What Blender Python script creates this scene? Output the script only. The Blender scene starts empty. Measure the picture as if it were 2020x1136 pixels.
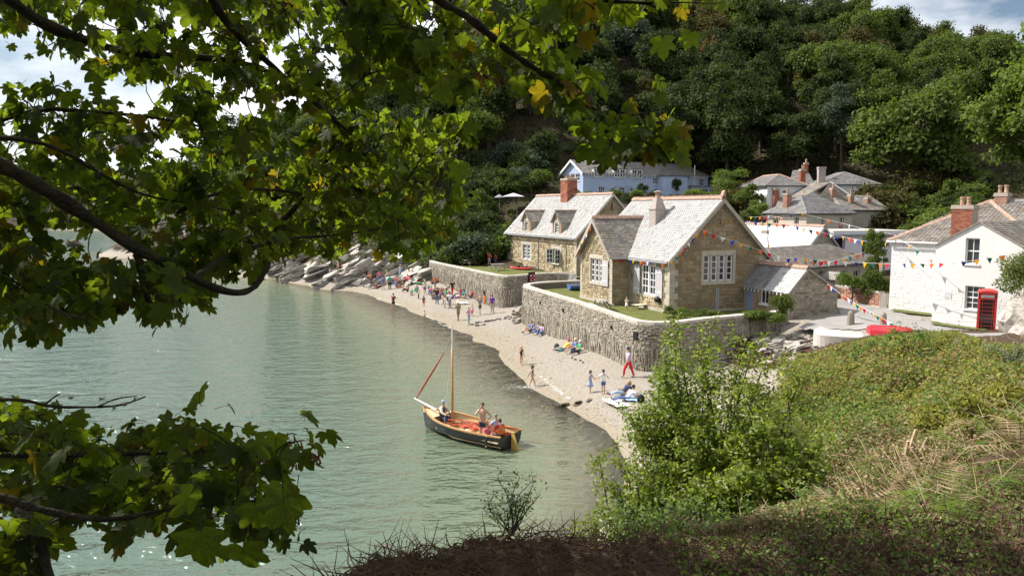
import bpy, bmesh, math, random
import numpy as np
from mathutils import Vector, Matrix, Euler, Quaternion, noise as mnoise

R = math.radians
rnd = random.Random(7)
sc = bpy.context.scene
COL = sc.collection

# ------------------------------------------------------------------ camera
CAMZ = 10.7
FPX = 1500.0
PITCH = math.atan2(568.0 - 410.0, FPX)
cam_d = bpy.data.cameras.new('camera')
cam_d.sensor_width = 36.0
cam_d.sensor_fit = 'HORIZONTAL'
cam_d.lens = FPX / 2020.0 * 36.0
cam_d.clip_start = 0.1
cam_d.clip_end = 9000.0
cam = bpy.data.objects.new('camera', cam_d)
COL.objects.link(cam)
cam.location = (0, 0, CAMZ)
cam.rotation_euler = (math.pi / 2 - PITCH, 0, 0)
sc.camera = cam

# ------------------------------------------------------------------ sky + sun
SUN_EL = R(47)
SUN_DIR = Vector((-0.935 * math.cos(SUN_EL), 0.355 * math.cos(SUN_EL), math.sin(SUN_EL))).normalized()
w = bpy.data.worlds.new('World')
sc.world = w
w.use_nodes = True
nt = w.node_tree
nt.nodes.clear()
o_ = nt.nodes.new('ShaderNodeOutputWorld')
bg = nt.nodes.new('ShaderNodeBackground')
sky = nt.nodes.new('ShaderNodeTexSky')
sky.sky_type = 'NISHITA'
sky.sun_disc = False
sky.sun_elevation = SUN_EL
sky.sun_rotation = math.atan2(SUN_DIR.x, SUN_DIR.y)
sky.air_density = 1.0
sky.dust_density = 1.2
tc = nt.nodes.new('ShaderNodeTexCoord')
mp = nt.nodes.new('ShaderNodeMapping')
mp.inputs['Scale'].default_value = (1.0, 1.0, 2.6)
nz = nt.nodes.new('ShaderNodeTexNoise')
nz.inputs['Scale'].default_value = 2.3
nz.inputs['Detail'].default_value = 9
nz.inputs['Roughness'].default_value = 0.58
cr = nt.nodes.new('ShaderNodeValToRGB')
cr.color_ramp.elements[0].position = 0.40
cr.color_ramp.elements[1].position = 0.58
mx = nt.nodes.new('ShaderNodeMix')
mx.data_type = 'RGBA'
mx.inputs['B'].default_value = (13.0, 13.2, 13.5, 1)
nt.links.new(tc.outputs['Generated'], mp.inputs['Vector'])
nt.links.new(mp.outputs['Vector'], nz.inputs['Vector'])
nt.links.new(nz.outputs['Fac'], cr.inputs['Fac'])
nt.links.new(cr.outputs['Color'], mx.inputs['Factor'])
nt.links.new(sky.outputs['Color'], mx.inputs['A'])
nt.links.new(mx.outputs['Result'], bg.inputs['Color'])
bg.inputs['Strength'].default_value = 0.07
nt.links.new(bg.outputs['Background'], o_.inputs['Surface'])
sl = bpy.data.lights.new('sun', 'SUN')
sl.energy = 5.0
sl.angle = R(0.53)
sl.color = (1.0, 0.95, 0.87)
so = bpy.data.objects.new('sun', sl)
COL.objects.link(so)
so.location = (-60, 20, 80)
so.rotation_euler = SUN_DIR.to_track_quat('Z', 'Y').to_euler()

vs = sc.view_settings
vs.view_transform = 'Standard'
vs.look = 'None'
vs.exposure = 0.6
vs.gamma = 1.0
sc.render.engine = 'CYCLES'
sc.cycles.max_bounces = 6
sc.cycles.diffuse_bounces = 2
sc.cycles.glossy_bounces = 2
sc.cycles.transmission_bounces = 4
sc.cycles.transparent_max_bounces = 8
sc.cycles.caustics_reflective = False
sc.cycles.caustics_refractive = False

# ------------------------------------------------------------------ projection helpers (real depths)
_c, _s = math.cos(PITCH), math.sin(PITCH)
def ray(px, py):
    u = (px - 1010.0) / FPX
    v = (568.0 - py) / FPX
    return Vector((u, _c + v * _s, -_s + v * _c))
def PZ(px, py, z):
    d = ray(px, py)
    t = (z - CAMZ) / d.z
    return Vector((0, 0, CAMZ)) + d * t
def PY(px, py, Y):
    d = ray(px, py)
    return Vector((0, 0, CAMZ)) + d * (Y / d.y)

# ------------------------------------------------------------------ mesh helpers
class MB:
    def __init__(s):
        s.v = []; s.f = []; s.m = []
    def poly(s, pts, mi=0):
        b = len(s.v)
        s.v.extend([tuple(p) for p in pts])
        s.f.append(tuple(range(b, b + len(pts)))); s.m.append(mi)
        return s
    def box(s, x0, x1, y0, y1, z0, z1, mi=0):
        b = len(s.v)
        s.v.extend([(x0,y0,z0),(x1,y0,z0),(x1,y1,z0),(x0,y1,z0),(x0,y0,z1),(x1,y0,z1),(x1,y1,z1),(x0,y1,z1)])
        for f in ((0,3,2,1),(4,5,6,7),(0,1,5,4),(1,2,6,5),(2,3,7,6),(3,0,4,7)):
            s.f.append(tuple(b + i for i in f)); s.m.append(mi)
        return s
    def obox(s, o, a, b_, c, mi=0):      # oriented box: origin + three edge vectors
        o = Vector(o); a = Vector(a); b_ = Vector(b_); c = Vector(c)
        b = len(s.v)
        for p in (o, o+a, o+a+b_, o+b_, o+c, o+a+c, o+a+b_+c, o+b_+c): s.v.append(tuple(p))
        for f in ((0,3,2,1),(4,5,6,7),(0,1,5,4),(1,2,6,5),(2,3,7,6),(3,0,4,7)):
            s.f.append(tuple(b + i for i in f)); s.m.append(mi)
        return s
    def prism(s, pts, d, mi=0):          # polygon extruded by vector d
        d = Vector(d); n = len(pts); b = len(s.v)
        for p in pts: s.v.append(tuple(Vector(p)))
        for p in pts: s.v.append(tuple(Vector(p) + d))
        s.f.append(tuple(range(b + n - 1, b - 1, -1))); s.m.append(mi)
        s.f.append(tuple(range(b + n, b + 2 * n))); s.m.append(mi)
        for i in range(n):
            j = (i + 1) % n
            s.f.append((b + i, b + j, b + n + j, b + n + i)); s.m.append(mi)
        return s
    def tube(s, path, rad, n=6, mi=0, cap=True):
        path = [Vector(p) for p in path]
        if not isinstance(rad, (list, tuple)): rad = [rad] * len(path)
        b = len(s.v)
        ref = None
        for i, p in enumerate(path):
            t = (path[min(i + 1, len(path) - 1)] - path[max(i - 1, 0)])
            if t.length < 1e-9: t = Vector((0, 0, 1))
            t.normalize()
            if ref is None:
                ref = t.orthogonal().normalized()
            else:
                ref = (ref - t * ref.dot(t))
                if ref.length < 1e-6: ref = t.orthogonal()
                ref.normalize()
            bi = t.cross(ref)
            for k in range(n):
                a = 2 * math.pi * k / n
                s.v.append(tuple(p + (ref * math.cos(a) + bi * math.sin(a)) * rad[i]))
        for i in range(len(path) - 1):
            for k in range(n):
                k2 = (k + 1) % n
                s.f.append((b + i*n + k, b + i*n + k2, b + (i+1)*n + k2, b + (i+1)*n + k)); s.m.append(mi)
        if cap:
            s.f.append(tuple(b + k for k in range(n - 1, -1, -1))); s.m.append(mi)
            e = b + (len(path) - 1) * n
            s.f.append(tuple(e + k for k in range(n))); s.m.append(mi)
        return s
    def lathe(s, prof, c=(0, 0, 0), n=12, mi=0):   # prof: (r, z)
        b = len(s.v)
        for r, z in prof:
            for k in range(n):
                a = 2 * math.pi * k / n
                s.v.append((c[0] + r * math.cos(a), c[1] + r * math.sin(a), c[2] + z))
        for i in range(len(prof) - 1):
            for k in range(n):
                k2 = (k + 1) % n
                s.f.append((b + i*n + k, b + i*n + k2, b + (i+1)*n + k2, b + (i+1)*n + k)); s.m.append(mi)
        s.f.append(tuple(b + k for k in range(n - 1, -1, -1))); s.m.append(mi)
        e = b + (len(prof) - 1) * n
        s.f.append(tuple(e + k for k in range(n))); s.m.append(mi)
        return s
    def add(s, vs_, fs_, mi=0):
        b = len(s.v)
        s.v.extend([tuple(p) for p in vs_])
        for f in fs_:
            s.f.append(tuple(b + i for i in f)); s.m.append(mi)
        return s
    def mesh(s, name, mats, smooth=False):
        me = bpy.data.meshes.new(name)
        me.from_pydata(s.v, [], s.f)
        if not isinstance(mats, (list, tuple)): mats = [mats]
        for m in mats: me.materials.append(m)
        if len(mats) > 1: me.polygons.foreach_set('material_index', s.m)
        if smooth: me.polygons.foreach_set('use_smooth', [True] * len(me.polygons))
        me.update()
        return me
    def obj(s, name, mats, parent=None, smooth=False, **kw):
        return ob(name, s.mesh(name, mats, smooth), parent, **kw)

def ob(name, data, parent=None, loc=None, rot=None, label=None, cat=None, group=None, kind=None):
    o = bpy.data.objects.new(name, data)
    COL.objects.link(o)
    if parent is not None: o.parent = parent
    if loc is not None: o.location = loc
    if rot is not None: o.rotation_euler = rot
    if label: o['label'] = label
    if cat: o['category'] = cat
    if group: o['group'] = group
    if kind: o['kind'] = kind
    return o
def thing(name, label, cat, loc=(0, 0, 0), rz=0.0, group=None):
    return ob(name, None, None, loc, (0, 0, rz), label, cat, group, 'thing')
def fast_mesh(name, V, F, mats, mi=None, smooth=False):
    """V: (n,3) array, F: (m,k) array of equal-size faces"""
    V = np.asarray(V, dtype=np.float32); F = np.asarray(F, dtype=np.int32)
    me = bpy.data.meshes.new(name)
    n, k = F.shape
    me.vertices.add(len(V)); me.vertices.foreach_set('co', V.ravel())
    me.loops.add(n * k); me.loops.foreach_set('vertex_index', F.ravel())
    me.polygons.add(n)
    me.polygons.foreach_set('loop_start', np.arange(0, n * k, k, dtype=np.int32))
    me.polygons.foreach_set('loop_total', np.full(n, k, dtype=np.int32))
    if not isinstance(mats, (list, tuple)): mats = [mats]
    for m in mats: me.materials.append(m)
    if mi is not None: me.polygons.foreach_set('material_index', np.asarray(mi, dtype=np.int32))
    if smooth: me.polygons.foreach_set('use_smooth', np.ones(n, dtype=bool))
    me.update(calc_edges=True)
    return me

# ------------------------------------------------------------------ materials
MT = {}
def pm(name, c1, c2=None, scale=3.0, rough=0.85, island=0.0, bump=0.0, bscale=25.0, spec=0.25,
       trans=None, tfac=0.5, c3=None, p3=0.0, metal=0.0, detail=4, island_hue=None, lo=0.35, hi=0.65, stretch=None):
    m = bpy.data.materials.new(name); m.use_nodes = True
    t = m.node_tree; n = t.nodes; L = t.links
    n.clear()
    out = n.new('ShaderNodeOutputMaterial')
    b = n.new('ShaderNodeBsdfPrincipled')
    b.inputs['Roughness'].default_value = rough
    b.inputs['Specular IOR Level'].default_value = spec
    b.inputs['Metallic'].default_value = metal
    co = n.new('ShaderNodeTexCoord')
    vec = co.outputs['Object']
    if stretch:
        mpn = n.new('ShaderNodeMapping'); mpn.inputs['Scale'].default_value = stretch
        L.new(vec, mpn.inputs['Vector']); vec = mpn.outputs['Vector']
    col = None
    def rgb(c): return (c[0], c[1], c[2], 1)
    if c2 is not None:
        nz = n.new('ShaderNodeTexNoise'); nz.inputs['Scale'].default_value = scale; nz.inputs['Detail'].default_value = detail
        nz.inputs['Roughness'].default_value = 0.6
        L.new(vec, nz.inputs['Vector'])
        rp = n.new('ShaderNodeValToRGB')
        rp.color_ramp.elements[0].position = lo; rp.color_ramp.elements[0].color = rgb(c1)
        rp.color_ramp.elements[1].position = hi; rp.color_ramp.elements[1].color = rgb(c2)
        L.new(nz.outputs['Fac'], rp.inputs['Fac'])
        col = rp.outputs['Color']
    else:
        r = n.new('ShaderNodeRGB'); r.outputs[0].default_value = rgb(c1); col = r.outputs[0]
    rv = None
    if island > 0 or c3 is not None:
        g = n.new('ShaderNodeNewGeometry'); oi = n.new('ShaderNodeObjectInfo')
        ad = n.new('ShaderNodeMath'); ad.operation = 'ADD'
        L.new(g.outputs['Random Per Island'], ad.inputs[0]); L.new(oi.outputs['Random'], ad.inputs[1])
        fr = n.new('ShaderNodeMath'); fr.operation = 'FRACT'; L.new(ad.outputs[0], fr.inputs[0])
        rv = fr.outputs[0]
    if c3 is not None:      # a share p3 of the islands takes another colour
        cmp_ = n.new('ShaderNodeMath'); cmp_.operation = 'LESS_THAN'; cmp_.inputs[1].default_value = p3
        L.new(rv, cmp_.inputs[0])
        mxn = n.new('ShaderNodeMix'); mxn.data_type = 'RGBA'
        L.new(cmp_.outputs[0], mxn.inputs['Factor']); L.new(col, mxn.inputs['A']); mxn.inputs['B'].default_value = rgb(c3)
        col = mxn.outputs['Result']
    if island > 0:
        mr = n.new('ShaderNodeMath'); mr.operation = 'MULTIPLY'; mr.inputs[1].default_value = 7.31
        L.new(rv, mr.inputs[0])
        fr2 = n.new('ShaderNodeMath'); fr2.operation = 'FRACT'; L.new(mr.outputs[0], fr2.inputs[0])
        ma = n.new('ShaderNodeMapRange'); ma.inputs['To Min'].default_value = 1 - island; ma.inputs['To Max'].default_value = 1 + island
        L.new(fr2.outputs[0], ma.inputs['Value'])
        vm = n.new('ShaderNodeVectorMath'); vm.operation = 'SCALE'
        L.new(col, vm.inputs[0]); L.new(ma.outputs['Result'], vm.inputs['Scale'])
        col = vm.outputs['Vector']
    L.new(col, b.inputs['Base Color'])
    if bump > 0:
        nb = n.new('ShaderNodeTexNoise'); nb.inputs['Scale'].default_value = bscale; nb.inputs['Detail'].default_value = 5
        L.new(vec, nb.inputs['Vector'])
        bp = n.new('ShaderNodeBump'); bp.inputs['Strength'].default_value = bump; bp.inputs['Distance'].default_value = 0.05
        L.new(nb.outputs['Fac'], bp.inputs['Height']); L.new(bp.outputs['Normal'], b.inputs['Normal'])
    sh = b.outputs['BSDF']
    if trans is not None:
        tr = n.new('ShaderNodeBsdfTranslucent')
        vm2 = n.new('ShaderNodeMix'); vm2.data_type = 'RGBA'; vm2.blend_type = 'MULTIPLY'; vm2.inputs['Factor'].default_value = 1.0
        L.new(col, vm2.inputs['A']); vm2.inputs['B'].default_value = rgb(trans)
        L.new(vm2.outputs['Result'], tr.inputs['Color'])
        ms = n.new('ShaderNodeMixShader'); ms.inputs['Fac'].default_value = tfac
        L.new(sh, ms.inputs[1]); L.new(tr.outputs['BSDF'], ms.inputs[2]); sh = ms.outputs['Shader']
    L.new(sh, out.inputs['Surface'])
    MT[name] = m
    return m

pm('ashlar', (.23,.175,.105), (.34,.28,.185), 2.0, .9, island=.22, bump=.4, bscale=18, c3=(.30,.20,.10), p3=.12)
pm('mortar', (.30,.26,.19), (.38,.33,.25), 4.0, .95, bump=.3)
pm('rubble', (.36,.285,.175), (.50,.42,.28), 3.0, .9, island=.25, bump=.5, bscale=20, c3=(.30,.22,.14), p3=.15)
pm('rubble_grey', (.27,.24,.19), (.40,.36,.295), 1.2, .92, island=.2, bump=.6, bscale=22, c3=(.22,.195,.155), p3=.15)
pm('seawall_core', (.17,.15,.12), (.24,.21,.17), 3.0, .95, bump=.6)
pm('coping', (.42,.38,.32), (.56,.52,.46), 2.5, .9, bump=.3, island=.1)
pm('quoin', (.40,.36,.29), (.52,.47,.38), 3.0, .9, bump=.3, island=.08)
pm('slate_pale', (.41,.41,.41), (.50,.50,.495), 1.3, .75, island=.07, bump=.25, bscale=30, c3=(.33,.33,.33), p3=.06)  # paler copy for sunlit slopes: sunlight and silver lichen both in the colour
pm('slate_grey', (.16,.155,.16), (.25,.24,.24), 1.5, .8, island=.22, bump=.3, bscale=30, c3=(.22,.20,.16), p3=.15)  # darker copy with shade in its colour; also plain grey roofs
pm('slate_lichen', (.17,.155,.14), (.31,.28,.26), 1.2, .85, island=.2, bump=.4, bscale=20, c3=(.25,.21,.15), p3=.2)
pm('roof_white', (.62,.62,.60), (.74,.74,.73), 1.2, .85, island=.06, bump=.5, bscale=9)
pm('terracotta', (.30,.16,.11), (.45,.33,.26), 6, .8, island=.2, bump=.2)
pm('brick', (.26,.085,.05), (.38,.14,.08), 5, .85, island=.25, bump=.2, c3=(.20,.08,.06), p3=.15)
pm('brick_pale', (.34,.17,.12), (.42,.24,.17), 5, .85, island=.2, bump=.2)
pm('brick_mortar', (.34,.29,.24), (.42,.37,.31), 6, .95)
pm('granite', (.33,.28,.26), (.44,.38,.35), 6, .9, bump=.3)
pm('white_paint', (.80,.80,.80), (.74,.74,.73), 3, .55)
pm('whitewash', (.74,.74,.73), (.66,.655,.64), .9, .9, bump=.35, bscale=4.0, stretch=(1,1,2.4), lo=.25, hi=.5)
pm('cream_render', (.52,.46,.37), (.60,.54,.45), 1.0, .9, bump=.2, bscale=8)
pm('grey_render', (.40,.36,.30), (.48,.44,.38), 1.0, .9, bump=.2, bscale=8)
pm('pale_render', (.68,.68,.70), (.74,.74,.75), 1.0, .9, bump=.15, bscale=8)
pm('blue_render', (.40,.48,.66), (.46,.54,.70), .8, .85, bump=.2, bscale=8)
pm('blue_door', (.22,.29,.42), (.27,.34,.46), 3, .6)
pm('green_paint', (.03,.22,.13), None, rough=.5)
pm('dark_gutter', (.05,.06,.07), None, rough=.5)
pm('grey_pipe', (.30,.31,.34), None, rough=.5)
pm('shutter', (.46,.43,.45), (.52,.49,.50), 4, .7)
pm('timber_grey', (.27,.235,.20), (.38,.34,.30), 5, .85, island=.15, stretch=(1,1,.2))
pm('barge', (.30,.27,.22), (.40,.36,.31), 3, .8)
pm('opening_shade', (.02,.02,.024), None, rough=.9)  # near-black that paints the shade inside openings
pm('curtain', (.30,.33,.24), (.40,.42,.34), 3, .9)
pm('lawn', (.085,.105,.022), (.15,.15,.045), 1.5, .95, bump=.6, bscale=40)
pm('road', (.25,.235,.225), (.31,.295,.28), 1.2, .92, bump=.2, bscale=60)
pm('concrete', (.42,.39,.35), (.52,.49,.45), 1.0, .9, bump=.3, bscale=15)
pm('earth_hill', (.028,.022,.012), (.055,.042,.02), .25, .95, bump=.8, bscale=3)
pm('verge_grass', (.07,.10,.02), (.14,.14,.04), 2.0, .95, bump=.6)
pm('red_paint', (.50,.035,.03), (.56,.05,.04), 3, .4, spec=.5)
pm('red_plastic', (.62,.02,.04), (.66,.03,.05), 3, .4, spec=.5)
pm('black_matt', (.015,.015,.016), None, rough=.5)
pm('rock', (.22,.195,.17), (.46,.425,.385), 2.2, .9, bump=1.0, bscale=9, island=.25, stretch=(.6,1,2.5), detail=8)
pm('rock_dark', (.11,.095,.08), (.24,.21,.175), 1.2, .9, bump=.8, bscale=6, island=.2)
pm('rock_wet', (.10,.085,.06), (.20,.17,.12), 2, .5, bump=.6, bscale=9, island=.2)
pm('seaweed', (.06,.03,.018), (.12,.06,.035), 4, .7, bump=.9, bscale=30)
pm('cord_white', (.75,.74,.70), None, rough=.8)
def glass(name, tint=(.03,.032,.035)):
    m = pm(name, tint, None, rough=.06, spec=.6)
    return m
glass('pane_glass')
for nm, c in (('orange', (.80,.20,.03)), ('red', (.60,.02,.05)), ('white', (.80,.80,.80)), ('blue', (.04,.06,.35)), ('yellow', (.80,.45,.02)), ('green', (.01,.17,.12))):
    pm('flag_' + nm, c, None, rough=.8, trans=(1.2, 1.2, 1.2), tfac=.35)
# ------------------------------------------------------------------ ground height field
_cp = []
def cp(px, py, z):
    p = PZ(px, py, z); _cp.append((p.x, p.y, z))
def cw(x, y, z): _cp.append((x, y, z))
SHORE = [(430,470),(480,500),(545,549),(600,562),(660,573),(745,591),(800,607),(840,625),(890,648),(935,674),(985,713),(1035,757),(1085,786),(1135,810),(1200,850),(1232,900),(1228,960),(1210,1030)]
for p in SHORE: cp(p[0], p[1], 0.0)
for a, b in ((0,453),(120,454),(250,457),(340,462)): cp(a, b, 0.0)
# dry sand
for a, b, z in ((1240,744,.95),(1280,738,1.05),(1340,745,1.1),(1150,692,.85),(1095,668,.65),(1050,648,.55),(1190,777,.75),(1165,740,.7),(1110,740,.45),(1060,700,.35),
                (1000,660,.3),(950,620,.55),(905,600,.7),(862,601,.65),(836,606,.3),(970,592,.9),(1020,600,.9),(880,575,1.1),(830,570,1.0),(800,585,.5),(770,572,.55),(700,560,.6),(640,548,.9),(600,540,1.2),
                (1290,800,.95),(1300,860,.7),(1300,920,.5),(1420,740,1.25),(1530,720,1.6),(1600,700,2.2),(1350,960,.9),
                (820,540,2.2),(760,530,2.3),(700,520,3.2),(640,510,3.4),(560,500,3.6)):
    cp(a, b, z)
# sea bed
for x, y, z in ((-4,40,-1.3),(-1,34,-1.3),(2,29,-.8),(-12,30,-3.5),(-25,40,-5),(-14,58,-2.2),(-24,70,-3),(-40,70,-6),(-40,100,-3.5),(-60,140,-4),(-110,200,-6),(-80,90,-7),(-150,120,-8),(-150,300,-3),(-200,250,-7),(-20,20,-4),(-40,15,-6),(-6,20,-2.5),(-100,20,-8),(-250,100,-8),(-300,350,-3)):
    cw(x, y, z)
# under the terraces, yards and road
for x, y, z in ((8,56,2.6),(12,50,2.8),(14,62,3.2),(6,66,2.6),(2,84,2.9),(-4,92,2.8),(8,86,3.2),(17,56,3.2),(21,46,3.65),(25,45,3.7),(22,52,3.7),(27,55,3.75),(30,50,3.8),(27,43.5,3.75),(24,60,3.9),(30,65,4.0),(35,70,4.5),(38,60,5),(44,70,6.5),(31,42,3.9),(34,44,4.6)):
    cw(x, y, z)
# gardens and valley behind the houses
for x, y, z in ((-4,104,4.5),(6,100,6),(14,92,5.6),(20,84,5),(26,80,5.2),(32,92,7.4),(44,92,8),(50,84,8),(60,80,10),(10,112,11),(22,110,10.0),(32,113,10.4),(22,121,11.4),(33,128,11.6),(28,119,11.0),(14,117,11.4),(36,122,11.0),(40,110,9.6),(50,108,11),(60,105,12),(2,118,14),(-6,112,8),(-12,108,4.5),(-22,112,4.2),(-34,122,6)):
    cw(x, y, z)
# wooded hill
for x, y, z in ((8,130,20),(3,150,28),(26,140,19),(45,130,17),(65,122,16),(80,110,16),(95,95,18),(-15,128,13),(-25,140,18),(-45,150,15),(-70,180,14),(-100,220,8),(-60,230,26),
                (20,170,38),(50,165,36),(80,150,33),(105,135,25),(20,215,56),(60,210,56),(100,200,44),(125,190,35),(160,170,30),(140,130,26),(-20,200,40),(0,180,38),(-20,240,52),(60,280,52),(150,280,34),(-60,300,40),(200,220,32),
                (-150,400,12),(-230,420,20),(-300,450,22),(-100,330,26),(-60,380,36),(-400,500,24),(100,400,60),(-250,600,40),(0,600,60),(300,300,50),(300,100,30),(200,60,25)):
    cw(x, y, z)
# foreground bank the viewer stands on
for x, y, z in ((0,0,8.1),(0,3,7.9),(2,3,7.9),(-1.5,3,7.7),(0,-6,9.0),(-4,0,7.8),(4,0,8.4),(-1.05,4.8,8.46),(-.57,4.9,8.30),(-.03,4.8,8.56),(.3,4.85,8.46),(.6,4.9,8.36),(1.4,5.1,8.30),(2.5,5.2,8.3),(-1.6,4.7,8.0),(-2.6,4.6,7.4),(-1,6.4,6.4),(0,6.3,6.9),(1,6.8,6.8),(-1,9,3.2),(2,10,4.2),(2,14,2.0),(0,14,.4),(-2,13,-.3),(3.2,18,1.5),(4.0,23,1.15),(-4,6,5.5),(-6,9,.8),(-8,4,6),(-14,2,4),(-14,10,-1.5),(-30,0,3),(-6,0,8.4),
                (4.5,8,7.8),(4.0,12,5.2),(6,10,7.6),(5.5,15,5.0),(8,13,6.9),(8,20,5.1),(6,22,2.6),(7,28,1.5),(10,20,6.3),(10,28,4.4),(12,34,2.6),(14,26,5.2),(15,34,4.0),(16,38,3.0),(18,36,4.2),(20,30,5.0),(20,39,3.9),(23,36,4.25),(12,12,7.6),(14,18,6.3),(20,20,6.6),(26,30,5.6),(8,5,8.7),(14,4,9.5),(28,12,10),(12,40,1.7),(17.5,42,3.0),(19,42.5,3.3),(30,36,5.3),(40,30,9),(60,30,14),(40,-10,13),(0,-40,13),(-60,-20,2)):
    cw(x, y, z)
CPA = np.array(_cp)
_n = len(CPA)
_D = np.sqrt(((CPA[:, None, :2] - CPA[None, :, :2]) ** 2).sum(-1) + .5)
_A = np.zeros((_n + 3, _n + 3)); _A[:_n, :_n] = _D + np.eye(_n) * -.4
_A[:_n, _n] = 1; _A[:_n, _n+1:] = CPA[:, :2] * .01; _A[_n:, :_n] = _A[:_n, _n:].T
_W = np.linalg.solve(_A, np.concatenate([CPA[:, 2], np.zeros(3)]))
def ground_z(X, Y):
    X = np.asarray(X, dtype=float); Y = np.asarray(Y, dtype=float)
    sh = X.shape; x = X.ravel(); y = Y.ravel()
    out = np.empty_like(x)
    for i in range(0, len(x), 20000):
        xx = x[i:i+20000]; yy = y[i:i+20000]
        d = np.sqrt((xx[:, None] - CPA[None, :, 0]) ** 2 + (yy[:, None] - CPA[None, :, 1]) ** 2 + .5)
        out[i:i+20000] = d @ _W[:_n] + _W[_n] + .01 * (xx * _W[_n+1] + yy * _W[_n+2])
    return out.reshape(sh)
def gz(x, y): return float(ground_z(np.array([x]), np.array([y]))[0])
def PG(px, py):
    """the point of the ground seen at a pixel"""
    d = ray(px, py); t = np.concatenate([np.linspace(3, 60, 400), np.linspace(60, 300, 600)])
    X = d.x * t; Y = d.y * t; Z = CAMZ + d.z * t
    g = ground_z(X, Y)
    k = np.argmax(Z < g)
    if Z[k] >= g[k]: k = len(t) - 1
    return Vector((X[k], Y[k], g[k]))

def snoise(X, Y, s, seed=0):
    r = np.random.RandomState(seed); out = 0
    for k in range(6):
        a = r.rand() * 6.28; f = s * (.6 + 1.1 * r.rand()); ph = r.rand() * 6.28
        out = out + np.sin((X * math.cos(a) + Y * math.sin(a)) * f + ph + 1.3 * np.sin((X * math.sin(a) - Y * math.cos(a)) * f * .7 + ph * 2))
    return out / 6

def grid_sheet(name, x0, x1, y0, y1, step, mat, mask=None, amp=0.0, freq=1.0, kind='structure', seed=1, dz=0.0):
    xs = np.arange(x0, x1 + step * .5, step); ys = np.arange(y0, y1 + step * .5, step)
    X, Y = np.meshgrid(xs, ys)
    Z = ground_z(X, Y) + dz
    if amp: Z = Z + amp * snoise(X, Y, freq, seed) + amp * .5 * snoise(X, Y, freq * 2.7, seed + 1)
    ny, nx = X.shape
    V = np.stack([X.ravel(), Y.ravel(), Z.ravel()], 1)
    idx = np.arange(ny * nx).reshape(ny, nx)
    F = np.stack([idx[:-1, :-1].ravel(), idx[:-1, 1:].ravel(), idx[1:, 1:].ravel(), idx[1:, :-1].ravel()], 1)
    if mask is not None:
        cx = (X[:-1, :-1] + step / 2).ravel(); cy = (Y[:-1, :-1] + step / 2).ravel(); cz = Z[:-1, :-1].ravel()
        F = F[mask(cx, cy, cz)]
    me = fast_mesh(name, V, F, mat, smooth=True)
    return ob(name, me, kind=kind)

# sand: pale when dry, darker and smoother where the water has wetted it, speckled with shingle
def sand_material():
    m = bpy.data.materials.new('sand'); m.use_nodes = True; t = m.node_tree; n = t.nodes; L = t.links
    b = n['Principled BSDF']
    g = n.new('ShaderNodeNewGeometry'); sp = n.new('ShaderNodeSeparateXYZ'); L.new(g.outputs['Position'], sp.inputs[0])
    n1 = n.new('ShaderNodeTexNoise'); n1.inputs['Scale'].default_value = .55; n1.inputs['Detail'].default_value = 6; L.new(g.outputs['Position'], n1.inputs['Vector'])
    n2 = n.new('ShaderNodeTexNoise'); n2.inputs['Scale'].default_value = 9; n2.inputs['Detail'].default_value = 5; n2.inputs['Roughness'].default_value = .7; L.new(g.outputs['Position'], n2.inputs['Vector'])
    wob = n.new('ShaderNodeMath'); wob.operation = 'MULTIPLY_ADD'; wob.inputs[1].default_value = .5; L.new(n1.outputs['Fac'], wob.inputs[0]); L.new(sp.outputs['Z'], wob.inputs[2])
    rp = n.new('ShaderNodeValToRGB'); e = rp.color_ramp.elements
    e[0].position = .22; e[0].color = (.30, .265, .20, 1)
    e[1].position = .62; e[1].color = (.318, .288, .248, 1)
    k = rp.color_ramp.elements.new(.42); k.color = (.31, .272, .215, 1)
    L.new(wob.outputs[0], rp.inputs['Fac'])
    r2 = n.new('ShaderNodeValToRGB'); r2.color_ramp.elements[0].position = .32; r2.color_ramp.elements[0].color = (.55, .52, .48, 1); r2.color_ramp.elements[1].position = .6; r2.color_ramp.elements[1].color = (1.08, 1.06, 1.04, 1)
    L.new(n2.outputs['Fac'], r2.inputs['Fac'])
    mx = n.new('ShaderNodeMix'); mx.data_type = 'RGBA'; mx.blend_type = 'MULTIPLY'; mx.inputs['Factor'].default_value = .8
    L.new(rp.outputs['Color'], mx.inputs['A']); L.new(r2.outputs['Color'], mx.inputs['B'])
    L.new(mx.outputs['Result'], b.inputs['Base Color']); b.inputs['Roughness'].default_value = .9; b.inputs['Specular IOR Level'].default_value = .2
    n3 = n.new('ShaderNodeTexNoise'); n3.inputs['Scale'].default_value = 2.6; n3.inputs['Detail'].default_value = 6; n3.inputs['Roughness'].default_value = .65; L.new(g.outputs['Position'], n3.inputs['Vector'])
    bp = n.new('ShaderNodeBump'); bp.inputs['Strength'].default_value = .9; bp.inputs['Distance'].default_value = .16; L.new(n3.outputs['Fac'], bp.inputs['Height']); L.new(bp.outputs['Normal'], b.inputs['Normal'])
    MT['sand'] = m
sand_material()
pm('bank_soil', (.04,.024,.014), (.095,.06,.038), 6, .95, bump=1.0, bscale=18)
def bank_mask(x, y, z): return ((y < 17) & (z > .8)) | ((x > 4.5 + (y - 17) * .52) & (y < 42) & (y >= 17)) | ((x > 28.5) & (y >= 42) & (y < 72))
def hill_mask(x, y, z): return (z > 1.2) & ((y > 92) | ((x > 30) & (y > 70)) | ((y > 60) & (z > 2.4)))
grid_sheet('beach', -60, 40, 9, 128, .5, MT['sand'], lambda x, y, z: ((y > 16) | (z < 1.6)) & (z < 4.2) & ~bank_mask(x - .7, y, z) & ~((y > 100) & (z > 2.5)), amp=.035, freq=1.4)
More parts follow.
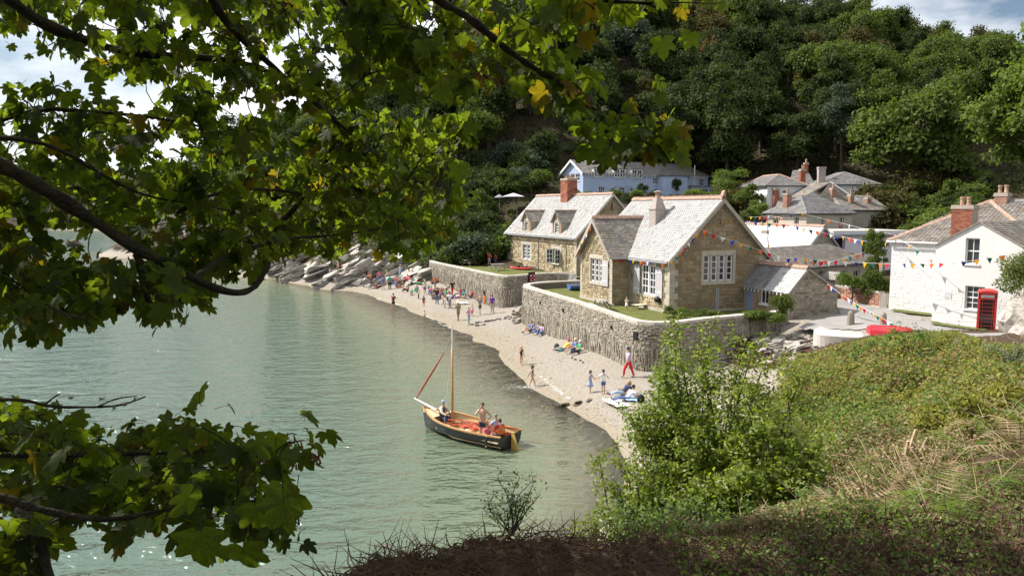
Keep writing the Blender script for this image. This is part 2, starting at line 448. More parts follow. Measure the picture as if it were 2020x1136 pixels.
grid_sheet('seabed', -460, 30, -60, 520, 6, MT['sand'], lambda x, y, z: z < .9, dz=-.5)
grid_sheet('hillside', -420, 330, 58, 640, 2, MT['earth_hill'], hill_mask, amp=.3, freq=.2, dz=.1)
grid_sheet('bank', -3.6, 6, 2.4, 8.4, .1, MT['bank_soil'], None, amp=.09, freq=6, dz=.07)
grid_sheet('bank', -34, 70, -45, 72, .6, MT['bank_soil'], bank_mask, amp=.10, freq=1.6, dz=.05)
# ------------------------------------------------------------------ water
def water_material():
    m = bpy.data.materials.new('sea_water'); m.use_nodes = True; t = m.node_tree; n = t.nodes; L = t.links
    n.clear(); out = n.new('ShaderNodeOutputMaterial')
    at = n.new('ShaderNodeAttribute'); at.attribute_name = 'depth'
    g = n.new('ShaderNodeNewGeometry')
    mpn = n.new('ShaderNodeMapping'); mpn.inputs['Scale'].default_value = (.55, 1.0, 1.0); mpn.inputs['Rotation'].default_value = (0, 0, R(-14)); L.new(g.outputs['Position'], mpn.inputs['Vector'])
    def nzz(sc_, d, r=.55):
        q = n.new('ShaderNodeTexNoise'); q.inputs['Scale'].default_value = sc_; q.inputs['Detail'].default_value = d; q.inputs['Roughness'].default_value = r; q.inputs['Distortion'].default_value = .3
        L.new(mpn.outputs['Vector'], q.inputs['Vector']); return q.outputs['Fac']
    a1 = nzz(.85, 3); a2 = nzz(3.0, 3, .6); a3 = nzz(.16, 2)
    ad = n.new('ShaderNodeMath'); ad.operation = 'MULTIPLY_ADD'; ad.inputs[1].default_value = .30; L.new(a2, ad.inputs[0]); L.new(a1, ad.inputs[2])
    amp = n.new('ShaderNodeMapRange'); amp.inputs['From Min'].default_value = 0; amp.inputs['From Max'].default_value = 1.0; amp.inputs['To Min'].default_value = .25; amp.inputs['To Max'].default_value = 1.0
    L.new(at.outputs['Fac'], amp.inputs['Value'])
    bp = n.new('ShaderNodeBump'); bp.inputs['Distance'].default_value = .42; L.new(ad.outputs[0], bp.inputs['Height'])
    st = n.new('ShaderNodeMath'); st.operation = 'MULTIPLY'; st.inputs[1].default_value = 1.0; L.new(amp.outputs['Result'], st.inputs[0]); L.new(st.outputs[0], bp.inputs['Strength'])
    gl = n.new('ShaderNodeBsdfGlossy'); gl.inputs['Roughness'].default_value = .06; L.new(bp.outputs['Normal'], gl.inputs['Normal'])
    fr = n.new('ShaderNodeFresnel'); fr.inputs['IOR'].default_value = 1.58; L.new(bp.outputs['Normal'], fr.inputs['Normal'])
    df = n.new('ShaderNodeBsdfDiffuse')
    rp = n.new('ShaderNodeValToRGB'); e = rp.color_ramp.elements
    e[0].position = .0; e[0].color = (.27, .25, .165, 1); e[1].position = 1.0; e[1].color = (.082, .130, .096, 1)  # shallow end lightened to stand for sunlit seabed
    k = e.new(.35); k.color = (.135, .165, .100, 1)
    dv = n.new('ShaderNodeMath'); dv.operation = 'DIVIDE'; dv.inputs[1].default_value = 3.2; dv.use_clamp = True; L.new(at.outputs['Fac'], dv.inputs[0]); L.new(dv.outputs[0], rp.inputs['Fac'])
    L.new(rp.outputs['Color'], df.inputs['Color'])
    tr = n.new('ShaderNodeBsdfTransparent'); tr.inputs['Color'].default_value = (.96, .98, .91, 1)
    op = n.new('ShaderNodeMapRange'); op.inputs['From Min'].default_value = 0; op.inputs['From Max'].default_value = 1.1; op.inputs['To Min'].default_value = .06; op.inputs['To Max'].default_value = .97
    op.interpolation_type = 'SMOOTHSTEP'; L.new(at.outputs['Fac'], op.inputs['Value'])
    m1 = n.new('ShaderNodeMixShader'); L.new(op.outputs['Result'], m1.inputs[0]); L.new(tr.outputs[0], m1.inputs[1]); L.new(df.outputs[0], m1.inputs[2])
    m2 = n.new('ShaderNodeMixShader'); L.new(fr.outputs[0], m2.inputs[0]); L.new(m1.outputs[0], m2.inputs[1]); L.new(gl.outputs[0], m2.inputs[2])
    L.new(m2.outputs[0], out.inputs['Surface'])
    MT['water'] = m
water_material()
def make_water():
    xs = np.concatenate([np.arange(-3500, -460, 300), np.arange(-460, -60, 10), np.arange(-60, 14.1, .8)])
    ys = np.concatenate([np.arange(-900, -60, 80), np.arange(-60, 14, 4), np.arange(14, 130, .8), np.arange(130, 480, 10), np.arange(480, 4000, 300)])
    X, Y = np.meshgrid(xs, ys)
    Xc = np.clip(X, -450, 100); Yc = np.clip(Y, -40, 480)
    D = np.maximum(0.0, -ground_z(Xc, Yc)); D[(X < -450)] = 8
    ny, nx = X.shape
    V = np.stack([X.ravel(), Y.ravel(), np.zeros(X.size)], 1)
    idx = np.arange(ny * nx).reshape(ny, nx)
    F = np.stack([idx[:-1, :-1].ravel(), idx[:-1, 1:].ravel(), idx[1:, 1:].ravel(), idx[1:, :-1].ravel()], 1)
    keep = (D[:-1, :-1] > 0) | (D[1:, 1:] > 0) | (D[:-1, 1:] > 0) | (D[1:, :-1] > 0)
    F = F[keep.ravel()]
    me = fast_mesh('sea', V, F, MT['water'])
    a = me.attributes.new('depth', 'FLOAT', 'POINT'); a.data.foreach_set('value', D.ravel().astype(np.float32))
    ob('sea', me, kind='structure')
make_water()
# broken line of foam where the ripples run out on the sand
def make_foam():
    V = []; F = []
    pts = [PZ(p[0], p[1], 0) for p in [(745,589),(760,592),(790,603)]], [PZ(p[0], p[1], 0) for p in [(832,619),(850,628),(868,637),(890,648)]], [PZ(p[0], p[1], 0) for p in [(1058,741),(1075,755),(1095,772),(1125,794)]]
    for seg in pts:
        for i in range(len(seg) - 1):
            a, b = seg[i], seg[i+1]
            L = (b - a).length; t = (b - a).normalized(); nn = Vector((-t.y, t.x, 0))
            for k in range(int(L * 120)):
                q_ = rnd.random()
                if mnoise.noise(Vector((a.x + q_*L*2.2, a.y, 0))) < -.05: continue
                c = a + t * q_ * L + nn * (rnd.gauss(0, .07) - .05)
                s = rnd.uniform(.008, .028); an = rnd.random() * 6.28
                bb = len(V)
                z = max(0.0, gz(c.x, c.y)) + .02
                for q in range(5):
                    r = s * rnd.uniform(.6, 1.2); aa = an + q * 1.2566
                    V.append((c.x + r * 1.6 * math.cos(aa), c.y + r * math.sin(aa), z + .0))
                F.append((bb, bb+1, bb+2, bb+3, bb+4))
    # splash and streaks round the wading girl
    c0 = PZ(1050, 764, 0)
    for k in range(500):
        a = rnd.random() * 6.28; r = abs(rnd.gauss(0, .9))
        c = Vector((c0.x + r * math.cos(a) * 1.4 - .25, c0.y + r * math.sin(a) * .6, 0))
        s = rnd.uniform(.006, .02); bb = len(V)
        for q in range(5):
            rr = s * rnd.uniform(.6, 1.2); aa = q * 1.2566
            V.append((c.x + rr * 2 * math.cos(aa), c.y + rr * math.sin(aa), max(gz(c.x, c.y), 0) + .02))
        F.append((bb, bb+1, bb+2, bb+3, bb+4))
    me = fast_mesh('foam', V, F, pm('foam', (.82, .83, .82), None, rough=.8))
    ob('foam', me, kind='stuff', label='white foam where small waves reach the sand', cat='foam')
make_foam()
# ------------------------------------------------------------------ building helpers (local frames: z up)
UP = Vector((0, 0, 1))
def wall_face(mb, O, U, N, w, h, holes=(), depth=.2, gable=None, mi=0, base=-.8):
    """front skin of a wall with real openings (x0,x1,z0,z1) and their reveals; gable=(apex_x, apex_z)"""
    O = Vector(O); U = Vector(U); N = Vector(N)
    xs = sorted({0.0, w, *[a for q in holes for a in q[:2]]})
    zs = sorted({base, h, *[a for q in holes for a in q[2:] if a < h]})
    for i in range(len(xs) - 1):
        for j in range(len(zs) - 1):
            cx, cz = (xs[i] + xs[i+1]) / 2, (zs[j] + zs[j+1]) / 2
            if any(q[0] < cx < q[1] and q[2] < cz < q[3] for q in holes): continue
            mb.poly([O + U*xs[i] + UP*zs[j], O + U*xs[i+1] + UP*zs[j], O + U*xs[i+1] + UP*zs[j+1], O + U*xs[i] + UP*zs[j+1]], mi)
    if gable:
        ax, az = gable
        top = lambda x: h + (az-h)*(x/ax if x <= ax else (w-x)/(w-ax))
        hi = [q for q in holes if q[3] > h]
        cx = sorted({0.0, ax, w, *[a for q in hi for a in q[:2]]})
        for xa, xb in zip(cx[:-1], cx[1:]):
            m_ = (xa+xb)/2; bz = max([h] + [q[3] for q in hi if q[0] < m_ < q[1]])
            pts = [O + U*xa + UP*bz, O + U*xb + UP*bz]
            if top(xb) > bz + 1e-4: pts.append(O + U*xb + UP*top(xb))
            if top(xa) > bz + 1e-4: pts.append(O + U*xa + UP*top(xa))
            if len(pts) > 2: mb.poly(pts, mi)
    B = -N * depth
    for x0, x1, z0, z1 in holes:
        a, b, c, d = O+U*x0+UP*z0, O+U*x1+UP*z0, O+U*x1+UP*z1, O+U*x0+UP*z1
        for p, q in ((a, b), (b, c), (c, d), (d, a)): mb.poly([p, p + B, q + B, q], mi)
        mb.poly([a + B*1.3, b + B*1.3, c + B*1.3, d + B*1.3], mi)

def window(parent, O, U, N, x0, x1, z0, z1, cols, rows, recess=.1, fw=.07, bw=.035, mat='white_paint', sill=True, name='window', mid=False, glassm='pane_glass', lights=1, mull=.1, mullmat=None):
    O = Vector(O); U = Vector(U); N = Vector(N)
    def P(x, z, d): return O + U*x + UP*z + N*d
    W = x1 - x0; n = lights
    lw = (W - mull * (n - 1)) / n
    first = None
    for k in range(n):
        a0 = x0 + k * (lw + mull); a1 = a0 + lw
        mb = MB()
        def bar(xa, xb, za, zb, t=.05, d=-recess):
            mb.obox(P(xa, za, d - t), U*(xb-xa), N*t, UP*(zb-za))
        bar(a0, a0+fw, z0, z1); bar(a1-fw, a1, z0, z1); bar(a0+fw, a1-fw, z0, z0+fw); bar(a0+fw, a1-fw, z1-fw, z1)
        iw = a1 - a0 - 2*fw; ih = z1 - z0 - 2*fw
        for c in range(1, cols): x = a0+fw+iw*c/cols; bar(x-bw/2, x+bw/2, z0+fw, z1-fw, .034, -recess-.008)
        for r in range(1, rows):
            z = z0+fw+ih*r/rows; q = bw*(1.9 if (mid and r == rows//2) else 1)
            bar(a0+fw, a1-fw, z-q/2, z+q/2, .04, -recess-.004)
        o = mb.obj(name, MT[mat], parent)
        g = MB().poly([P(a0+fw*.5, z0+fw*.5, -recess-.045), P(a1-fw*.5, z0+fw*.5, -recess-.045), P(a1-fw*.5, z1-fw*.5, -recess-.045), P(a0+fw*.5, z1-fw*.5, -recess-.045)])
        g.obj('pane', MT[glassm], o)
        if first is None: first = o
        if k < n - 1 and mullmat:
            MB().obox(P(a1+.002, z0, -recess-.06), U*(mull-.004), N*(recess+.05), UP*(z1-z0)).obj('mullion', MT[mullmat], parent)
    if sill:
        MB().obox(P(x0-.08, z0-.09, -.06), U*(W+.16), N*.14, UP*.085).obj('sill', MT['white_paint' if sill is True else sill], first)
    return first

def slates(mb, e0, e1, r1, r0, course=.24, width=.3, lift=.022, seed=1):
    """overlapping slate courses on a roof plane: eave e0-e1, top r0-r1"""
    rr = random.Random(seed)
    e0, e1, r1, r0 = map(Vector, (e0, e1, r1, r0))
    n = (e1 - e0).cross(r0 - e0).normalized()
    if n.z < 0: n = -n
    H = max((r0 - e0).length, (r1 - e1).length); k = max(1, int(round(H / course)))
    for i in range(k):
        ta, tb = i / k, min(1.0, (i + 1.12) / k)
        la, lb = e0.lerp(r0, ta), e0.lerp(r0, tb); ra, rb = e1.lerp(r1, ta), e1.lerp(r1, tb)
        wd = (ra - la).length
        if wd < .06: continue
        m = max(1, int(round(wd / width)))
        cuts = [0.0]; off = (.5 if i % 2 else 0)
        for j in range(m + 1):
            c = (j + off + rr.uniform(-.12, .12)) / m
            if .02 < c < .98: cuts.append(c)
        cuts.append(1.0); cuts.sort()
        for j in range(len(cuts) - 1):
            c0, c1 = cuts[j] + .004, cuts[j+1] - .004
            if c1 <= c0: continue
            u = lift * rr.uniform(.8, 1.6); sag = rr.uniform(0, .012)
            p0 = la.lerp(ra, c0) + n*(u+.012) - (lb-la)*sag; p1 = la.lerp(ra, c1) + n*(u+.012) - (rb-ra)*sag
            q0 = lb.lerp(rb, c0) + n*.006; q1 = lb.lerp(rb, c1) + n*.006
            b = len(mb.v)
            for p in (p0, p1, q1, q0, p0 - n*u, p1 - n*u): mb.v.append(tuple(p))
            mb.f.append((b, b+1, b+2, b+3)); mb.m.append(0)
            mb.f.append((b+4, b+5, b+1, b)); mb.m.append(0)
_ridge_me = {}
def ridge_tiles(parent, a, b, mat='terracotta', size=.45, crest=False, rad=.13):
    """separate ridge tiles from a to b (local points)"""
    a = Vector(a); b = Vector(b); L = (b - a).length; n = max(1, int(round(L / size))); ln = L / n
    key = (mat, crest, rad)
    if key not in _ridge_me:
        mb = MB(); h = rad
        prof = [(-h*1.25, -h*.95), (-h*.55, -.02), (0, .05), (h*.55, -.02), (h*1.25, -h*.95)]
        b0 = [Vector((0.01, y, z)) for y, z in prof]; b1 = [Vector((.99, y, z)) for y, z in prof]
        for i in range(4): mb.poly([b0[i], b1[i], b1[i+1], b0[i+1]])
        i0 = [p - Vector((0, 0, .04)) for p in b0]; i1 = [p - Vector((0, 0, .04)) for p in b1]
        for i in range(4): mb.poly([i0[i+1], i1[i+1], i1[i], i0[i]])
        mb.poly(b0 + i0[::-1]); mb.poly((b1 + i1[::-1])[::-1])
        if crest:
            for k in range(3):
                x = .17 + .33*k
                mb.prism([(x-.11, -.02, .03), (x+.11, -.02, .03), (x, -.02, .15)], (0, .04, 0))
        _ridge_me[key] = mb.mesh('ridge_tile', MT[mat])
    d = (b - a) / L
    side = UP.cross(d)
    if side.length < 1e-4: side = Vector((0, 1, 0))
    side.normalize(); up = d.cross(side)
    for i in range(n):
        o = ob('ridge_tile', _ridge_me[key], parent)
        p = a + d * (i * ln)
        tilt = rnd.uniform(-.01, .01)
        o.matrix_local = Matrix(((d.x*ln, side.x, up.x, p.x), (d.y*ln, side.y, up.y, p.y), (d.z*ln, side.z, up.z, p.z + tilt), (0, 0, 0, 1)))

def roof_plane(parent, e0, e1, r1, r0, mat, course=.24, width=.3, th=.12, seed=1, roof=None, under='timber_grey', edge=None):
    """a roof slope: deck (part 'roof') with its slate courses as a sub-part"""
    e0, e1, r1, r0 = map(Vector, (e0, e1, r1, r0))
    n = (e1 - e0).cross(r0 - e0).normalized()
    if n.z < 0: n = -n
    tri = (r1 - r0).length < 1e-4
    pts = [e0, e1, r1] if tri else [e0, e1, r1, r0]
    d = MB().prism([p - n*th for p in pts], n*th*.98)
    r = d.obj('roof', MT[under], parent)
    mb = MB(); slates(mb, e0, e1, r1, r0, course, width, seed=seed)
    mb.obj('slate_courses', MT[mat], r, kind='stuff')
    return r

_stone_me = []
def stone_meshes():
    for k in range(6):
        r = random.Random(40 + k); mb = MB()
        j = lambda: r.uniform(-.05, .05)
        mb.add([(j()*.5, j(), 0), (1+j()*.5, j(), 0), (1+j()*.5, 1+j(), 0), (j()*.5, 1+j(), 0), (.05+j()*.5, .1+j(), 1), (.95+j()*.5, .1+j(), 1+j()), (.95+j()*.5, .9+j(), 1+j()*2), (.05+j()*.5, .9+j(), 1)],
               [(4,5,6,7),(0,1,5,4),(1,2,6,5),(2,3,7,6),(3,0,4,7)])
        _stone_me.append(mb)
stone_meshes()
_stone_data = {}
def stone_obj(parent, O, U, V, N, w, h, d, mat):
    k = rnd.randrange(6); key = (k, mat)
    if key not in _stone_data: _stone_data[key] = _stone_me[k].mesh('stone', MT[mat])
    o = ob('stone', _stone_data[key], parent)
    O = Vector(O); U = Vector(U)*w; V = Vector(V)*h; N = Vector(N)*d
    o.matrix_local = Matrix(((U.x, V.x, N.x, O.x), (U.y, V.y, N.y, O.y), (U.z, V.z, N.z, O.z), (0, 0, 0, 1)))
    return o
def stone_add(mb, O, U, V, N, w, h, d):
    O = Vector(O); U = Vector(U)*w; V = Vector(V)*h; N = Vector(N)*d
    s = _stone_me[rnd.randrange(6)]
    mb.add([O + U*p[0] + V*p[1] + N*p[2] for p in s.v], s.f)
def lay_stones(w, inside, holes, ch=(.2, .3), ln=(.3, .6), z0=-.2, z1=9, gap=.02, margin=.0):
    """courses of stones as (x, z, w, h); inside(z) -> (xmin, xmax) of the wall at that height"""
    out = []; z = z0
    while z < z1:
        h = rnd.uniform(*ch)
        a, b = inside(z + h)
        if b - a < .15: break
        x = a
        while x < b - .05:
            l = min(rnd.uniform(*ln), b - x)
            if b - x - l < ln[0] * .5: l = b - x
            segs = [(x, x + l)]
            for q in holes:
                if q[2] - margin < z + h * .5 < q[3] + margin:
                    ns = []
                    for s0, s1 in segs:
                        if s1 <= q[0] - margin or s0 >= q[1] + margin: ns.append((s0, s1)); continue
                        if s0 < q[0] - margin: ns.append((s0, q[0] - margin))
                        if s1 > q[1] + margin: ns.append((q[1] + margin, s1))
                    segs = ns
            for s0, s1 in segs:
                if s1 - s0 > .07: out.append((s0 + gap/2, z + gap/2, s1 - s0 - gap, h - gap))
            x += l
        z += h
    return out
def rubble_face(parent, O, U, N, w, inside, holes, mat, ch, ln, z0, z1, proud=(.02, .06), individual=0, name='stone_facing', margin=.0, gap=.025):
    st = lay_stones(w, inside, holes, ch, ln, z0, z1, gap, margin)
    O = Vector(O); U = Vector(U); N = Vector(N)
    if individual:
        st.sort(key=lambda q: -q[2]*q[3])
    mb = MB()
    for i, (x, z, a, h) in enumerate(st):
        d = rnd.uniform(*proud)
        if i < individual: stone_obj(parent, O + U*x + UP*z, U, UP, N, a, h, d, mat)
        else: stone_add(mb, O + U*x + UP*z, U, UP, N, a, h, d)
    if mb.v: mb.obj(name, MT[mat], parent, kind='stuff')

_brick_me = {}
def brick_box(parent, x0, x1, y0, y1, z0, z1, mat='brick', bl=.34, bh=.16, faces='LF', individual=True):
    """brick stack: mortar core (the caller's part) with separate bricks on the faces that show: L = -x, F = -y"""
    if mat not in _brick_me: _brick_me[mat] = MB().box(0, 1, 0, 1, 0, 1).mesh('brick', MT[mat])
    n = max(1, int((z1 - z0) / bh)); h = (z1 - z0) / n
    for i in range(n):
        z = z0 + i*h
        for f in faces:
            L = (y1 - y0) if f == 'L' else (x1 - x0)
            m = max(1, int(round(L / bl))); off = .5 if i % 2 else 0
            cuts = sorted({0.0, 1.0, *[(j + off) / m for j in range(m + 1) if 0.04 < (j + off) / m < .96]})
            for j in range(len(cuts) - 1):
                a, b = cuts[j]*L + .008, cuts[j+1]*L - .008; d = rnd.uniform(.015, .028)
                o = ob('brick', _brick_me[mat], parent)
                if f == 'L': o.location = (x0 - d, y0 + a, z + .008); o.scale = (d*2, b - a, h - .016)
                else: o.location = (x0 + a, y0 - d, z + .008); o.scale = (b - a, d*2, h - .016)

def pot(parent, x, y, z, h=.6, r=.16, mat='terracotta', name='chimney_pot'):
    return MB().lathe([(r*.95, 0), (r*1.05, .06), (r*.85, .12), (r*.8, h*.75), (r*1.1, h*.8), (r*1.1, h*.9), (r*.9, h)], (x, y, z), 10).obj(name, MT[mat], parent, smooth=False)
def downpipe(parent, x, y, z0, z1, mat='grey_pipe', r=.05):
    MB().tube([(x, y, z1), (x, y, z0)], r, 6).obj('downpipe', MT[mat], parent)
def gutter(parent, a, b, mat='grey_pipe', r=.06):
    MB().tube([a, b], r, 6).obj('gutter', MT[mat], parent)

def hip_block(name, label, loc, rz, w, d, h, rise, wallm, roofm, ov=.3, inset=None, windows=(), hipm='terracotta', cat='house', seed=3, base=-1.5, ridge=True, course=.3, swid=.4, front_only=False, gutterm='dark_gutter', group=None):
    """hipped block: front wall on y=0 (outside is -y), left wall on x=0; windows: (face, x0,x1,z0,z1,cols,rows)"""
    t = thing(name, label, cat, loc, rz, group)
    ins = min(w, d) / 2 if inset is None else inset
    holesF = [q[1:5] for q in windows if q[0] == 'F']; holesL = [q[1:5] for q in windows if q[0] == 'L']
    mb = MB()
    wall_face(mb, (0, 0, 0), (1, 0, 0), (0, -1, 0), w, h, holesF, .18, base=base)
    wall_face(mb, (0, d, 0), (0, -1, 0), (-1, 0, 0), d, h, holesL, .18, base=base)
    mb.poly([(w, 0, base), (w, d, base), (w, d, h), (w, 0, h)]); mb.poly([(w, d, base), (0, d, base), (0, d, h), (w, d, h)])
    mb.obj('wall', MT[wallm], t)
    for q in windows:
        O, U, N = ((0, 0, 0), (1, 0, 0), (0, -1, 0)) if q[0] == 'F' else ((0, d, 0), (0, -1, 0), (-1, 0, 0))
        window(t, O, U, N, q[1], q[2], q[3], q[4], q[5], q[6], fw=.06, bw=.035)
    x0, x1, y0, y1 = -ov, w + ov, -ov, d + ov
    if w >= d: ra, rb = Vector((ins - 0.0, d/2, h + rise)), Vector((w - ins, d/2, h + rise))
    else: ra, rb = Vector((w/2, ins, h + rise)), Vector((w/2, d - ins, h + rise))
    A, B, C, D = Vector((x0, y0, h)), Vector((x1, y0, h)), Vector((x1, y1, h)), Vector((x0, y1, h))
    if w >= d:
        r = roof_plane(t, A, B, rb, ra, roofm, course, swid, seed=seed); roof_plane(t, C, D, ra, rb, roofm, course, swid, seed=seed+1)
        roof_plane(t, D, A, ra, ra, roofm, course, swid, seed=seed+2); roof_plane(t, B, C, rb, rb, roofm, course, swid, seed=seed+3)
    else:
        r = roof_plane(t, A, B, ra, ra, roofm, course, swid, seed=seed); roof_plane(t, C, D, rb, rb, roofm, course, swid, seed=seed+1)
        roof_plane(t, D, A, ra, rb, roofm, course, swid, seed=seed+2); roof_plane(t, B, C, rb, ra, roofm, course, swid, seed=seed+3)
    if hipm:
        up = Vector((0, 0, .05))
        for a, b in ((A, ra), (B, ra if w < d else rb), (D, ra if w >= d else rb), (ra, rb)):
            if (b - a).length > .3: ridge_tiles(r, a + up, b + up, hipm, .5, rad=.12)
    gutter(t, A + Vector((0, -.05, -.06)), B + Vector((0, -.05, -.06)), gutterm); gutter(t, A + Vector((-.05, 0, -.06)), D + Vector((-.05, 0, -.06)), gutterm)
    return t
def chimney(parent, cx, cy, w, d, z0, z1, mat='brick', pots=1, faces='LF', potm='terracotta', bl=.3, bh=.17, core=None):
    c = MB().box(cx-w/2, cx+w/2, cy-d/2, cy+d/2, z0, z1).box(cx-w/2-.06, cx+w/2+.06, cy-d/2-.06, cy+d/2+.06, z1-.22, z1-.08).box(cx-w/2-.03, cx+w/2+.03, cy-d/2-.03, cy+d/2+.03, z1-.078, z1+.02)
    c = c.obj('chimney', MT[core or ('brick_mortar' if mat.startswith('brick') else mat)], parent)
    if mat.startswith('brick'): brick_box(c, cx-w/2, cx+w/2, cy-d/2, cy+d/2, z0, z1-.24, mat, bl, bh, faces)
    for k in range(pots):
        pot(c, cx + (k - (pots-1)/2) * .38 * (1 if w >= d else 0), cy + (k - (pots-1)/2) * .38 * (1 if d > w else 0), z1 + .02, .5, .13, potm)
    return c
# ================================================================== near stone cottage (old schoolhouse)
def build_cottage_near():
    loc = PZ(1320, 621, 3.3)
    t = thing('stone_cottage', 'single-storey stone cottage with four-light gable window and grey shutters above the sea wall', 'cottage', loc, R(21))
    W, L, E = 8.1, 12.0, 4.02; AX, AZ = 4.05, 8.0
    gw = (2.74, 5.18, 2.25, 4.1)
    # --- gable wall (faces -y)
    mb = MB()
    wall_face(mb, (0,0,0), (1,0,0), (0,-1,0), W, E, [gw], .22, (AX, AZ))
    gwall = mb.obj('gable_wall', MT['mortar'], t)
    fr = (gw[0]-.22, gw[1]+.22, gw[2]-.26, gw[3]+.3)
    rubble_face(gwall, (0,0,0), (1,0,0), (0,-1,0), W, lambda z: (.32, W-.32) if z < E-.1 else (max(.1, (z-E)*AX/(AZ-E)+.12), min(W-.1, W-(z-E)*(W-AX)/(AZ-E)-.12)), [fr], 'ashlar', (.23,.33), (.4,.85), -.1, AZ-.25, (.02,.05), individual=290, gap=.022)
    # quoins on both corners
    z = -.2; k = 0
    while z < E - .3:
        h = .42; l = .62 if k % 2 else .36
        for x0 in (0, W):
            q = MB().box(x0-.03 if x0 == 0 else W-l, l if x0 == 0 else W+.03, -.055, .0, z+.012, z+h-.012)
            q.obj('quoin', MT['quoin'], gwall)
        if k >= 0: MB().box(-.055, 0, -.05, .36 if k % 2 else .6, z+.012, z+h-.012).obj('quoin', MT['quoin'], gwall)
        z += h; k += 1
    # stone surround
    s = MB()
    s.box(fr[0], fr[1], -.06, .02, gw[3], fr[3]); s.box(fr[0], fr[1], -.085, .02, fr[2], gw[2])
    s.box(fr[0], gw[0], -.055, .02, gw[2]+.002, gw[3]-.002); s.box(gw[1], fr[1], -.055, .02, gw[2]+.002, gw[3]-.002)
    s.obj('window_surround', MT['quoin'], t)
    window(t, (0,0,0), (1,0,0), (0,-1,0), gw[0], gw[1], gw[2], gw[3], 1, 4, .06, .075, .045, sill=False, lights=4, mull=.17, mullmat='granite')
    MB().box(AX-.07, AX+.02, -.012, .01, 6.2, 7.0).obj('vent_slit', MT['opening_shade'], gwall)
    # --- front wall (faces -x), recessed part 0..5.4, with french window
    fw_ = (1.83, 3.8, 1.12, 3.3)
    mb = MB(); wall_face(mb, (0,5.4,0), (0,-1,0), (-1,0,0), 5.4, E, [(5.4-fw_[1], 5.4-fw_[0], fw_[2], fw_[3])], .2)
    fwall = mb.obj('front_wall', MT['mortar'], t)
    hf = [(5.4-fw_[1]-.14, 5.4-fw_[0]+.14, fw_[2]-.15, fw_[3]+.2)]
    rubble_face(fwall, (0,5.4,0), (0,-1,0), (-1,0,0), 5.4, lambda z: (.02, 4.75), hf, 'rubble', (.13,.24), (.2,.5), -.1, E-.05, (.02,.07))
    MB().box(-.05, .02, fw_[0]-.14, fw_[1]+.14, fw_[3], fw_[3]+.2).box(-.07, .02, fw_[0]-.14, fw_[1]+.14, fw_[2]-.15, fw_[2]).obj('lintel', MT['quoin'], t)
    window(t, (0,5.4,0), (0,-1,0), (-1,0,0), 5.4-fw_[1], 5.4-fw_[0], fw_[2], fw_[3], 2, 4, .06, .11, .05, sill=False, lights=2, mull=.1, mullmat='white_paint', name='french_window')
    for y0, y1 in ((fw_[0]-1.02, fw_[0]-.1), (fw_[1]+.1, fw_[1]+.95)):
        sh = MB()
        n = 5; dw = (y1-y0)/n
        for i in range(n): sh.box(-.12, -.075, y0+i*dw+.008, y0+(i+1)*dw-.008, 1.05, 3.2)
        so_ = sh.obj('shutter', MT['shutter'], t)
        for z in (1.4, 2.8): MB().box(-.135, -.118, y0+.02, y1-.02, z, z+.07).obj('hinge_strap', MT['white_paint'], so_)
    # --- wing: gable faces -x at x=-1.56, y 5.4..10.7
    WX, Y0, Y1 = -1.56, 5.4, 10.7; YM = 8.05; WE = 3.98; WZ = 6.42
    ww = (7.02, 8.95, 1.62, 3.46)
    mb = MB(); wall_face(mb, (WX,Y1,0), (0,-1,0), (-1,0,0), 5.3, WE, [(Y1-ww[1], Y1-ww[0], ww[2], ww[3])], .2, (2.65, WZ))
    wall_face(mb, (WX,Y0,0), (1,0,0), (0,-1,0), 1.56, WE, (), .2)
    wg = mb.obj('wing_wall', MT['mortar'], t)
    hw = [(Y1-ww[1]-.2, Y1-ww[0]+.2, ww[2]-.2, ww[3]+.3)]
    rubble_face(wg, (WX,Y1,0), (0,-1,0), (-1,0,0), 5.3, lambda z: (.28, 5.0) if z < WE else (max(.1, (z-WE)*2.65/(WZ-WE)+.1), min(5.2, 5.3-(z-WE)*2.65/(WZ-WE)-.1)), hw, 'rubble', (.13,.24), (.2,.5), -.1, WZ-.2, (.02,.07))
    rubble_face(wg, (WX,Y0,0), (1,0,0), (0,-1,0), 1.56, lambda z: (.05, 1.54), [], 'ashlar', (.24,.34), (.4,.8), .1, WE-.05, (.02,.05))
    for y0, y1 in ((Y0-.06, Y0+.3), (Y1-.3, Y1+.02)):
        z = -.2
        while z < WE-.3: MB().box(WX-.06, WX, y0, y1, z+.01, z+.43).obj('quoin', MT['quoin'], wg); z += .44
    MB().box(WX-.06, WX+.02, ww[0]-.2, ww[1]+.2, ww[3], ww[3]+.3).box(WX-.08, WX+.02, ww[0]-.2, ww[1]+.2, ww[2]-.2, ww[2]).box(WX-.055, WX+.02, ww[0]-.2, ww[0], ww[2]+.002, ww[3]-.002).box(WX-.055, WX+.02, ww[1], ww[1]+.2, ww[2]+.002, ww[3]-.002).obj('window_surround', MT['quoin'], t)
    window(t, (WX,Y1,0), (0,-1,0), (-1,0,0), Y1-ww[1], Y1-ww[0], ww[2], ww[3], 1, 4, .05, .1, .06, sill=False, lights=3, mull=.13, mullmat='granite')
    sh = MB()
    for i in range(5): sh.box(WX-.13, WX-.085, 5.9+i*.2+.006, 5.9+(i+1)*.2-.006, 1.45, 3.4)
    so_ = sh.obj('shutter', MT['shutter'], t)
    for z in (1.8, 3.0): MB().box(WX-.145, WX-.128, 5.95, 6.95, z, z+.07).obj('hinge_strap', MT['white_paint'], so_)
    MB().box(WX-.1, WX-.001, Y0-.1, Y1+.06, -.8, .28).box(-.1, -.001, -.1, 5.3, -.8, .28).box(-.1, W, -.1, -.001, -.8, .2).obj('plinth', MT['quoin'], t)
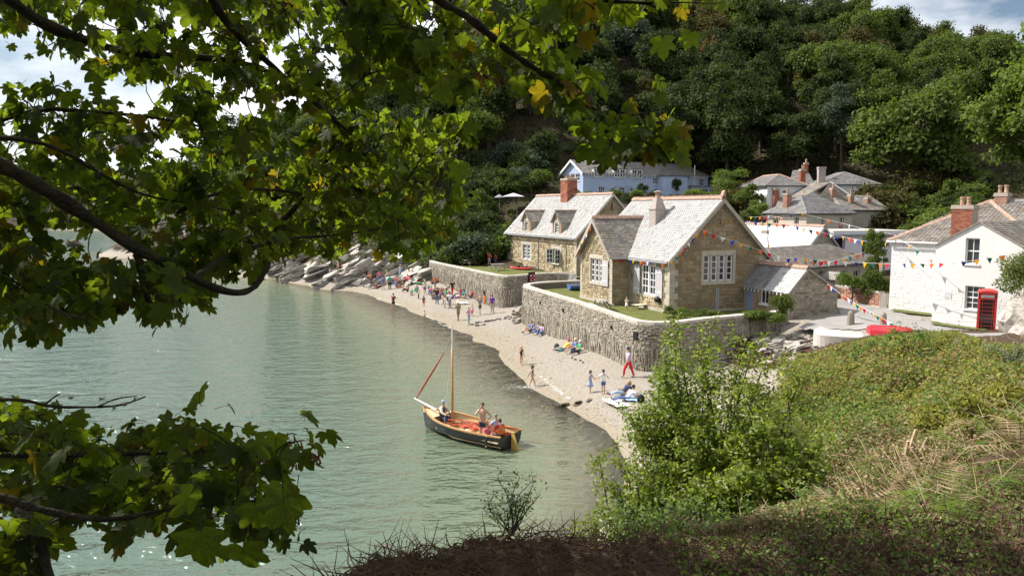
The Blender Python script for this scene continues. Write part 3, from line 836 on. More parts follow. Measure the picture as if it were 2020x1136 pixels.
    # back and side walls
    MB().box(.01, W, L-.3, L, -.8, E).box(W-.25, W-.01, .01, L, -.8, E).box(.0, .25, Y1, L, -.8, E).box(WX, 0, Y1-.25, Y1-.005, -.8, WE).obj('rear_wall', MT['mortar'], t)
    # --- roofs
    k = .99; ez = 3.7; x0 = -.4
    rz_ = ez + k*(AX+.4)
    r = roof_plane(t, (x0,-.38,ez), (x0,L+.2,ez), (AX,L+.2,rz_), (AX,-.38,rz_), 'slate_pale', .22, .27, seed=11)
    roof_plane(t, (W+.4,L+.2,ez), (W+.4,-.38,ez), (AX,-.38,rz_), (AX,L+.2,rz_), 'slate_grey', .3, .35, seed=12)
    ridge_tiles(r, (AX,-.38,rz_+.1), (AX,L+.2,rz_+.1), 'terracotta', .46, True, .16)
    MB().prism([(AX-.18,-.4,rz_+.1),(AX+.12,-.4,rz_+.1),(AX+.02,-.4,rz_+.5),(AX-.05,-.4,rz_+.42)], (0,.3,0)).obj('finial', MT['terracotta'], r)
    wr = ez + k*2.95
    xe = (wr - ez)/k - .4
    a = roof_plane(t, (WX-.4,Y0-.3,ez), (0.3,Y0-.3,ez), (xe+.1,YM,wr), (WX-.4,YM,wr), 'slate_lichen', .22, .27, seed=13)
    roof_plane(t, (0.3,Y1+.3,ez), (WX-.4,Y1+.3,ez), (WX-.4,YM,wr), (xe+.1,YM,wr), 'slate_pale', .22, .27, seed=14)
    ridge_tiles(a, (WX-.4,YM,wr+.1), (xe+.1,YM,wr+.1), 'terracotta', .42, True, .15)
    # bargeboards
    def barge(p, q, d, drop=.34, m='barge'):
        p = Vector(p); q = Vector(q)
        MB().prism([p, q, q - UP*drop, p - UP*drop], d).obj('bargeboard', MT[m], t)
    barge((x0,-.42,ez-.02), (AX,-.42,rz_-.02), (0,.06,0)); barge((AX+.002,-.42,rz_-.02), (W+.4,-.42,ez-.02), (0,.06,0))
    barge((WX-.44,Y0-.3,ez-.02), (WX-.44,YM,wr-.02), (.06,0,0)); barge((WX-.44,YM+.002,wr-.02), (WX-.44,Y1+.3,ez-.02), (.06,0,0), m='quoin')
    MB().box(W-.75, W-.55, -.9, -.3, 5.55, 5.8).obj('purlin_end', MT['barge'], t)
    gutter(t, (x0-.05,-.3,ez-.08), (x0-.05,Y0-.3,ez-.08)); gutter(t, (WX-.3,Y0-.36,ez-.08), (-.3,Y0-.36,ez-.08))
    downpipe(t, -.1, Y0-.12, 0, ez-.1)
    # --- granite chimney on the front slope
    cx0, cx1, cy0, cy1 = 1.95, 2.85, 5.2, 6.15
    c = MB().box(cx0, cx1, cy0, cy1, 5.0, 7.25)
    c.box(cx0-.05, cx1+.05, cy0-.05, cy1+.05, 7.252, 7.33)
    b = [(cx0,cy0,7.332),(cx1,cy0,7.332),(cx1,cy1,7.332),(cx0,cy1,7.332)]; u = [(cx0+.22,cy0+.22,8.15),(cx1-.22,cy0+.22,8.15),(cx1-.22,cy1-.22,8.15),(cx0+.22,cy1-.22,8.15)]
    for i in range(4): c.poly([b[i], b[(i+1)%4], u[(i+1)%4], u[i]])
    c.poly(u)
    c = c.obj('chimney', MT['granite'], t)
    pot(c, 2.4, 5.67, 8.12, .45, .2, 'terracotta')
    MB().lathe([(.3,0),(.3,.06),(.05,.12)], (2.4,5.67,8.58), 10).obj('chimney_cap', MT['granite'], c)
    return t
build_cottage_near()

# ================================================================== far stone cottage with dormers
def build_cottage_far():
    loc = PZ(1137, 545, 3.4)
    t = thing('dormer_cottage', 'two-storey stone cottage with two arched dormers and tall brick chimney', 'cottage', loc, R(24.5))
    L, W, E = 18.0, 8.6, 4.35; AX = 4.3; ez = 4.06; rz_ = 8.85; k = (rz_-ez)/(AX+.4)
    wins = [(3.72, 5.4, 1.1, 2.7), (11.25, 13.4, 1.1, 2.86)]
    holes = [(L-b, L-a, c, d) for a, b, c, d in wins]
    mb = MB(); wall_face(mb, (0,L,0), (0,-1,0), (-1,0,0), L, E, holes, .22, base=-1.5)
    f = mb.obj('front_wall', MT['mortar'], t)
    rubble_face(f, (0,L,0), (0,-1,0), (-1,0,0), L, lambda z: (.7, L-.5), [(a-.35, b+.35, c-.2, d+.35) for a, b, c, d in holes], 'rubble', (.18,.34), (.3,.8), -.5, E-.02, (.02,.08), gap=.035)
    for i, (a, b, c, d) in enumerate(wins):
        MB().box(-.06, .02, a-.35, b+.35, d, d+.35).box(-.08, .02, a-.35, b+.35, c-.2, c).box(-.055, .02, a-.35, a, c+.002, d-.002).box(-.055, .02, b, b+.35, c+.002, d-.002).obj('window_surround', MT['coping'], t)
    window(t, (0,L,0), (0,-1,0), (-1,0,0), holes[1][0], holes[1][1], holes[1][2], holes[1][3], 2, 4, .1, .1, .06, lights=2, mull=.08, mullmat='white_paint', sill='white_paint')
    # right-hand window stands open: two casements swung outwards
    h = holes[0]
    MB().box(.19, .2, L-h[1]+.02, L-h[0]-.02, h[2], h[3]).obj('curtain', MT['curtain'], t)
    for y, sgn in ((3.74, -1), (5.38, 1)):
        cas = MB()
        y1 = y + sgn*.22
        for z0, z1 in ((1.12,1.2),(1.6,1.66),(2.06,2.12),(2.6,2.68)): cas.obox((-.02,y,z0), (-.75,y1-y,0), (0,.05,0), (0,0,z1-z0))
        cas.obox((-.02,y,1.12), (-.08,(y1-y)*.1,0), (0,.05,0), (0,0,1.56)); cas.obox((-.69,y+(y1-y)*.9,1.12), (-.08,(y1-y)*.1,0), (0,.05,0), (0,0,1.56)); cas.obox((-.37,y+(y1-y)*.48,1.12), (-.05,(y1-y)*.06,0), (0,.05,0), (0,0,1.56))
        co = cas.obj('casement', MT['white_paint'], t)
        MB().poly([(-.04,y+.025,1.15),(-.76,y1+.025,1.15),(-.76,y1+.025,2.65),(-.04,y+.025,2.65)]).obj('pane', MT['pane_glass'], co)
    MB().obox((-.25,3.65,1.0), (.27,0,0), (0,1.8,0), (0,0,.1)).obj('sill', MT['white_paint'], t)
    z = -1.4; q = 0
    while z < E-.4:
        MB().box(-.06, 0, -.05, .45 if q % 2 else .7, z+.01, z+.46).obj('quoin', MT['quoin'], f); MB().box(-.06, 0, L-(.6 if q % 2 else .8), L+.04, z+.01, z+.46).obj('quoin', MT['coping'], f); z += .47; q += 1
    # right gable
    mb = MB(); wall_face(mb, (0,0,0), (1,0,0), (0,-1,0), W, E, (), .2, (AX, 8.6), base=-1.5)
    g = mb.obj('gable_wall', MT['mortar'], t)
    rubble_face(g, (0,0,0), (1,0,0), (0,-1,0), W, lambda z: (.05, W-.05) if z < E else (max(.1, (z-E)*AX/(8.6-E)+.15), W-(z-E)*(W-AX)/(8.6-E)-.15), [], 'ashlar', (.28,.4), (.5,.95), -.5, 8.3, (.02,.05))
    MB().box(AX-.06, AX+.06, -.06, .01, 7.0, 7.9).obj('vent_slit', MT['opening_shade'], g)
    MB().box(0, W, L-.2, L, -1.5, E).box(W-.2, W, 0.01, L, -1.5, E).obj('rear_wall', MT['mortar'], t)
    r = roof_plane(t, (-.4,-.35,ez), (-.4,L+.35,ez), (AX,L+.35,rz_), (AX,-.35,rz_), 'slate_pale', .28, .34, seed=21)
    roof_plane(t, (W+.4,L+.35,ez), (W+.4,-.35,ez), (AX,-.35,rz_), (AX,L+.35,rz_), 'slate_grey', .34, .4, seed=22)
    ridge_tiles(r, (AX,-.35,rz_+.1), (AX,L+.35,rz_+.1), 'terracotta', .6, False, .17)
    MB().prism([Vector((-.4,-.4,ez-.02)), Vector((AX,-.4,rz_-.02)), Vector((AX,-.4,rz_-.3)), Vector((-.4,-.4,ez-.3))], (0,.05,0)).prism([Vector((AX+.002,-.4,rz_-.02)), Vector((W+.4,-.4,ez-.02)), Vector((W+.4,-.4,ez-.3)), Vector((AX+.002,-.4,rz_-.3))], (0,.05,0)).obj('bargeboard', MT['coping'], t)
    gutter(t, (-.45,-.3,ez-.1), (-.45,L+.3,ez-.1)); downpipe(t, -.1, 2.2, -1, ez); downpipe(t, -.1, 9.0, -1, ez)
    # dormers
    for yc, hw in ((4.45, 1.02), (12.3, 1.15)):
        dz0, dz1, ap = 3.6, 5.75, 6.95
        d = MB()
        aw = hw*.45
        wall_face(d, (-.03,yc+hw,0), (0,-1,0), (-1,0,0), 2*hw, dz1, [(hw-aw, hw+aw, 4.25, 5.55)], .2, (hw, ap-.12), base=dz0)
        d.poly([(-.03,yc-hw,dz0),(2.2,yc-hw,dz0),(2.2,yc-hw,dz1),(-.03,yc-hw,dz1)]); d.poly([(-.03,yc+hw,dz0),(2.2,yc+hw,dz0),(2.2,yc+hw,dz1),(-.03,yc+hw,dz1)])
        do = d.obj('dormer', MT['mortar'], t)
        # brick edging and arched head
        ed = MB()
        ed.box(-.06, -.031, yc-hw, yc-hw+.2, dz0+.5, dz1); ed.box(-.06, -.031, yc+hw-.2, yc+hw, dz0+.5, dz1)
        ed.prism([(-.06,yc-hw,dz1),(-.06,yc-hw+.2,dz1),(-.06,yc,ap-.35),(-.06,yc,ap-.12)], (.029,0,0)); ed.prism([(-.06,yc+hw,dz1),(-.06,yc+hw-.2,dz1),(-.06,yc,ap-.35),(-.06,yc,ap-.12)], (.029,0,0))
        ed.obj('brick_edging', MT['brick_pale'], do)
        ar = MB()
        for i in range(7):
            a0, a1 = math.pi*i/7, math.pi*(i+1)/7
            p = [(-.075, yc+math.cos(a)*rr_, 5.3+math.sin(a)*rr_*.95) for a, rr_ in ((a0,aw),(a1,aw),(a1,aw+.2),(a0,aw+.2))]
            ar.prism(p, (.043,0,0))
        ar.box(-.075, -.032, yc-aw-.17, yc-aw, 4.2, 5.3); ar.box(-.075, -.032, yc+aw, yc+aw+.17, 4.2, 5.3)
        ar.obj('window_surround', MT['coping'], do)
        window(do, (-.03,yc+hw,0), (0,-1,0), (-1,0,0), hw-aw, hw+aw, 4.25, 5.55, 2, 4, .08, .08, .05, sill=False)
        roof_plane(do, (-.3,yc-hw-.15,dz1-.1), (2.4,yc-hw-.15,dz1-.1), (2.9,yc,ap), (-.3,yc,ap), 'slate_lichen', .25, .3, .07, seed=31)
        roof_plane(do, (2.4,yc+hw+.15,dz1-.1), (-.3,yc+hw+.15,dz1-.1), (-.3,yc,ap), (2.9,yc,ap), 'slate_pale', .25, .3, .07, seed=32)
        MB().tube([(-.32,yc,ap+.04),(2.7,yc,ap+.04)], .09, 6).obj('dormer_ridge', MT['terracotta'], do)
    # brick chimney
    c = chimney(t, 4.05, 9.2, 1.3, 1.7, 7.2, 10.75, 'brick', 0, 'LF', bl=.45, bh=.22)
    for i in range(5):
        p = pot(c, 4.05 + rnd.uniform(-.1,.1), 8.6+.3*i, 10.77, .22+.1*rnd.random(), .13, 'terracotta')
build_cottage_far()

# ================================================================== outbuilding attached to the near cottage
def build_outhouse():
    B = Vector((math.cos(R(21)), math.sin(R(21)), 0))
    loc = PZ(1650, 630, 3.1) - B*4.03
    t = thing('stone_outhouse', 'low stone outhouse with half pale slate roof beside the cottage gable', 'outhouse', loc, R(21))
    W, L, E, RX, RZ = 4.03, 4.75, 2.2, 1.3, 3.62
    mb = MB(); pts = [(0,0,-1.5),(W,0,-1.5),(W,0,E-.2),(RX,0,RZ-.1),(0,0,E)]
    mb.poly(pts); mb.poly([(p[0], L, p[2]) for p in pts][::-1]); mb.poly([(W,0,-1.5),(W,L,-1.5),(W,L,E-.2),(W,0,E-.2)])
    wl = mb.obj('wall', MT['mortar'], t)
    rubble_face(wl, (0,0,0), (1,0,0), (0,-1,0), W, lambda z: (.02, W-.02) if z < E-.25 else ((z-E)*RX/(RZ-E)+.1 if z > E else .05, W-(z-E+.25)*(W-RX)/(RZ-E+.25)), [], 'rubble_grey', (.12,.22), (.2,.6), -1.4, RZ-.2, (.02,.06))
    # front side: white-stone pier, window and blue door under the eave
    mb = MB(); wall_face(mb, (0.02,L,0), (0,-1,0), (-1,0,0), L, E, [(1.75,2.6,.95,1.95), (.12,.95,-.6,1.9)], .2, base=-1.5)
    fw2 = mb.obj('front_wall', MT['mortar'], t)
    rubble_face(fw2, (0.02,L,0), (0,-1,0), (-1,0,0), L, lambda z: (1.05, L), [(1.65,2.7,.85,2.05)], 'ashlar', (.14,.24), (.25,.5), -1.2, E-.05, (.02,.05))
    window(t, (0.02,L,0), (0,-1,0), (-1,0,0), 1.75, 2.6, .95, 1.95, 2, 1, .08, .07, .05)
    dr = MB().box(.1, .15, L-.94, L-.13, -.6, 1.89).obj('door', MT['blue_door'], t)
    for i in range(5): MB().box(.085, .099, L-.93+i*.16, L-.93+i*.16+.15, -.55, 1.85).obj('board', MT['blue_door'], dr)
    for z, m in ((-.4,1), (.6,1)): MB().box(-.03, .02, L-1.3, L-1.06, z, z+.95).obj('brick_pier', MT['brick_pale'], t)
    k = (RZ-1.95)/(RX+.3)
    ya = -.18; yb = 2.3
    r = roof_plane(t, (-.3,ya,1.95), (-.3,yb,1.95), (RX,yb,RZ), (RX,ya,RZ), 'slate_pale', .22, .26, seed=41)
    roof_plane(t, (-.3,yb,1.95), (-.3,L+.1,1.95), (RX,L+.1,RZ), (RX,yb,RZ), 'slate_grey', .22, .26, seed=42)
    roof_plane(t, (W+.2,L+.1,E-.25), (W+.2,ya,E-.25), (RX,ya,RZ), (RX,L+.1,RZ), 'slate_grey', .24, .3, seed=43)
    ridge_tiles(r, (RX,ya,RZ+.1), (RX,L,RZ+.1), 'terracotta', .34, True, .14)
    for i in range(12): MB().box(-.33, -.3, ya+.3+i*.38, ya+.38+i*.38, 1.78, 1.93).obj('rafter_end', MT['white_paint'], t)
build_outhouse()

# ================================================================== white cottage on the right
def build_white_house():
    loc = PZ(1838, 631, 3.8)
    t = thing('white_cottage', 'whitewashed cottage with steep gable, slate roofs and red brick chimney', 'cottage', loc, R(-56))
    uw = (1.72, 2.5, 3.6, 5.12); lw = (1.85, 2.95, .92, 2.3)
    mb = MB(); wall_face(mb, (0,0,0), (1,0,0), (0,-1,0), 5.0, 4.65, [uw, lw], .25, (2.45, 6.05), base=-1.2)
    mb.poly([(0,0,-1.2),(0,3.3,-1.2),(0,3.3,4.65),(0,0,4.65)]); mb.poly([(5,0,-1.2),(5,6,-1.2),(5,6,4.65),(5,0,4.65)])
    wall_face(mb, (-4.64,3.3,0), (1,0,0), (0,-1,0), 4.64, 4.7, (), .2, base=-1.2)
    mb.poly([(-4.64,3.3,-1.2),(-4.64,9.5,-1.2),(-4.64,9.5,4.7),(-4.64,3.3,4.7)])
    wl = mb.obj('wall', MT['whitewash'], t)
    rubble_face(wl, (-4.64,3.3,0), (1,0,0), (0,-1,0), 4.64, lambda z: (.0, 4.6), [], 'whitewash', (.12,.22), (.25,.7), -.6, 4.3, (.008,.022), gap=.008)
    rubble_face(wl, (0,0,0), (1,0,0), (0,-1,0), 5, lambda z: (.0, 5.0), [(a-.1,b+.1,c-.2,d+.1) for a,b,c,d in (uw,lw)], 'whitewash', (.12,.22), (.25,.7), -.6, 2.0, (.004,.016), gap=.008)
    window(t, (0,0,0), (1,0,0), (0,-1,0), uw[0], uw[1], uw[2], uw[3], 2, 2, .14, .06, .035, mid=True)
    window(t, (0,0,0), (1,0,0), (0,-1,0), lw[0], lw[1], lw[2], lw[3], 3, 4, .14, .06, .035, mid=True)
    MB().box(.69, 1.1, -.03, -.001, 1.42, 1.8).obj('plaque', pm('plaque', (.42,.42,.44), (.60,.60,.62), 14, .6, stretch=(.4,1,1.6)), t)
    # roofs: gable wing
    r = roof_plane(t, (-.12,-.1,4.6), (-.12,3.4,4.6), (2.45,5.6,6.12), (2.45,-.1,6.12), 'slate_grey', .2, .25, .06, seed=51)
    roof_plane(t, (5.15,5.6,4.6), (5.15,-.1,4.6), (2.45,-.1,6.12), (2.45,5.6,6.12), 'slate_lichen', .2, .25, .06, seed=52)
    # main hipped roof
    e = 4.68
    A = Vector((-4.9,3.05,e)); B = Vector((9,3.05,e)); ra = Vector((-.2,7.0,7.35)); rb = Vector((9,7.0,7.35)); D = Vector((-4.9,10.5,e)); C = Vector((9,10.5,e))
    m = roof_plane(t, A, B, rb, ra, 'slate_lichen', .2, .26, .1, seed=53); roof_plane(t, D, A, ra, ra, 'slate_lichen', .22, .3, .1, seed=54); roof_plane(t, C, D, ra, rb, 'slate_grey', .4, .5, .1, seed=55)
    ridge_tiles(m, A + UP*.06, ra + UP*.06, 'terracotta', .4, rad=.12); ridge_tiles(m, ra + UP*.06, Vector((3.2,4.2,5.6)), 'terracotta', .4, rad=.11); ridge_tiles(m, ra + UP*.06, rb + UP*.06, 'slate_grey', .5, rad=.12)
    gutter(t, (-4.9,3.0,4.6), (-.05,3.0,4.6), 'white_paint'); downpipe(t, -.15, 3.2, 4.1, 4.6, 'white_paint')
    chimney(t, .45, 2.35, 1.25, .7, 4.6, 7.05, 'brick', 2, 'LF', bl=.24, bh=.085)
    chimney(t, .55, 7.0, .75, .6, 6.9, 7.85, 'brick_pale', 2, 'LF', bl=.24, bh=.1)
build_white_house()

# ================================================================== barn with white-washed roof and its low grey range
def build_barn():
    p = PY(1628, 446, 66)
    t = thing('barn', 'stone barn with white-limed slate roof and dark open gable', 'barn', (p.x, p.y, 3.9), R(21))
    rz_ = p.z - 3.9; k = 1.05
    r = roof_plane(t, (-3.6,0,rz_-k*3.6), (-3.6,11.5,rz_-k*3.6), (0,11.5,rz_), (0,0,rz_), 'roof_white', .26, .34, .1, seed=61)
    roof_plane(t, (3.2,11.5,rz_-k*3.2), (3.2,0,rz_-k*3.2), (0,0,rz_), (0,11.5,rz_), 'slate_lichen', .3, .4, .1, seed=62)
    ridge_tiles(r, (0,0,rz_+.08), (0,11.5,rz_+.08), 'terracotta', .5, rad=.13)
    MB().poly([(-3.3,.25,-1),(2.9,.25,-1),(2.9,.25,rz_-k*2.9-.15),(0,.25,rz_-.15),(-3.3,.25,rz_-k*3.3-.15)]).box(-3.3,-3.1,.26,11.3,-1,rz_-k*3.3-.2).box(2.7,2.9,.26,11.3,-1,rz_-k*2.9-.2).obj('wall', MT['rubble_grey'], t)
    MB().prism([Vector((-1.9,-.04,rz_-k*1.9-.02)), Vector((0,-.04,rz_-.02)), Vector((0,-.04,rz_-.25)), Vector((-1.9,-.04,rz_-k*1.9-.25))], (0,.05,0)).prism([Vector((0.002,-.04,rz_-.02)), Vector((1.9,-.04,rz_-k*1.9-.02)), Vector((1.9,-.04,rz_-k*1.9-.25)), Vector((0.002,-.04,rz_-.25))], (0,.05,0)).obj('bargeboard', MT['grey_pipe'], t)
    # low range in front
    q = PY(1540, 530, 56.2)
    t2 = hip_block('low_range', 'low cream-walled range with lichened slate roof behind the flagged yard', (q.x, q.y, 3.85), R(38), 13.6, 5.6, 2.3, 1.45, 'grey_render', 'slate_lichen', .35, 2.2,
              [('F',3.6,4.3,.6,1.7,2,2), ('F',8.6,9.5,.3,1.8,2,3), ('F',10.6,11.6,.6,1.7,2,2)], hipm=None, seed=64, course=.24, swid=.3, cat='outbuilding')
    MB().box(6.1, 7.0, -.06, -.005, -.3, 1.9).obj('door', MT['blue_door'], t2)
    pc = MB().prism([(5.0,-1.5,-1),(5.9,-1.5,-1),(5.9,-1.5,1.35),(5.45,-1.5,1.75),(5.0,-1.5,1.35)], (0,1.45,0)).obj('porch', MT['timber_grey'], t2)
    MB().prism([(4.85,-1.65,1.3),(5.45,-1.65,1.86),(5.45,-1.65,1.94),(4.8,-1.65,1.36)], (0,1.6,0)).prism([(6.05,-1.65,1.3),(5.45,-1.65,1.86),(5.45,-1.65,1.94),(6.1,-1.65,1.36)], (0,1.6,0)).obj('porch_roof', MT['slate_lichen'], pc)
    MB().box(6.3, 6.5, -1.2, -.3, -1, 1.0).obj('green_board', MT['green_paint'], t2)
build_barn()

# ================================================================== flat-roofed garage
def build_garage():
    p = PY(1645, 462, 71)
    t = thing('flat_roof_garage', 'flat-roofed white garage with blue fascia stripe behind the barn', 'garage', (p.x, p.y, 5.2), R(8))
    h = 8.45 - 5.2
    mb = MB(); wall_face(mb, (0,0,0), (1,0,0), (0,-1,0), 7.6, h-.1, [(.15,1.2,.8,2.7),(2.9,4.9,1.2,2.55)], .6, base=-1.5)
    mb.poly([(0,0,-1.5),(0,6,-1.5),(0,6,h-.1),(0,0,h-.1)]); mb.poly([(7.6,0,-1.5),(7.6,6,-1.5),(7.6,6,h-.1),(7.6,0,h-.1)])
    mb.obj('wall', MT['pale_render'], t)
    MB().box(-.3, 7.9, -.4, 6.2, h-.098, h+.12).obj('roof', MT['concrete'], t)
    MB().box(-.3, 7.9, -.43, -.401, h-.28, h+.0).obj('fascia', MT['white_paint'], t)
    MB().box(-.3, 7.9, -.445, -.431, h-.24, h-.16).obj('fascia_stripe', MT['blue_door'], t)
    MB().box(2.9, 4.9, -.02, .1, 2.4, 2.55).obj('door_lintel', MT['blue_door'], t)
    MB().box(2.9, 4.9, .55, .58, 1.2, 2.4).obj('garage_shade_panel', MT['opening_shade'], t); MB().box(.15, 1.2, .55, .58, .8, 2.7).obj('doorway_shade_panel', MT['opening_shade'], t)  # dark panels painting the shade inside both openings
build_garage()

# ================================================================== cream and white houses up the lane
def build_lane_houses():
    c5 = PY(1590, 455, 82)
    t = hip_block('cream_house', 'cream rendered house with hipped grey slate roof and brick chimney up the lane', (c5.x, 82, 7.4), R(30), 7.6, 5.5, 2.7, 1.85, 'cream_render', 'slate_grey', .3, 2.4,
                  [('F',2.45,2.98,1.1,2.3,2,2),('F',5.5,6.15,.9,2.25,2,3),('L',5.5-4.5,5.5-3.75,1.15,2.3,2,3),('L',5.5-1.6,5.5-1.0,1.1,2.3,2,3)], hipm='slate_grey', seed=71)
    chimney(t, .9, 3.4, .75, .6, 2.5, 4.9, 'brick_pale', 1, 'LF', bl=.26, bh=.16)
    p = PY(1688, 455, 88)
    t = hip_block('grey_house', 'low grey-cream house with lichened roof and two brick chimneys behind the cream house', (p.x-1.2, 88.5, 7.3), R(18), 6.2, 5.0, 3.15, 1.75, 'grey_render', 'slate_lichen', .3, .4,
                  [('F',3.9,4.5,1.6,2.6,2,2)], hipm=None, seed=75)
    chimney(t, 1.9, 1.2, .55, .55, 3.0, 4.9, 'brick_pale', 1, 'LF'); chimney(t, 4.4, 1.2, .6, .55, 3.0, 4.6, 'brick_pale', 1, 'LF')
    downpipe(t, 5.0, -.1, -1, 3.1)
    # gabled lichen roof between
    p = PY(1637, 360, 92)
    t = thing('gabled_house', 'house with white-edged gable and brown lichened roof between the lane houses', 'house', (p.x, p.y, 8.5), R(12))
    rz_ = p.z - 8.5
    roof_plane(t, (-3.4,0,rz_-1.75), (-3.4,6,rz_-1.75), (0,6,rz_), (0,0,rz_), 'slate_lichen', .3, .4, .1, seed=81)
    roof_plane(t, (3.2,6,rz_-1.6), (3.2,0,rz_-1.6), (0,0,rz_), (0,6,rz_), 'slate_lichen', .3, .4, .1, seed=82)
    roof_plane(t, (-3.3,-1.8,rz_-2.6), (3.1,-1.8,rz_-2.6), (0,.02,rz_-.05), (0,.02,rz_-.05), 'slate_lichen', .3, .4, .1, seed=83)
    MB().box(-3.1, 3.0, .1, 6, -2, rz_-1.8).obj('wall', MT['cream_render'], t)
    MB().tube([(0,-.02,rz_+.06),(3.1,-1.82,rz_-2.5)], .11, 6).obj('white_verge', MT['white_paint'], t)
    chimney(t, -.2, -1.0, .6, .55, rz_-1.8, rz_-.7, 'brick_pale', 1, 'LF')
    # white house, upper left
    p = PY(1513, 395, 95)
    t = hip_block('white_hip_house', 'white house with terracotta-edged hipped roof at the top of the lane', (p.x, 95, 9.0), R(6), 5.1, 9.0, 4.45, 1.45, 'pale_render', 'slate_grey', .25, 2.2,
                  [('F',2.0,2.85,2.95,3.85,2,2)], hipm='terracotta', seed=85)
    chimney(t, 4.9, .9, .62, .6, 3.6, 6.5, 'brick', 1, 'LF', bl=.24, bh=.12)
    chimney(t, .95, -.45, .62, .5, 1.5, 4.1, 'brick', 0, 'LF', bl=.24, bh=.14)
    MB().prism([(-.6,-3.2,1.2),(6,-3.2,1.2),(6,-.1,3.0),(1.5,-.1,3.0)], (0,0,-.15)).obj('lean_to_roof', MT['slate_lichen'], t)
    MB().box(0, 5.6, -3, -.05, -2, 1.1).obj('lean_to_wall', MT['cream_render'], t)
    p = PY(1645, 385, 104)
    t = hip_block('white_rear_house', 'white house with grey hipped roof and stone chimney at the wood edge', (p.x-1.5, 104, 9.5), R(-4), 7.2, 8, 4.35, 1.7, 'pale_render', 'slate_grey', .3, 2.2, [('F',4.2,4.9,2.4,3.5,2,2)], hipm='slate_grey', seed=91)
    chimney(t, .2, 1.6, .95, .8, 4.0, 6.75, 'granite', 0, 'LF')
    chimney(t, -1.6, 2.6, .5, .5, 4.0, 7.4, 'brick', 1, 'LF')
    roof_plane(t, (-4.6,-.2,4.4), (-1.2,-.2,4.4), (-1.2,3.2,6.4), (-3.2,3.2,6.4), 'slate_grey', .3, .4, .1, seed=92)
    MB().box(-4.4, -.1, 0, 4, -2, 4.3).obj('side_wall', MT['pale_render'], t)
build_lane_houses()

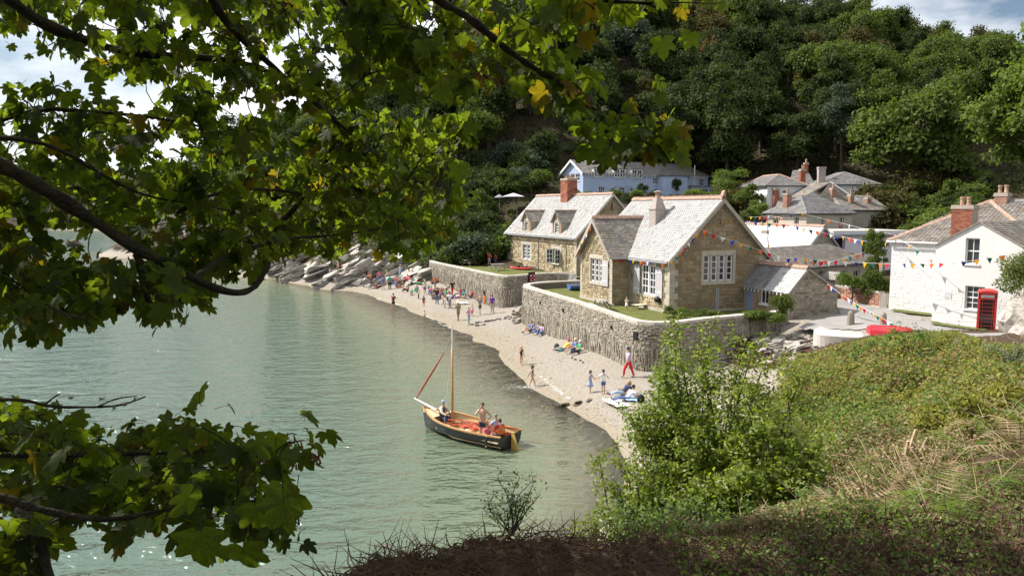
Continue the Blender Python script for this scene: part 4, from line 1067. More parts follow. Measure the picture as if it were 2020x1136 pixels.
# ================================================================== long pale-blue house
def build_blue_house():
    t = thing('blue_house', 'long pale-blue house with white gable and grey roof above the cottages', 'house', (10.93, 118, 12.2), R(30))
    L, D, E, RZ = 26.0, 5.8, 3.9, 5.95
    mb = MB()
    wf = [(x, x+w_, z, z+h_) for x, w_, z, h_ in ((13.9,1.0,2.3,1.0),(20.0,1.1,2.2,1.2),(24.0,1.2,2.2,1.2),(3.0,1.2,.6,1.2),(7.0,1.2,.6,1.2))]
    wall_face(mb, (0,0,0), (1,0,0), (0,-1,0), L, E, wf, .18, base=-2)
    gwn = (.9, 4.9, 2.65, 3.75)
    wall_face(mb, (0,D,0), (0,-1,0), (-1,0,0), D, E, [gwn], .18, (D/2, RZ-.1), base=-2)
    mb.poly([(0,D,-2),(L,D,-2),(L,D,E),(0,D,E)]); mb.poly([(L,0,-2),(L,D,-2),(L,D,E),(L,0,E)])
    mb.obj('wall', MT['blue_render'], t)
    for q in wf: window(t, (0,0,0), (1,0,0), (0,-1,0), *q, 3, 2, .08, .1, .06)
    window(t, (0,D,0), (0,-1,0), (-1,0,0), *gwn, 2, 2, .06, .1, .06, lights=3, mull=.12, mullmat='white_paint')
    r = roof_plane(t, (-.4,-.4,E-.1), (L+.3,-.4,E-.1), (L-2.6,D/2,RZ), (-.4,D/2,RZ), 'slate_grey', .3, .4, seed=101)
    roof_plane(t, (L+.3,D+.4,E-.1), (-.4,D+.4,E-.1), (-.4,D/2,RZ), (L-2.6,D/2,RZ), 'slate_grey', .4, .5, seed=102); roof_plane(t, (L+.3,-.4,E-.1), (L+.3,D+.4,E-.1), (L-2.6,D/2,RZ), (L-2.6,D/2,RZ), 'slate_grey', .3, .4, seed=103)
    MB().prism([Vector((-.45,-.4,E-.05)), Vector((-.45,D/2,RZ+.05)), Vector((-.45,D/2,RZ-.35)), Vector((-.45,-.4,E-.45))], (.06,0,0)).prism([Vector((-.45,D/2+.002,RZ+.05)), Vector((-.45,D+.4,E-.05)), Vector((-.45,D+.4,E-.45)), Vector((-.45,D/2+.002,RZ-.35))], (.06,0,0)).obj('bargeboard', MT['white_paint'], t)
    for i in range(int(L/.55)): MB().box(.1+i*.55, .28+i*.55, -.42, -.38, E-.42, E-.14).obj('rafter_end', MT['white_paint'], t)
    for x0, x1 in ((2.0,3.75),(5.9,7.95),(9.4,11.4)):
        d = MB().box(x0-.15, x1+.15, -.14, 2.0, E-.75, E+.72).obj('dormer', MT['white_paint'], t)
        MB().box(x0-.3, x1+.3, -.35, 2.4, E+.722, E+.84).obj('dormer_roof', MT['slate_grey'], d)
        window(d, (x0,-.14,0), (1,0,0), (0,-1,0), 0, x1-x0, E-.6, E+.62, 2, 2, -.08, .09, .06, lights=2, mull=.1, sill=False)
    # bow with hipped roof, lower sun room at the right-hand end
    b = MB().prism([(14.8,.01,-2),(14.8,-1.4,-2),(16.0,-2.2,-2),(19.3,-2.2,-2),(20.3,-1.4,-2),(20.3,.01,-2)], (0,0,5.75)).obj('bow', MT['blue_render'], t)
    ap = Vector((17.6,1.2,E+1.2)); rim = [Vector(p) for p in ((14.4,.2,E-.15),(14.4,-1.6,E-.15),(15.8,-2.6,E-.15),(19.5,-2.6,E-.15),(20.7,-1.6,E-.15),(20.7,.2,E-.15))]
    for i in range(5): roof_plane(b, rim[i], rim[i+1], ap, ap, 'slate_grey', .3, .4, .08, seed=110+i)
    s = MB(); wall_face(s, (20.6,-1.8,0), (1,0,0), (0,-1,0), 5.6, 2.0, [(.3,1.3,.35,1.7),(1.8,3.8,.35,1.7),(4.2,5.2,.35,1.7)], .15, base=-2)
    s.poly([(20.6,-1.8,-2),(20.6,0,-2),(20.6,0,2.0),(20.6,-1.8,2.0)]); so_ = s.obj('sun_room', MT['blue_render'], t)
    for q in ((.3,1.3),(1.8,3.8),(4.2,5.2)): window(so_, (20.6,-1.8,0), (1,0,0), (0,-1,0), q[0], q[1], .35, 1.7, 3 if q[1]-q[0] > 1.5 else 2, 2, .06, .09, .06, sill=False)
    MB().box(20.4, 26.4, -2.1, -.01, 2.01, 2.14).obj('sun_room_roof', MT['slate_grey'], so_)
    chimney(t, 8.1, 2.9, .9, .8, 5.3, 7.0, 'granite', 2, 'LF'); downpipe(t, 22.8, -.12, 2.2, 5.6, 'white_paint', .09); downpipe(t, 12.4, -.12, 0, E, 'white_paint', .06)
build_blue_house()
# ------------------------------------------------------------------ terraces, sea walls, road, slip
def in_poly(X, Y, poly):
    X = np.asarray(X); Y = np.asarray(Y); c = np.zeros(X.shape, bool); n = len(poly)
    for i in range(n):
        x0, y0 = poly[i][:2]; x1, y1 = poly[(i+1) % n][:2]
        if y0 == y1: continue
        k = ((y0 > Y) != (y1 > Y)) & (X < (x1-x0)*(Y-y0)/(y1-y0)+x0); c ^= k
    return c
def smooth_line(pts, it=2):
    pts = [Vector(p) for p in pts]
    for _ in range(it):
        q = [pts[0]]
        for a, b in zip(pts[:-1], pts[1:]): q += [a.lerp(b, .25), a.lerp(b, .75)]
        pts = q + [pts[-1]]
    return pts
W1 = smooth_line([PZ(px, py, 4.0) for px, py in ((1143,552.5),(1085,554),(1048,557),(1029,561),(1040,566),(1100,583.5),(1150,599),(1205,617.5),(1240,629.5),(1262,634.5),(1290,636.5),(1340,634.5),(1400,627),(1480,619.5),(1556,613))])
W2 = smooth_line([PZ(px, py, 4.0) for px, py in ((1122,538.5),(1080,537.5),(1040,541),(1003,545),(970,540.5),(920,530),(880,522),(850,515.5),(846,513),(862,511),(903,508))])
def flat_poly(name, pts, z, mat, label=None, kind='structure', step=.0):
    MB().poly([(p[0], p[1], z) for p in pts]).obj(name, MT[mat], kind=kind)
C1 = PZ(1320, 621, 3.3); A21 = Vector((-math.sin(R(21)), math.cos(R(21)), 0)); B21 = Vector((math.cos(R(21)), math.sin(R(21)), 0))
flat_poly('lawn', [p for p in W1] + [C1 + B21*7.5 + A21*3, C1 + A21*14 + B21*2], 3.38, 'lawn')
flat_poly('upper_lawn', [p for p in W2[::-1]] + [PZ(1137,545,3.4) + Vector((3,2,0)), PZ(1006,523,3.4) + Vector((4,6,0)), PZ(903,508,3.4) + Vector((1,4,0))], 3.42, 'lawn')

def sea_wall(name, label, line, top, t=.5, vert_frac=.40, individual=0, coping_len=1.1, dens=1.0, side=1, batter=.12, stones=True, mat='rubble_grey', zb=None):
    """retaining wall along `line` (outer top edge); outside lies on the right of the direction of travel when side=1"""
    o = thing(name, label, 'wall', (line[0].x, line[0].y, 0))
    org = Vector((line[0].x, line[0].y, 0))
    L = [Vector((p.x, p.y, 0)) - org for p in line]
    n = len(L); nor = []
    for i in range(n):
        d = (L[min(i+1, n-1)] - L[max(i-1, 0)]).normalized(); nor.append(Vector((d.y, -d.x, 0)) * side)
    base = [(gz(line[i].x, line[i].y) - .35) if zb is None else zb for i in range(n)]
    core = MB()
    prof = []
    for i in range(n):
        b = base[i]; tp = top[i] if isinstance(top, list) else top
        prof.append([L[i] + nor[i]*batter*(tp-b)/3 + UP*b, L[i] - nor[i]*.02 + UP*(tp-.16), L[i] - nor[i]*(t-.02) + UP*(tp-.16), L[i] - nor[i]*t + UP*b])
    for i in range(n - 1):
        for k in range(4):
            q = [prof[i][k], prof[i+1][k], prof[i+1][(k+1) % 4], prof[i][(k+1) % 4]]
            core.poly(q if side < 0 else q[::-1])
    core.poly(prof[0]); core.poly(prof[-1][::-1])
    co = core.obj('wall_core', MT['seawall_core'], o)
    # coping stones
    acc = [0.0]
    for a, b in zip(L[:-1], L[1:]): acc.append(acc[-1] + (b-a).length)
    T = acc[-1]
    def at(s):
        for i in range(n-1):
            if s <= acc[i+1] or i == n-2:
                f = (s - acc[i]) / max(1e-6, acc[i+1]-acc[i]); f = min(1, max(0, f))
                return L[i].lerp(L[i+1], f), nor[i].lerp(nor[i+1], f).normalized(), base[i]*(1-f)+base[i+1]*f, (top[i]*(1-f)+top[i+1]*f if isinstance(top, list) else top)
    k = max(1, int(T / coping_len))
    for i in range(k):
        s0, s1 = T*i/k + .012, T*(i+1)/k - .012
        p0, n0, _, t0 = at(s0); p1, n1, _, t1 = at(s1)
        dz = rnd.uniform(-.012, .012)
        q = [p0 + n0*.05 + UP*(t0-.158), p1 + n1*.05 + UP*(t1-.158), p1 - n1*(t+.04) + UP*(t1-.158), p0 - n0*(t+.04) + UP*(t0-.158)]
        MB().prism(q if side > 0 else q[::-1], (0, 0, .16+dz)).obj('coping_stone', MT['coping'], co)
    if not stones: return o
    st = []
    s = 0.0
    # laid rubble above, slates on edge below
    z_rows = []
    smax = T
    row = 0; h0 = 0.0
    pos = 0.0
    H = max((top if not isinstance(top, list) else max(top)) - min(base), .5)
    zt = .17
    while zt < H:
        rh = rnd.uniform(.06, .15)
        s = rnd.uniform(0, .2)
        while s < T:
            p, nn, b, tp = at(s)
            hh = tp - b
            w_ = rnd.uniform(.14, .5)
            if zt + rh < hh * (1 - vert_frac) + rnd.uniform(-.15, .15):
                st.append((s, tp - zt - rh, w_, rh, rnd.uniform(-.16, .22), 0))
            s += w_ + .015
        zt += rh
    s = 0.0
    while s < T:
        p, nn, b, tp = at(s); hh = tp - b
        w_ = rnd.uniform(.05, .13)
        z = b
        ztop = b + hh * vert_frac
        while z < ztop:
            h = rnd.uniform(.25, .8)
            st.append((s, z, w_, h, rnd.uniform(-.14, .14), 1)); z += h * .95
        s += w_ + .018
    rnd.shuffle(st)
    if individual:
        def key(q):
            p, nn, b, tp = at(q[0]); p = p + org
            return -(q[2]*q[3]) * (1.0 / (p.x*p.x + p.y*p.y)) * (1 if q[5] == 0 else .6)
        st.sort(key=key)
    mb = MB()
    for i, (s, z, w_, h, rot, kind) in enumerate(st):
        p, nn, b, tp = at(s); f = (tp - z) / max(.3, tp - b)
        d = Vector((-nn.y, nn.x, 0)) * side
        U = (d * math.cos(rot) + UP * math.sin(rot)); V = (UP * math.cos(rot) - d * math.sin(rot))
        O = p + nn*(batter*(tp-z-h*.5)/3 - .02) + UP*z
        pr = rnd.uniform(.03, .08) if kind == 0 else rnd.uniform(.03, .11)
        if i < individual: stone_obj(co, O, U, V, nn, w_, h, pr, mat)
        else: stone_add(mb, O, U, V, nn, w_, h, pr)
    mb.obj('rubble_stone', MT[mat], co, kind='stuff')
    return o
sw1 = sea_wall('sea_wall', 'high curved rubble sea wall below the cottage lawn', W1, 4.0, individual=280, side=1)
sw2 = sea_wall('terrace_wall', 'rubble terrace wall with red lifebuoy below the far dormer cottage', W2, 4.0, side=-1, vert_frac=.55)
for px, py in ((1070, 597), (1210, 645), (1258, 662), (1115, 612)):
    pass
# drain holes of the sea wall: dark boxes in place of shaded hollows
for (px, py), w_ in (((1209, 645), .16), ((1256, 661), .34), ((1068, 597), .16), ((1113, 611), .2)):
    d = ray(px, py); best = None
    for a, b in zip(W1[:-1], W1[1:]):
        u = b - a; den = d.x*u.y - d.y*u.x
        if abs(den) < 1e-9: continue
        t_ = (a.x*u.y - a.y*u.x) / den; s_ = (a.x*d.y - a.y*d.x) / den
        if 0 <= s_ <= 1 and t_ > 0 and (best is None or t_ < best[0]): best = (t_, u.normalized())
    if best:
        p = Vector((0, 0, CAMZ)) + d*best[0]; u = Vector((best[1].x, best[1].y, 0)); nn = Vector((u.y, -u.x, 0))
        if nn.dot(Vector((p.x, p.y, 0))) > 0: nn = -nn
        q = p - sw1.location
        h = MB().obox(q - u*w_/2 - UP*w_*.7, u*w_, nn*.15, UP*w_*1.3).obj('drain_hole', MT['opening_shade'], sw1)
# garden wall running on to the outhouse is the end of W1; yard wall of reddish stone, timber gate
YW = [PZ(1640, 588, 3.75), PZ(1690, 597, 3.75), PZ(1733, 605, 3.75)]
sea_wall('yard_wall', 'low reddish stone yard wall beside the timber gate', YW, 4.85, .4, 0.0, 0, .9, side=1, batter=0, mat='brick_pale', zb=3.4)
def timber_gate():
    a, b = PZ(1734, 606, 3.75), PZ(1761, 609.5, 3.75)
    d = (b - a); L = d.length; d.normalize(); nn = Vector((d.y, -d.x, 0))
    t = thing('timber_gate', 'grey boarded timber gate between yard wall and white cottage', 'gate', a)
    n = 9
    for i in range(n):
        w_ = L/n
        MB().obox(d*(i*w_+.01), d*(w_-.02), nn*.03, UP*(1.02+.03*rnd.random())).obj('board', MT['timber_grey'], t)
    MB().obox(-nn*.04+UP*.2, d*L, nn*.035, UP*.1).obj('rail', MT['timber_grey'], t); MB().obox(-nn*.04+UP*.8, d*L, nn*.035, UP*.1).obj('rail', MT['timber_grey'], t)
timber_gate()
def white_gate():
    a, b = PZ(1122, 561, 2.9), PZ(1137, 560, 2.9)
    d = b - a; d.z = 0; L = d.length; d.normalize()
    t = thing('garden_gate', 'small white garden gate at the end of the terrace wall', 'gate', (a.x, a.y, 2.9))
    fr = MB()
    for z in (.15, 1.0): fr.obox(UP*z, d*L, (0,.05,0), UP*.09)
    for s in (0, L-.09): fr.obox(d*s + UP*.0, d*.09, (0,.06,0), UP*1.25)
    fr.obj('frame', MT['white_paint'], t)
    MB().obox(d*.1+UP*.24, d*(L-.2)+UP*.7, (0,.04,0), UP*.1).obj('brace', MT['grey_pipe'], t)
    MB().obox(d*.1+UP*.25+Vector((0,.03,0)), d*(L-.2), (0,.015,0), UP*.74).obj('panel', MT['white_paint'], t)
white_gate()
# retaining wall foot of the outhouse / slip side
# road and yard
ROAD = [PZ(px, py, z) for px, py, z in ((1640,590,3.7),(1735,607,3.75),(1762,612,3.75),(1838,634,3.8),(1930,654,3.85),(1990,668,3.9),(1950,690,3.9),(1850,668,3.8),(1780,655,3.75),(1735,645,3.7),(1700,648,3.6),(1650,652,3.4),(1600,660,3.0),(1575,655,2.9),(1655,628,3.4))]
def sheet_on_ground(name, poly, mat, step=.4, dz=.05, kind='structure', zf=None):
    xs = [p[0] for p in poly]; ys = [p[1] for p in poly]
    X, Y = np.meshgrid(np.arange(min(xs)-step, max(xs)+step*1.5, step), np.arange(min(ys)-step, max(ys)+step*1.5, step))
    Z = (ground_z(X, Y) if zf is None else zf(X, Y)) + dz
    ny, nx = X.shape; V = np.stack([X.ravel(), Y.ravel(), Z.ravel()], 1); idx = np.arange(ny*nx).reshape(ny, nx)
    F = np.stack([idx[:-1,:-1].ravel(), idx[:-1,1:].ravel(), idx[1:,1:].ravel(), idx[1:,:-1].ravel()], 1)
    F = F[in_poly((X[:-1,:-1]+step/2).ravel(), (Y[:-1,:-1]+step/2).ravel(), poly)]
    return ob(name, fast_mesh(name, V, F, MT[mat], smooth=True), kind=kind)
YARD = [PZ(1640,590,3.7)+Vector((-6,1,0)), PZ(1640,590,3.7)+Vector((0,14,0)), PZ(1762,612,3.75)+Vector((6,10,0)), PZ(1762,612,3.75)]
zroad = lambda X, Y: 3.74 + 0*X
sheet_on_ground('road', ROAD, 'road', .3, .06, zf=lambda X, Y: np.maximum(ground_z(X, Y), np.minimum(3.45 + .03*(X-20), 2.9 + .25*(X-17))))
sheet_on_ground('yard', YARD + [PZ(1700,600,3.75), PZ(1640,590,3.7)], 'concrete', .5, .03)
VERGE = [PZ(px, py, 3.8) for px, py in ((1838,633),(1945,655),(1945,661),(1838,640))]
sheet_on_ground('verge', VERGE, 'verge_grass', .15, .13, zf=lambda X, Y: np.maximum(ground_z(X, Y), 3.45 + .03*(X-20)))
VERGE2 = [PZ(px, py, 3.75) for px, py in ((1762,611),(1838,620),(1838,624),(1762,616))]
sheet_on_ground('verge', VERGE2, 'verge_grass', .15, .12, zf=lambda X, Y: np.maximum(ground_z(X, Y), 3.45 + .03*(X-20)))
# concrete slip: a slab with a rounded nose
SL = smooth_line([PZ(px, py, 3.4) for px, py in ((1660,636),(1625,643),(1604,652),(1606,661),(1640,665),(1700,668),(1745,668),(1760,655),(1720,642))], 2)
MB().prism([(p.x, p.y, 2.5) for p in SL][::-1], (0, 0, .95)).obj('slipway', MT['concrete'], kind='structure')

# ------------------------------------------------------------------ rocks
_rock = []
def rock_mesh(seed, sx, sy, sz, slab):
    r = random.Random(seed); bm = bmesh.new()
    for layer in range(3 if slab else 1):       # slate: stacked angular sheets
        pts = []
        z0, z1 = ((-.5 + layer/3, -.5 + (layer+1)/3 - .02) if slab else (-.5, .5))
        ox, oy = r.uniform(-.10, .10), r.uniform(-.12, .12)
        for k in range(16 if slab else 22):
            a = r.random()*6.283; q = r.uniform(.36, .52)*(1 - (.10*layer if slab else 0))
            zz = r.choice((z0, z1)) + r.uniform(-.05, .05) if slab else r.uniform(-.5, .5)
            f = 1 if slab else math.sqrt(max(.1, 1 - (zz*1.7)**2))
            pts.append(bm.verts.new(((math.cos(a)*q*f + ox)*sx, (math.sin(a)*q*f + oy)*sy*1.2, zz*sz)))
        res = bmesh.ops.convex_hull(bm, input=pts)
        junk = [e for e in res['geom_interior'] if isinstance(e, bmesh.types.BMVert)]
        if junk: bmesh.ops.delete(bm, geom=junk, context='VERTS')
    bmesh.ops.subdivide_edges(bm, edges=bm.edges, cuts=1)
    for v in bm.verts: v.co += Vector((mnoise.noise(v.co*4 + Vector((seed, 0, 0))), mnoise.noise(v.co*4 + Vector((0, seed, 0))), mnoise.noise(v.co*4 + Vector((0, 0, seed)))))*.025
    me = bpy.data.meshes.new('rock'); bm.to_mesh(me); bm.free()
    return me
for k in range(5):
    m = rock_mesh(k+3, 1, .66, .30, True); m.materials.append(MT['rock']); _rock.append(m)
for k in range(3):
    m = rock_mesh(20+k, 1, .8, .6, False); m.materials.append(MT['rock']); _rock.append(m)
_rockd = []
for m in _rock:
    q = m.copy(); q.materials.clear(); q.materials.append(MT['rock_wet']); _rockd.append(q)
def place_rock(px, py, size, label, group, tilt=.35, dark=False, dz=.0, slab=True, cat='rock', name='rock_slab', az=None, p=None):
    p = PG(px, py) if p is None else p
    k = rnd.randrange(5) if slab else 5 + rnd.randrange(3)
    o = ob(name, (_rockd if dark else _rock)[k], label=label, cat=cat, group=group, kind='thing')
    o.location = (p.x, p.y, p.z + dz); s = size
    o.scale = (s, s*rnd.uniform(.7, 1.2), s*rnd.uniform(.7, 1.4))
    a = rnd.gauss(.5, .3) if az is None else az
    o.rotation_euler = Euler((rnd.gauss(-.25, .15) if tilt else 0, -tilt*rnd.uniform(.6, 1.4), a))
    return o
for i in range(130):
    px = rnd.uniform(535, 850); lo = np.interp(px, [535, 600, 700, 760, 850], [545, 566, 572, 566, 560]); hi = np.interp(px, [535, 600, 700, 800, 850], [500, 492, 495, 500, 505])
    py = lo + (hi-lo)*rnd.random()**.8
    place_rock(px, py, rnd.uniform(1.8, 5.2)*(.7 if py > lo-10 else 1), 'tilted grey slate slab, %s part of the rocks left of the beach' % (('lower ' if py > (lo+hi)/2 else 'upper ') + ('left' if px < 640 else ('middle' if px < 745 else 'right'))), 'slate slabs on the rocky shore', .38, dz=rnd.uniform(-.1, .25))
for px, py, s in ((775,530,8.5),(742,527,7),(812,517,6.5),(835,505,6)):
    place_rock(px, py, s, 'large pale sloping slab where walkers stand above the beach', 'large sloping slabs', .42, dz=.1, az=.55)
for i in range(46):
    px = rnd.uniform(250, 545); py = np.interp(px, [250, 340, 430, 480, 545], [456, 461, 468, 498, 545]) - rnd.uniform(0, 22)
    place_rock(px, py, rnd.uniform(1.5, 4)*(2 if px < 430 else 1), 'grey rock on the far wooded shore seen under the branches', 'rocks of the far shore', .3, dz=.2)
for i in range(26):
    px = rnd.uniform(0, 250); py = 453 - rnd.uniform(0, 9)
    place_rock(px, py, rnd.uniform(5, 12), 'pale rock on the distant left shore', 'rocks of the distant shore', .2, dz=.6)
o = place_rock(143, 486, 5.5, 'lone dark rock standing in the water at far left', None, .1, True, dz=.7, slab=False, name='sea_rock', p=PZ(143, 488, -.2))
for i in range(34):
    px = rnd.uniform(930, 1040); py = 643 - (px-930)*.24 + rnd.gauss(0, 2.5)
    place_rock(px, py, rnd.uniform(.25, .7), 'flat stone in the row across the sand to the sea wall', 'row of flat beach stones', .1, dark=rnd.random() < .4, dz=.03, name='beach_stone', cat='stone')
for i in range(22):
    px = rnd.uniform(1012, 1040); py = rnd.uniform(598, 640)
    place_rock(px, py, rnd.uniform(.3, .9), 'tumbled stone at the near corner foot of the sea wall', 'tumbled stones at wall corner', .3, dark=rnd.random() < .5, dz=.08, name='beach_stone', cat='stone')
for px, py, s in ((1103,805,.5),(1112,802,.6),(1092,808,.4),(1141,797,.65),(1162,792,.4),(1120,799,.35),(1135,710,.25),(1145,712,.2),(1128,707,.22),(1150,716,.2)):
    place_rock(px, py, s, 'dark wet stone lying at the water edge near the children', 'wet stones by the water', .1, dark=True, dz=.05, name='beach_stone', cat='stone')
for i in range(40):
    px = rnd.uniform(845, 1000); py = rnd.uniform(566, 592) - (px-845)*.02
    place_rock(px, py, rnd.uniform(.4, 1.3), 'pale boulder at the foot of the terrace wall', 'boulders under the terrace wall', .3, dz=.1, name='boulder', cat='rock')
for i in range(44):
    px = rnd.uniform(1500, 1660); py = rnd.uniform(672, 720)
    place_rock(px, py, rnd.uniform(.4, 1.7), 'pale rock among brown seaweed below the slipway', 'rocks below the slipway', .2, dz=.05, name='boulder', cat='rock')
# seaweed lumps below the slip
def seaweed():
    V = []; F = []
    for i in range(1500):
        p = PG(rnd.uniform(1440, 1660), rnd.uniform(672, 725)) if i % 12 == 0 else p
        x, y = p.x + rnd.gauss(0, .5), p.y + rnd.gauss(0, .5); z = gz(x, y) + rnd.uniform(.02, .14)
        s = rnd.uniform(.05, .16); a = rnd.random()*6.28; b = len(V)
        for q in range(4): V.append((x + s*math.cos(a+q*1.57)*(2 if q % 2 else .6), y + s*math.sin(a+q*1.57)*(2 if q % 2 else .6), z + rnd.uniform(-.04, .06)))
        F.append((b, b+1, b+2, b+3))
    ob('seaweed', fast_mesh('seaweed', V, F, MT['seaweed']), kind='stuff', label='brown seaweed strewn below the slipway', cat='seaweed')
seaweed()

def shingle():
    rs = np.random.RandomState(17); n = 26000
    Y = rs.uniform(24, 100, n); px = rs.uniform(700, 1330, n); X = (px-1010)/1500*Y; Z = ground_z(X, Y)
    band = np.exp(-((Z-.16)/.10)**2) + .8*np.exp(-((Z-.5)/.08)**2)*(snoise(X, Y, .8, 3) > 0) + .05
    k = (Z > .0) & (Z < 1.3) & (rs.random_sample(n) < band); X, Y, Z = X[k], Y[k], Z[k]; m = len(X)
    s = rs.uniform(.015, .055, m)*np.where(rs.random_sample(m) < .05, 2.2, 1)
    oc = np.array([(1,0,0),(0,1,0),(-1,0,0),(0,-1,0),(.1,.1,.55)]); a = rs.uniform(0, 6.28, m)
    ca, sa = np.cos(a), np.sin(a)
    V = np.empty((m, 5, 3)); asp = rs.uniform(.5, 1, m)
    for i, p in enumerate(oc):
        x, y = p[0]*s, p[1]*s*asp; V[:, i, 0] = X + ca*x - sa*y; V[:, i, 1] = Y + sa*x + ca*y; V[:, i, 2] = Z + p[2]*s + .012
    b = np.arange(m)[:, None]*5
    F = np.concatenate([b + np.array(q) for q in ((0,1,4),(1,2,4),(2,3,4),(3,0,4))])
    ob('shingle', fast_mesh('shingle', V.reshape(-1, 3), F, pm('pebble', (.16,.145,.12), (.30,.27,.23), 3, .85, island=.35)), kind='stuff', label='scattered shingle and pebbles along the tide lines', cat='shingle')
shingle()
# ------------------------------------------------------------------ foliage
pm('leaf_dark', (.027,.039,.011), (.056,.074,.018), .35, .75, island=.35, trans=(1.6,1.9,.9), tfac=.28, spec=.2)  # dark enough to paint the hill's shade on its trees; shrubs share it
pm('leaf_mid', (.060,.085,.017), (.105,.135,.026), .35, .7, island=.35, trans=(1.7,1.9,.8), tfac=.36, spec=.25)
pm('leaf_bright', (.085,.125,.022), (.13,.17,.035), .35, .7, island=.3, trans=(1.6,1.8,.7), tfac=.35, spec=.25)
pm('leaf_olive', (.050,.050,.016), (.090,.080,.026), .35, .75, island=.35, trans=(1.6,1.7,.8), tfac=.28, spec=.2, c3=(.10,.07,.02), p3=.2)
pm('leaf_dome', (.066,.092,.018), (.112,.142,.028), .35, .7, island=.3, trans=(1.6,1.8,.7), tfac=.35)
pm('leaf_blue', (.040,.062,.035), (.075,.10,.055), .35, .7, island=.35, trans=(1.4,1.6,1.0), tfac=.25, spec=.25)
pm('leaf_palm', (.07,.11,.02), (.12,.17,.03), .35, .6, island=.3, trans=(1.5,1.7,.8), tfac=.3)
pm('leaf_pale', (.12,.15,.075), (.20,.22,.12), .5, .7, island=.3, trans=(1.3,1.4,.9), tfac=.3)
pm('bark', (.05,.040,.030), (.10,.085,.065), 4, .95, bump=.8, bscale=15, stretch=(1,1,.25))
pm('bark_moss', (.018,.015,.010), (.05,.045,.022), 8, .95, bump=1.0, bscale=40)
_nr = np.random.RandomState(5)
def leaf_quads(C, N, size, aspect=.6, jit=.5, rs=None):
    """diamond leaves at centres C with normals near N -> verts, quads"""
    rs = rs or _nr; n = len(C)
    N = N + rs.normal(0, jit, (n, 3)); N /= np.linalg.norm(N, axis=1)[:, None] + 1e-9
    T = rs.normal(0, 1, (n, 3)); T -= N * (T*N).sum(1)[:, None]; T /= np.linalg.norm(T, axis=1)[:, None] + 1e-9
    Bv = np.cross(N, T); s = size * rs.uniform(.6, 1.3, (n, 1)) if np.isscalar(size) else size[:, None] * rs.uniform(.7, 1.2, (n, 1))
    V = np.empty((n, 4, 3)); cur = s * .18
    V[:, 0] = C - T*s; V[:, 1] = C + Bv*s*aspect + N*cur; V[:, 2] = C + T*s; V[:, 3] = C - Bv*s*aspect + N*cur
    return V.reshape(-1, 3), np.arange(n*4).reshape(n, 4)
def crown_mesh(name, seed, nl, R_, H_, n, leaf, mat, lobe=(.28, .42), bottom=-.55, conic=0.0, hang=0.0):
    """crown built of many small leaves over overlapping lobes; origin at crown centre"""
    rs = np.random.RandomState(seed); Cs = []; Rs = []
    while len(Cs) < nl:
        p = rs.normal(0, 1, 3); p /= np.linalg.norm(p); p *= rs.uniform(.35, .78)
        if p[2] < bottom: continue
        sc_ = 1 - conic * max(0, p[2])
        Cs.append((p[0]*R_*sc_, p[1]*R_*sc_, p[2]*H_)); Rs.append(R_ * rs.uniform(*lobe) * (1 - .4*conic*max(0, p[2])))
    Cs = np.array(Cs); Rs = np.array(Rs)
    per = np.maximum(20, (n * Rs**2 / (Rs**2).sum()).astype(int)); C = []; N = []
    for c, r, k in zip(Cs, Rs, per):
        d = rs.normal(0, 1, (k, 3)); d /= np.linalg.norm(d, axis=1)[:, None]
        d[:, 2] = np.where((d[:, 2] < -.35), -d[:, 2], d[:, 2])
        rad = r * np.where(rs.random_sample(k) < .25, rs.uniform(1.0, 1.38, k), rs.uniform(.45, 1.05, k)) * (1 + .16*np.sin(d[:, 0]*7+c[0]) * np.sin(d[:, 1]*6+c[1]*2) )
        C.append(c + d * rad[:, None] * np.array([1, 1, .78])); N.append(d + np.array([0, 0, .35]))
    C = np.concatenate(C); N = np.concatenate(N)
    C[:, 2] -= hang * rs.random_sample(len(C)) * (C[:, 0]**2 + C[:, 1]**2)**.5
    V, F = leaf_quads(C, N, leaf, .58, .75, rs)
    return fast_mesh(name, V, F, MT[mat])
def trunk_mesh(seed, h, r, crown_r, mat='bark', n=6, limbs=5):
    rr = random.Random(seed); mb = MB()
    lean = Vector((rr.uniform(-.08, .08), rr.uniform(-.08, .08), 1))
    mb.tube([Vector((0, 0, -1.2)), lean*h*.3, lean*h*.65 + Vector((rr.uniform(-.2, .2), 0, 0)), lean*h], [r*1.35, r, r*.75, r*.4], n)
    for k in range(limbs):
        a = rr.random()*6.28; z = h*rr.uniform(.5, .9); e = Vector((math.cos(a), math.sin(a), .7)) * crown_r * rr.uniform(.45, .75)
        mb.tube([lean*z, lean*z + e*.5 + Vector((0, 0, .2)), lean*z + e], [r*.45, r*.3, r*.1], 5)
    return mb.mesh('trunk', MT[mat])
# --- woodland crowns: shapes in unit-size classes, one mesh per shape and colour
CR = {}
def wood_crown(kind, mat):
    key = (kind, mat)
    if key not in CR:
        if kind < 4: CR[key] = crown_mesh('crown', 100+kind*7, 20, 5.6, 5.6, 12500, .215, mat, bottom=-.85, lobe=(.22,.36))
        elif kind < 6: CR[key] = crown_mesh('crown', 140+kind*7, 22, 5.0, 6.8, 12500, .215, mat, conic=.35, bottom=-.85, lobe=(.22,.36))
        else: CR[key] = crown_mesh('crown', 170+kind*7, 26, 6.0, 5.0, 14500, .215, mat, lobe=(.2, .32), bottom=-.8)
    return CR[key]
TR = [trunk_mesh(k, 9.5, .28, 4.2) for k in range(4)]
def tree(p, s, kind, mat, label, group=None, name='woodland_tree', hz=1.0, lift=7.4, rz=None):
    t = thing(name, label, 'tree', p, rnd.random()*6.28 if rz is None else rz, group); t.scale = (s, s, s*hz)
    ob('trunk', TR[rnd.randrange(4)], t)
    c = ob('crown', wood_crown(kind, mat), t); c.location = (0, 0, lift)
    return t
SHADE = []
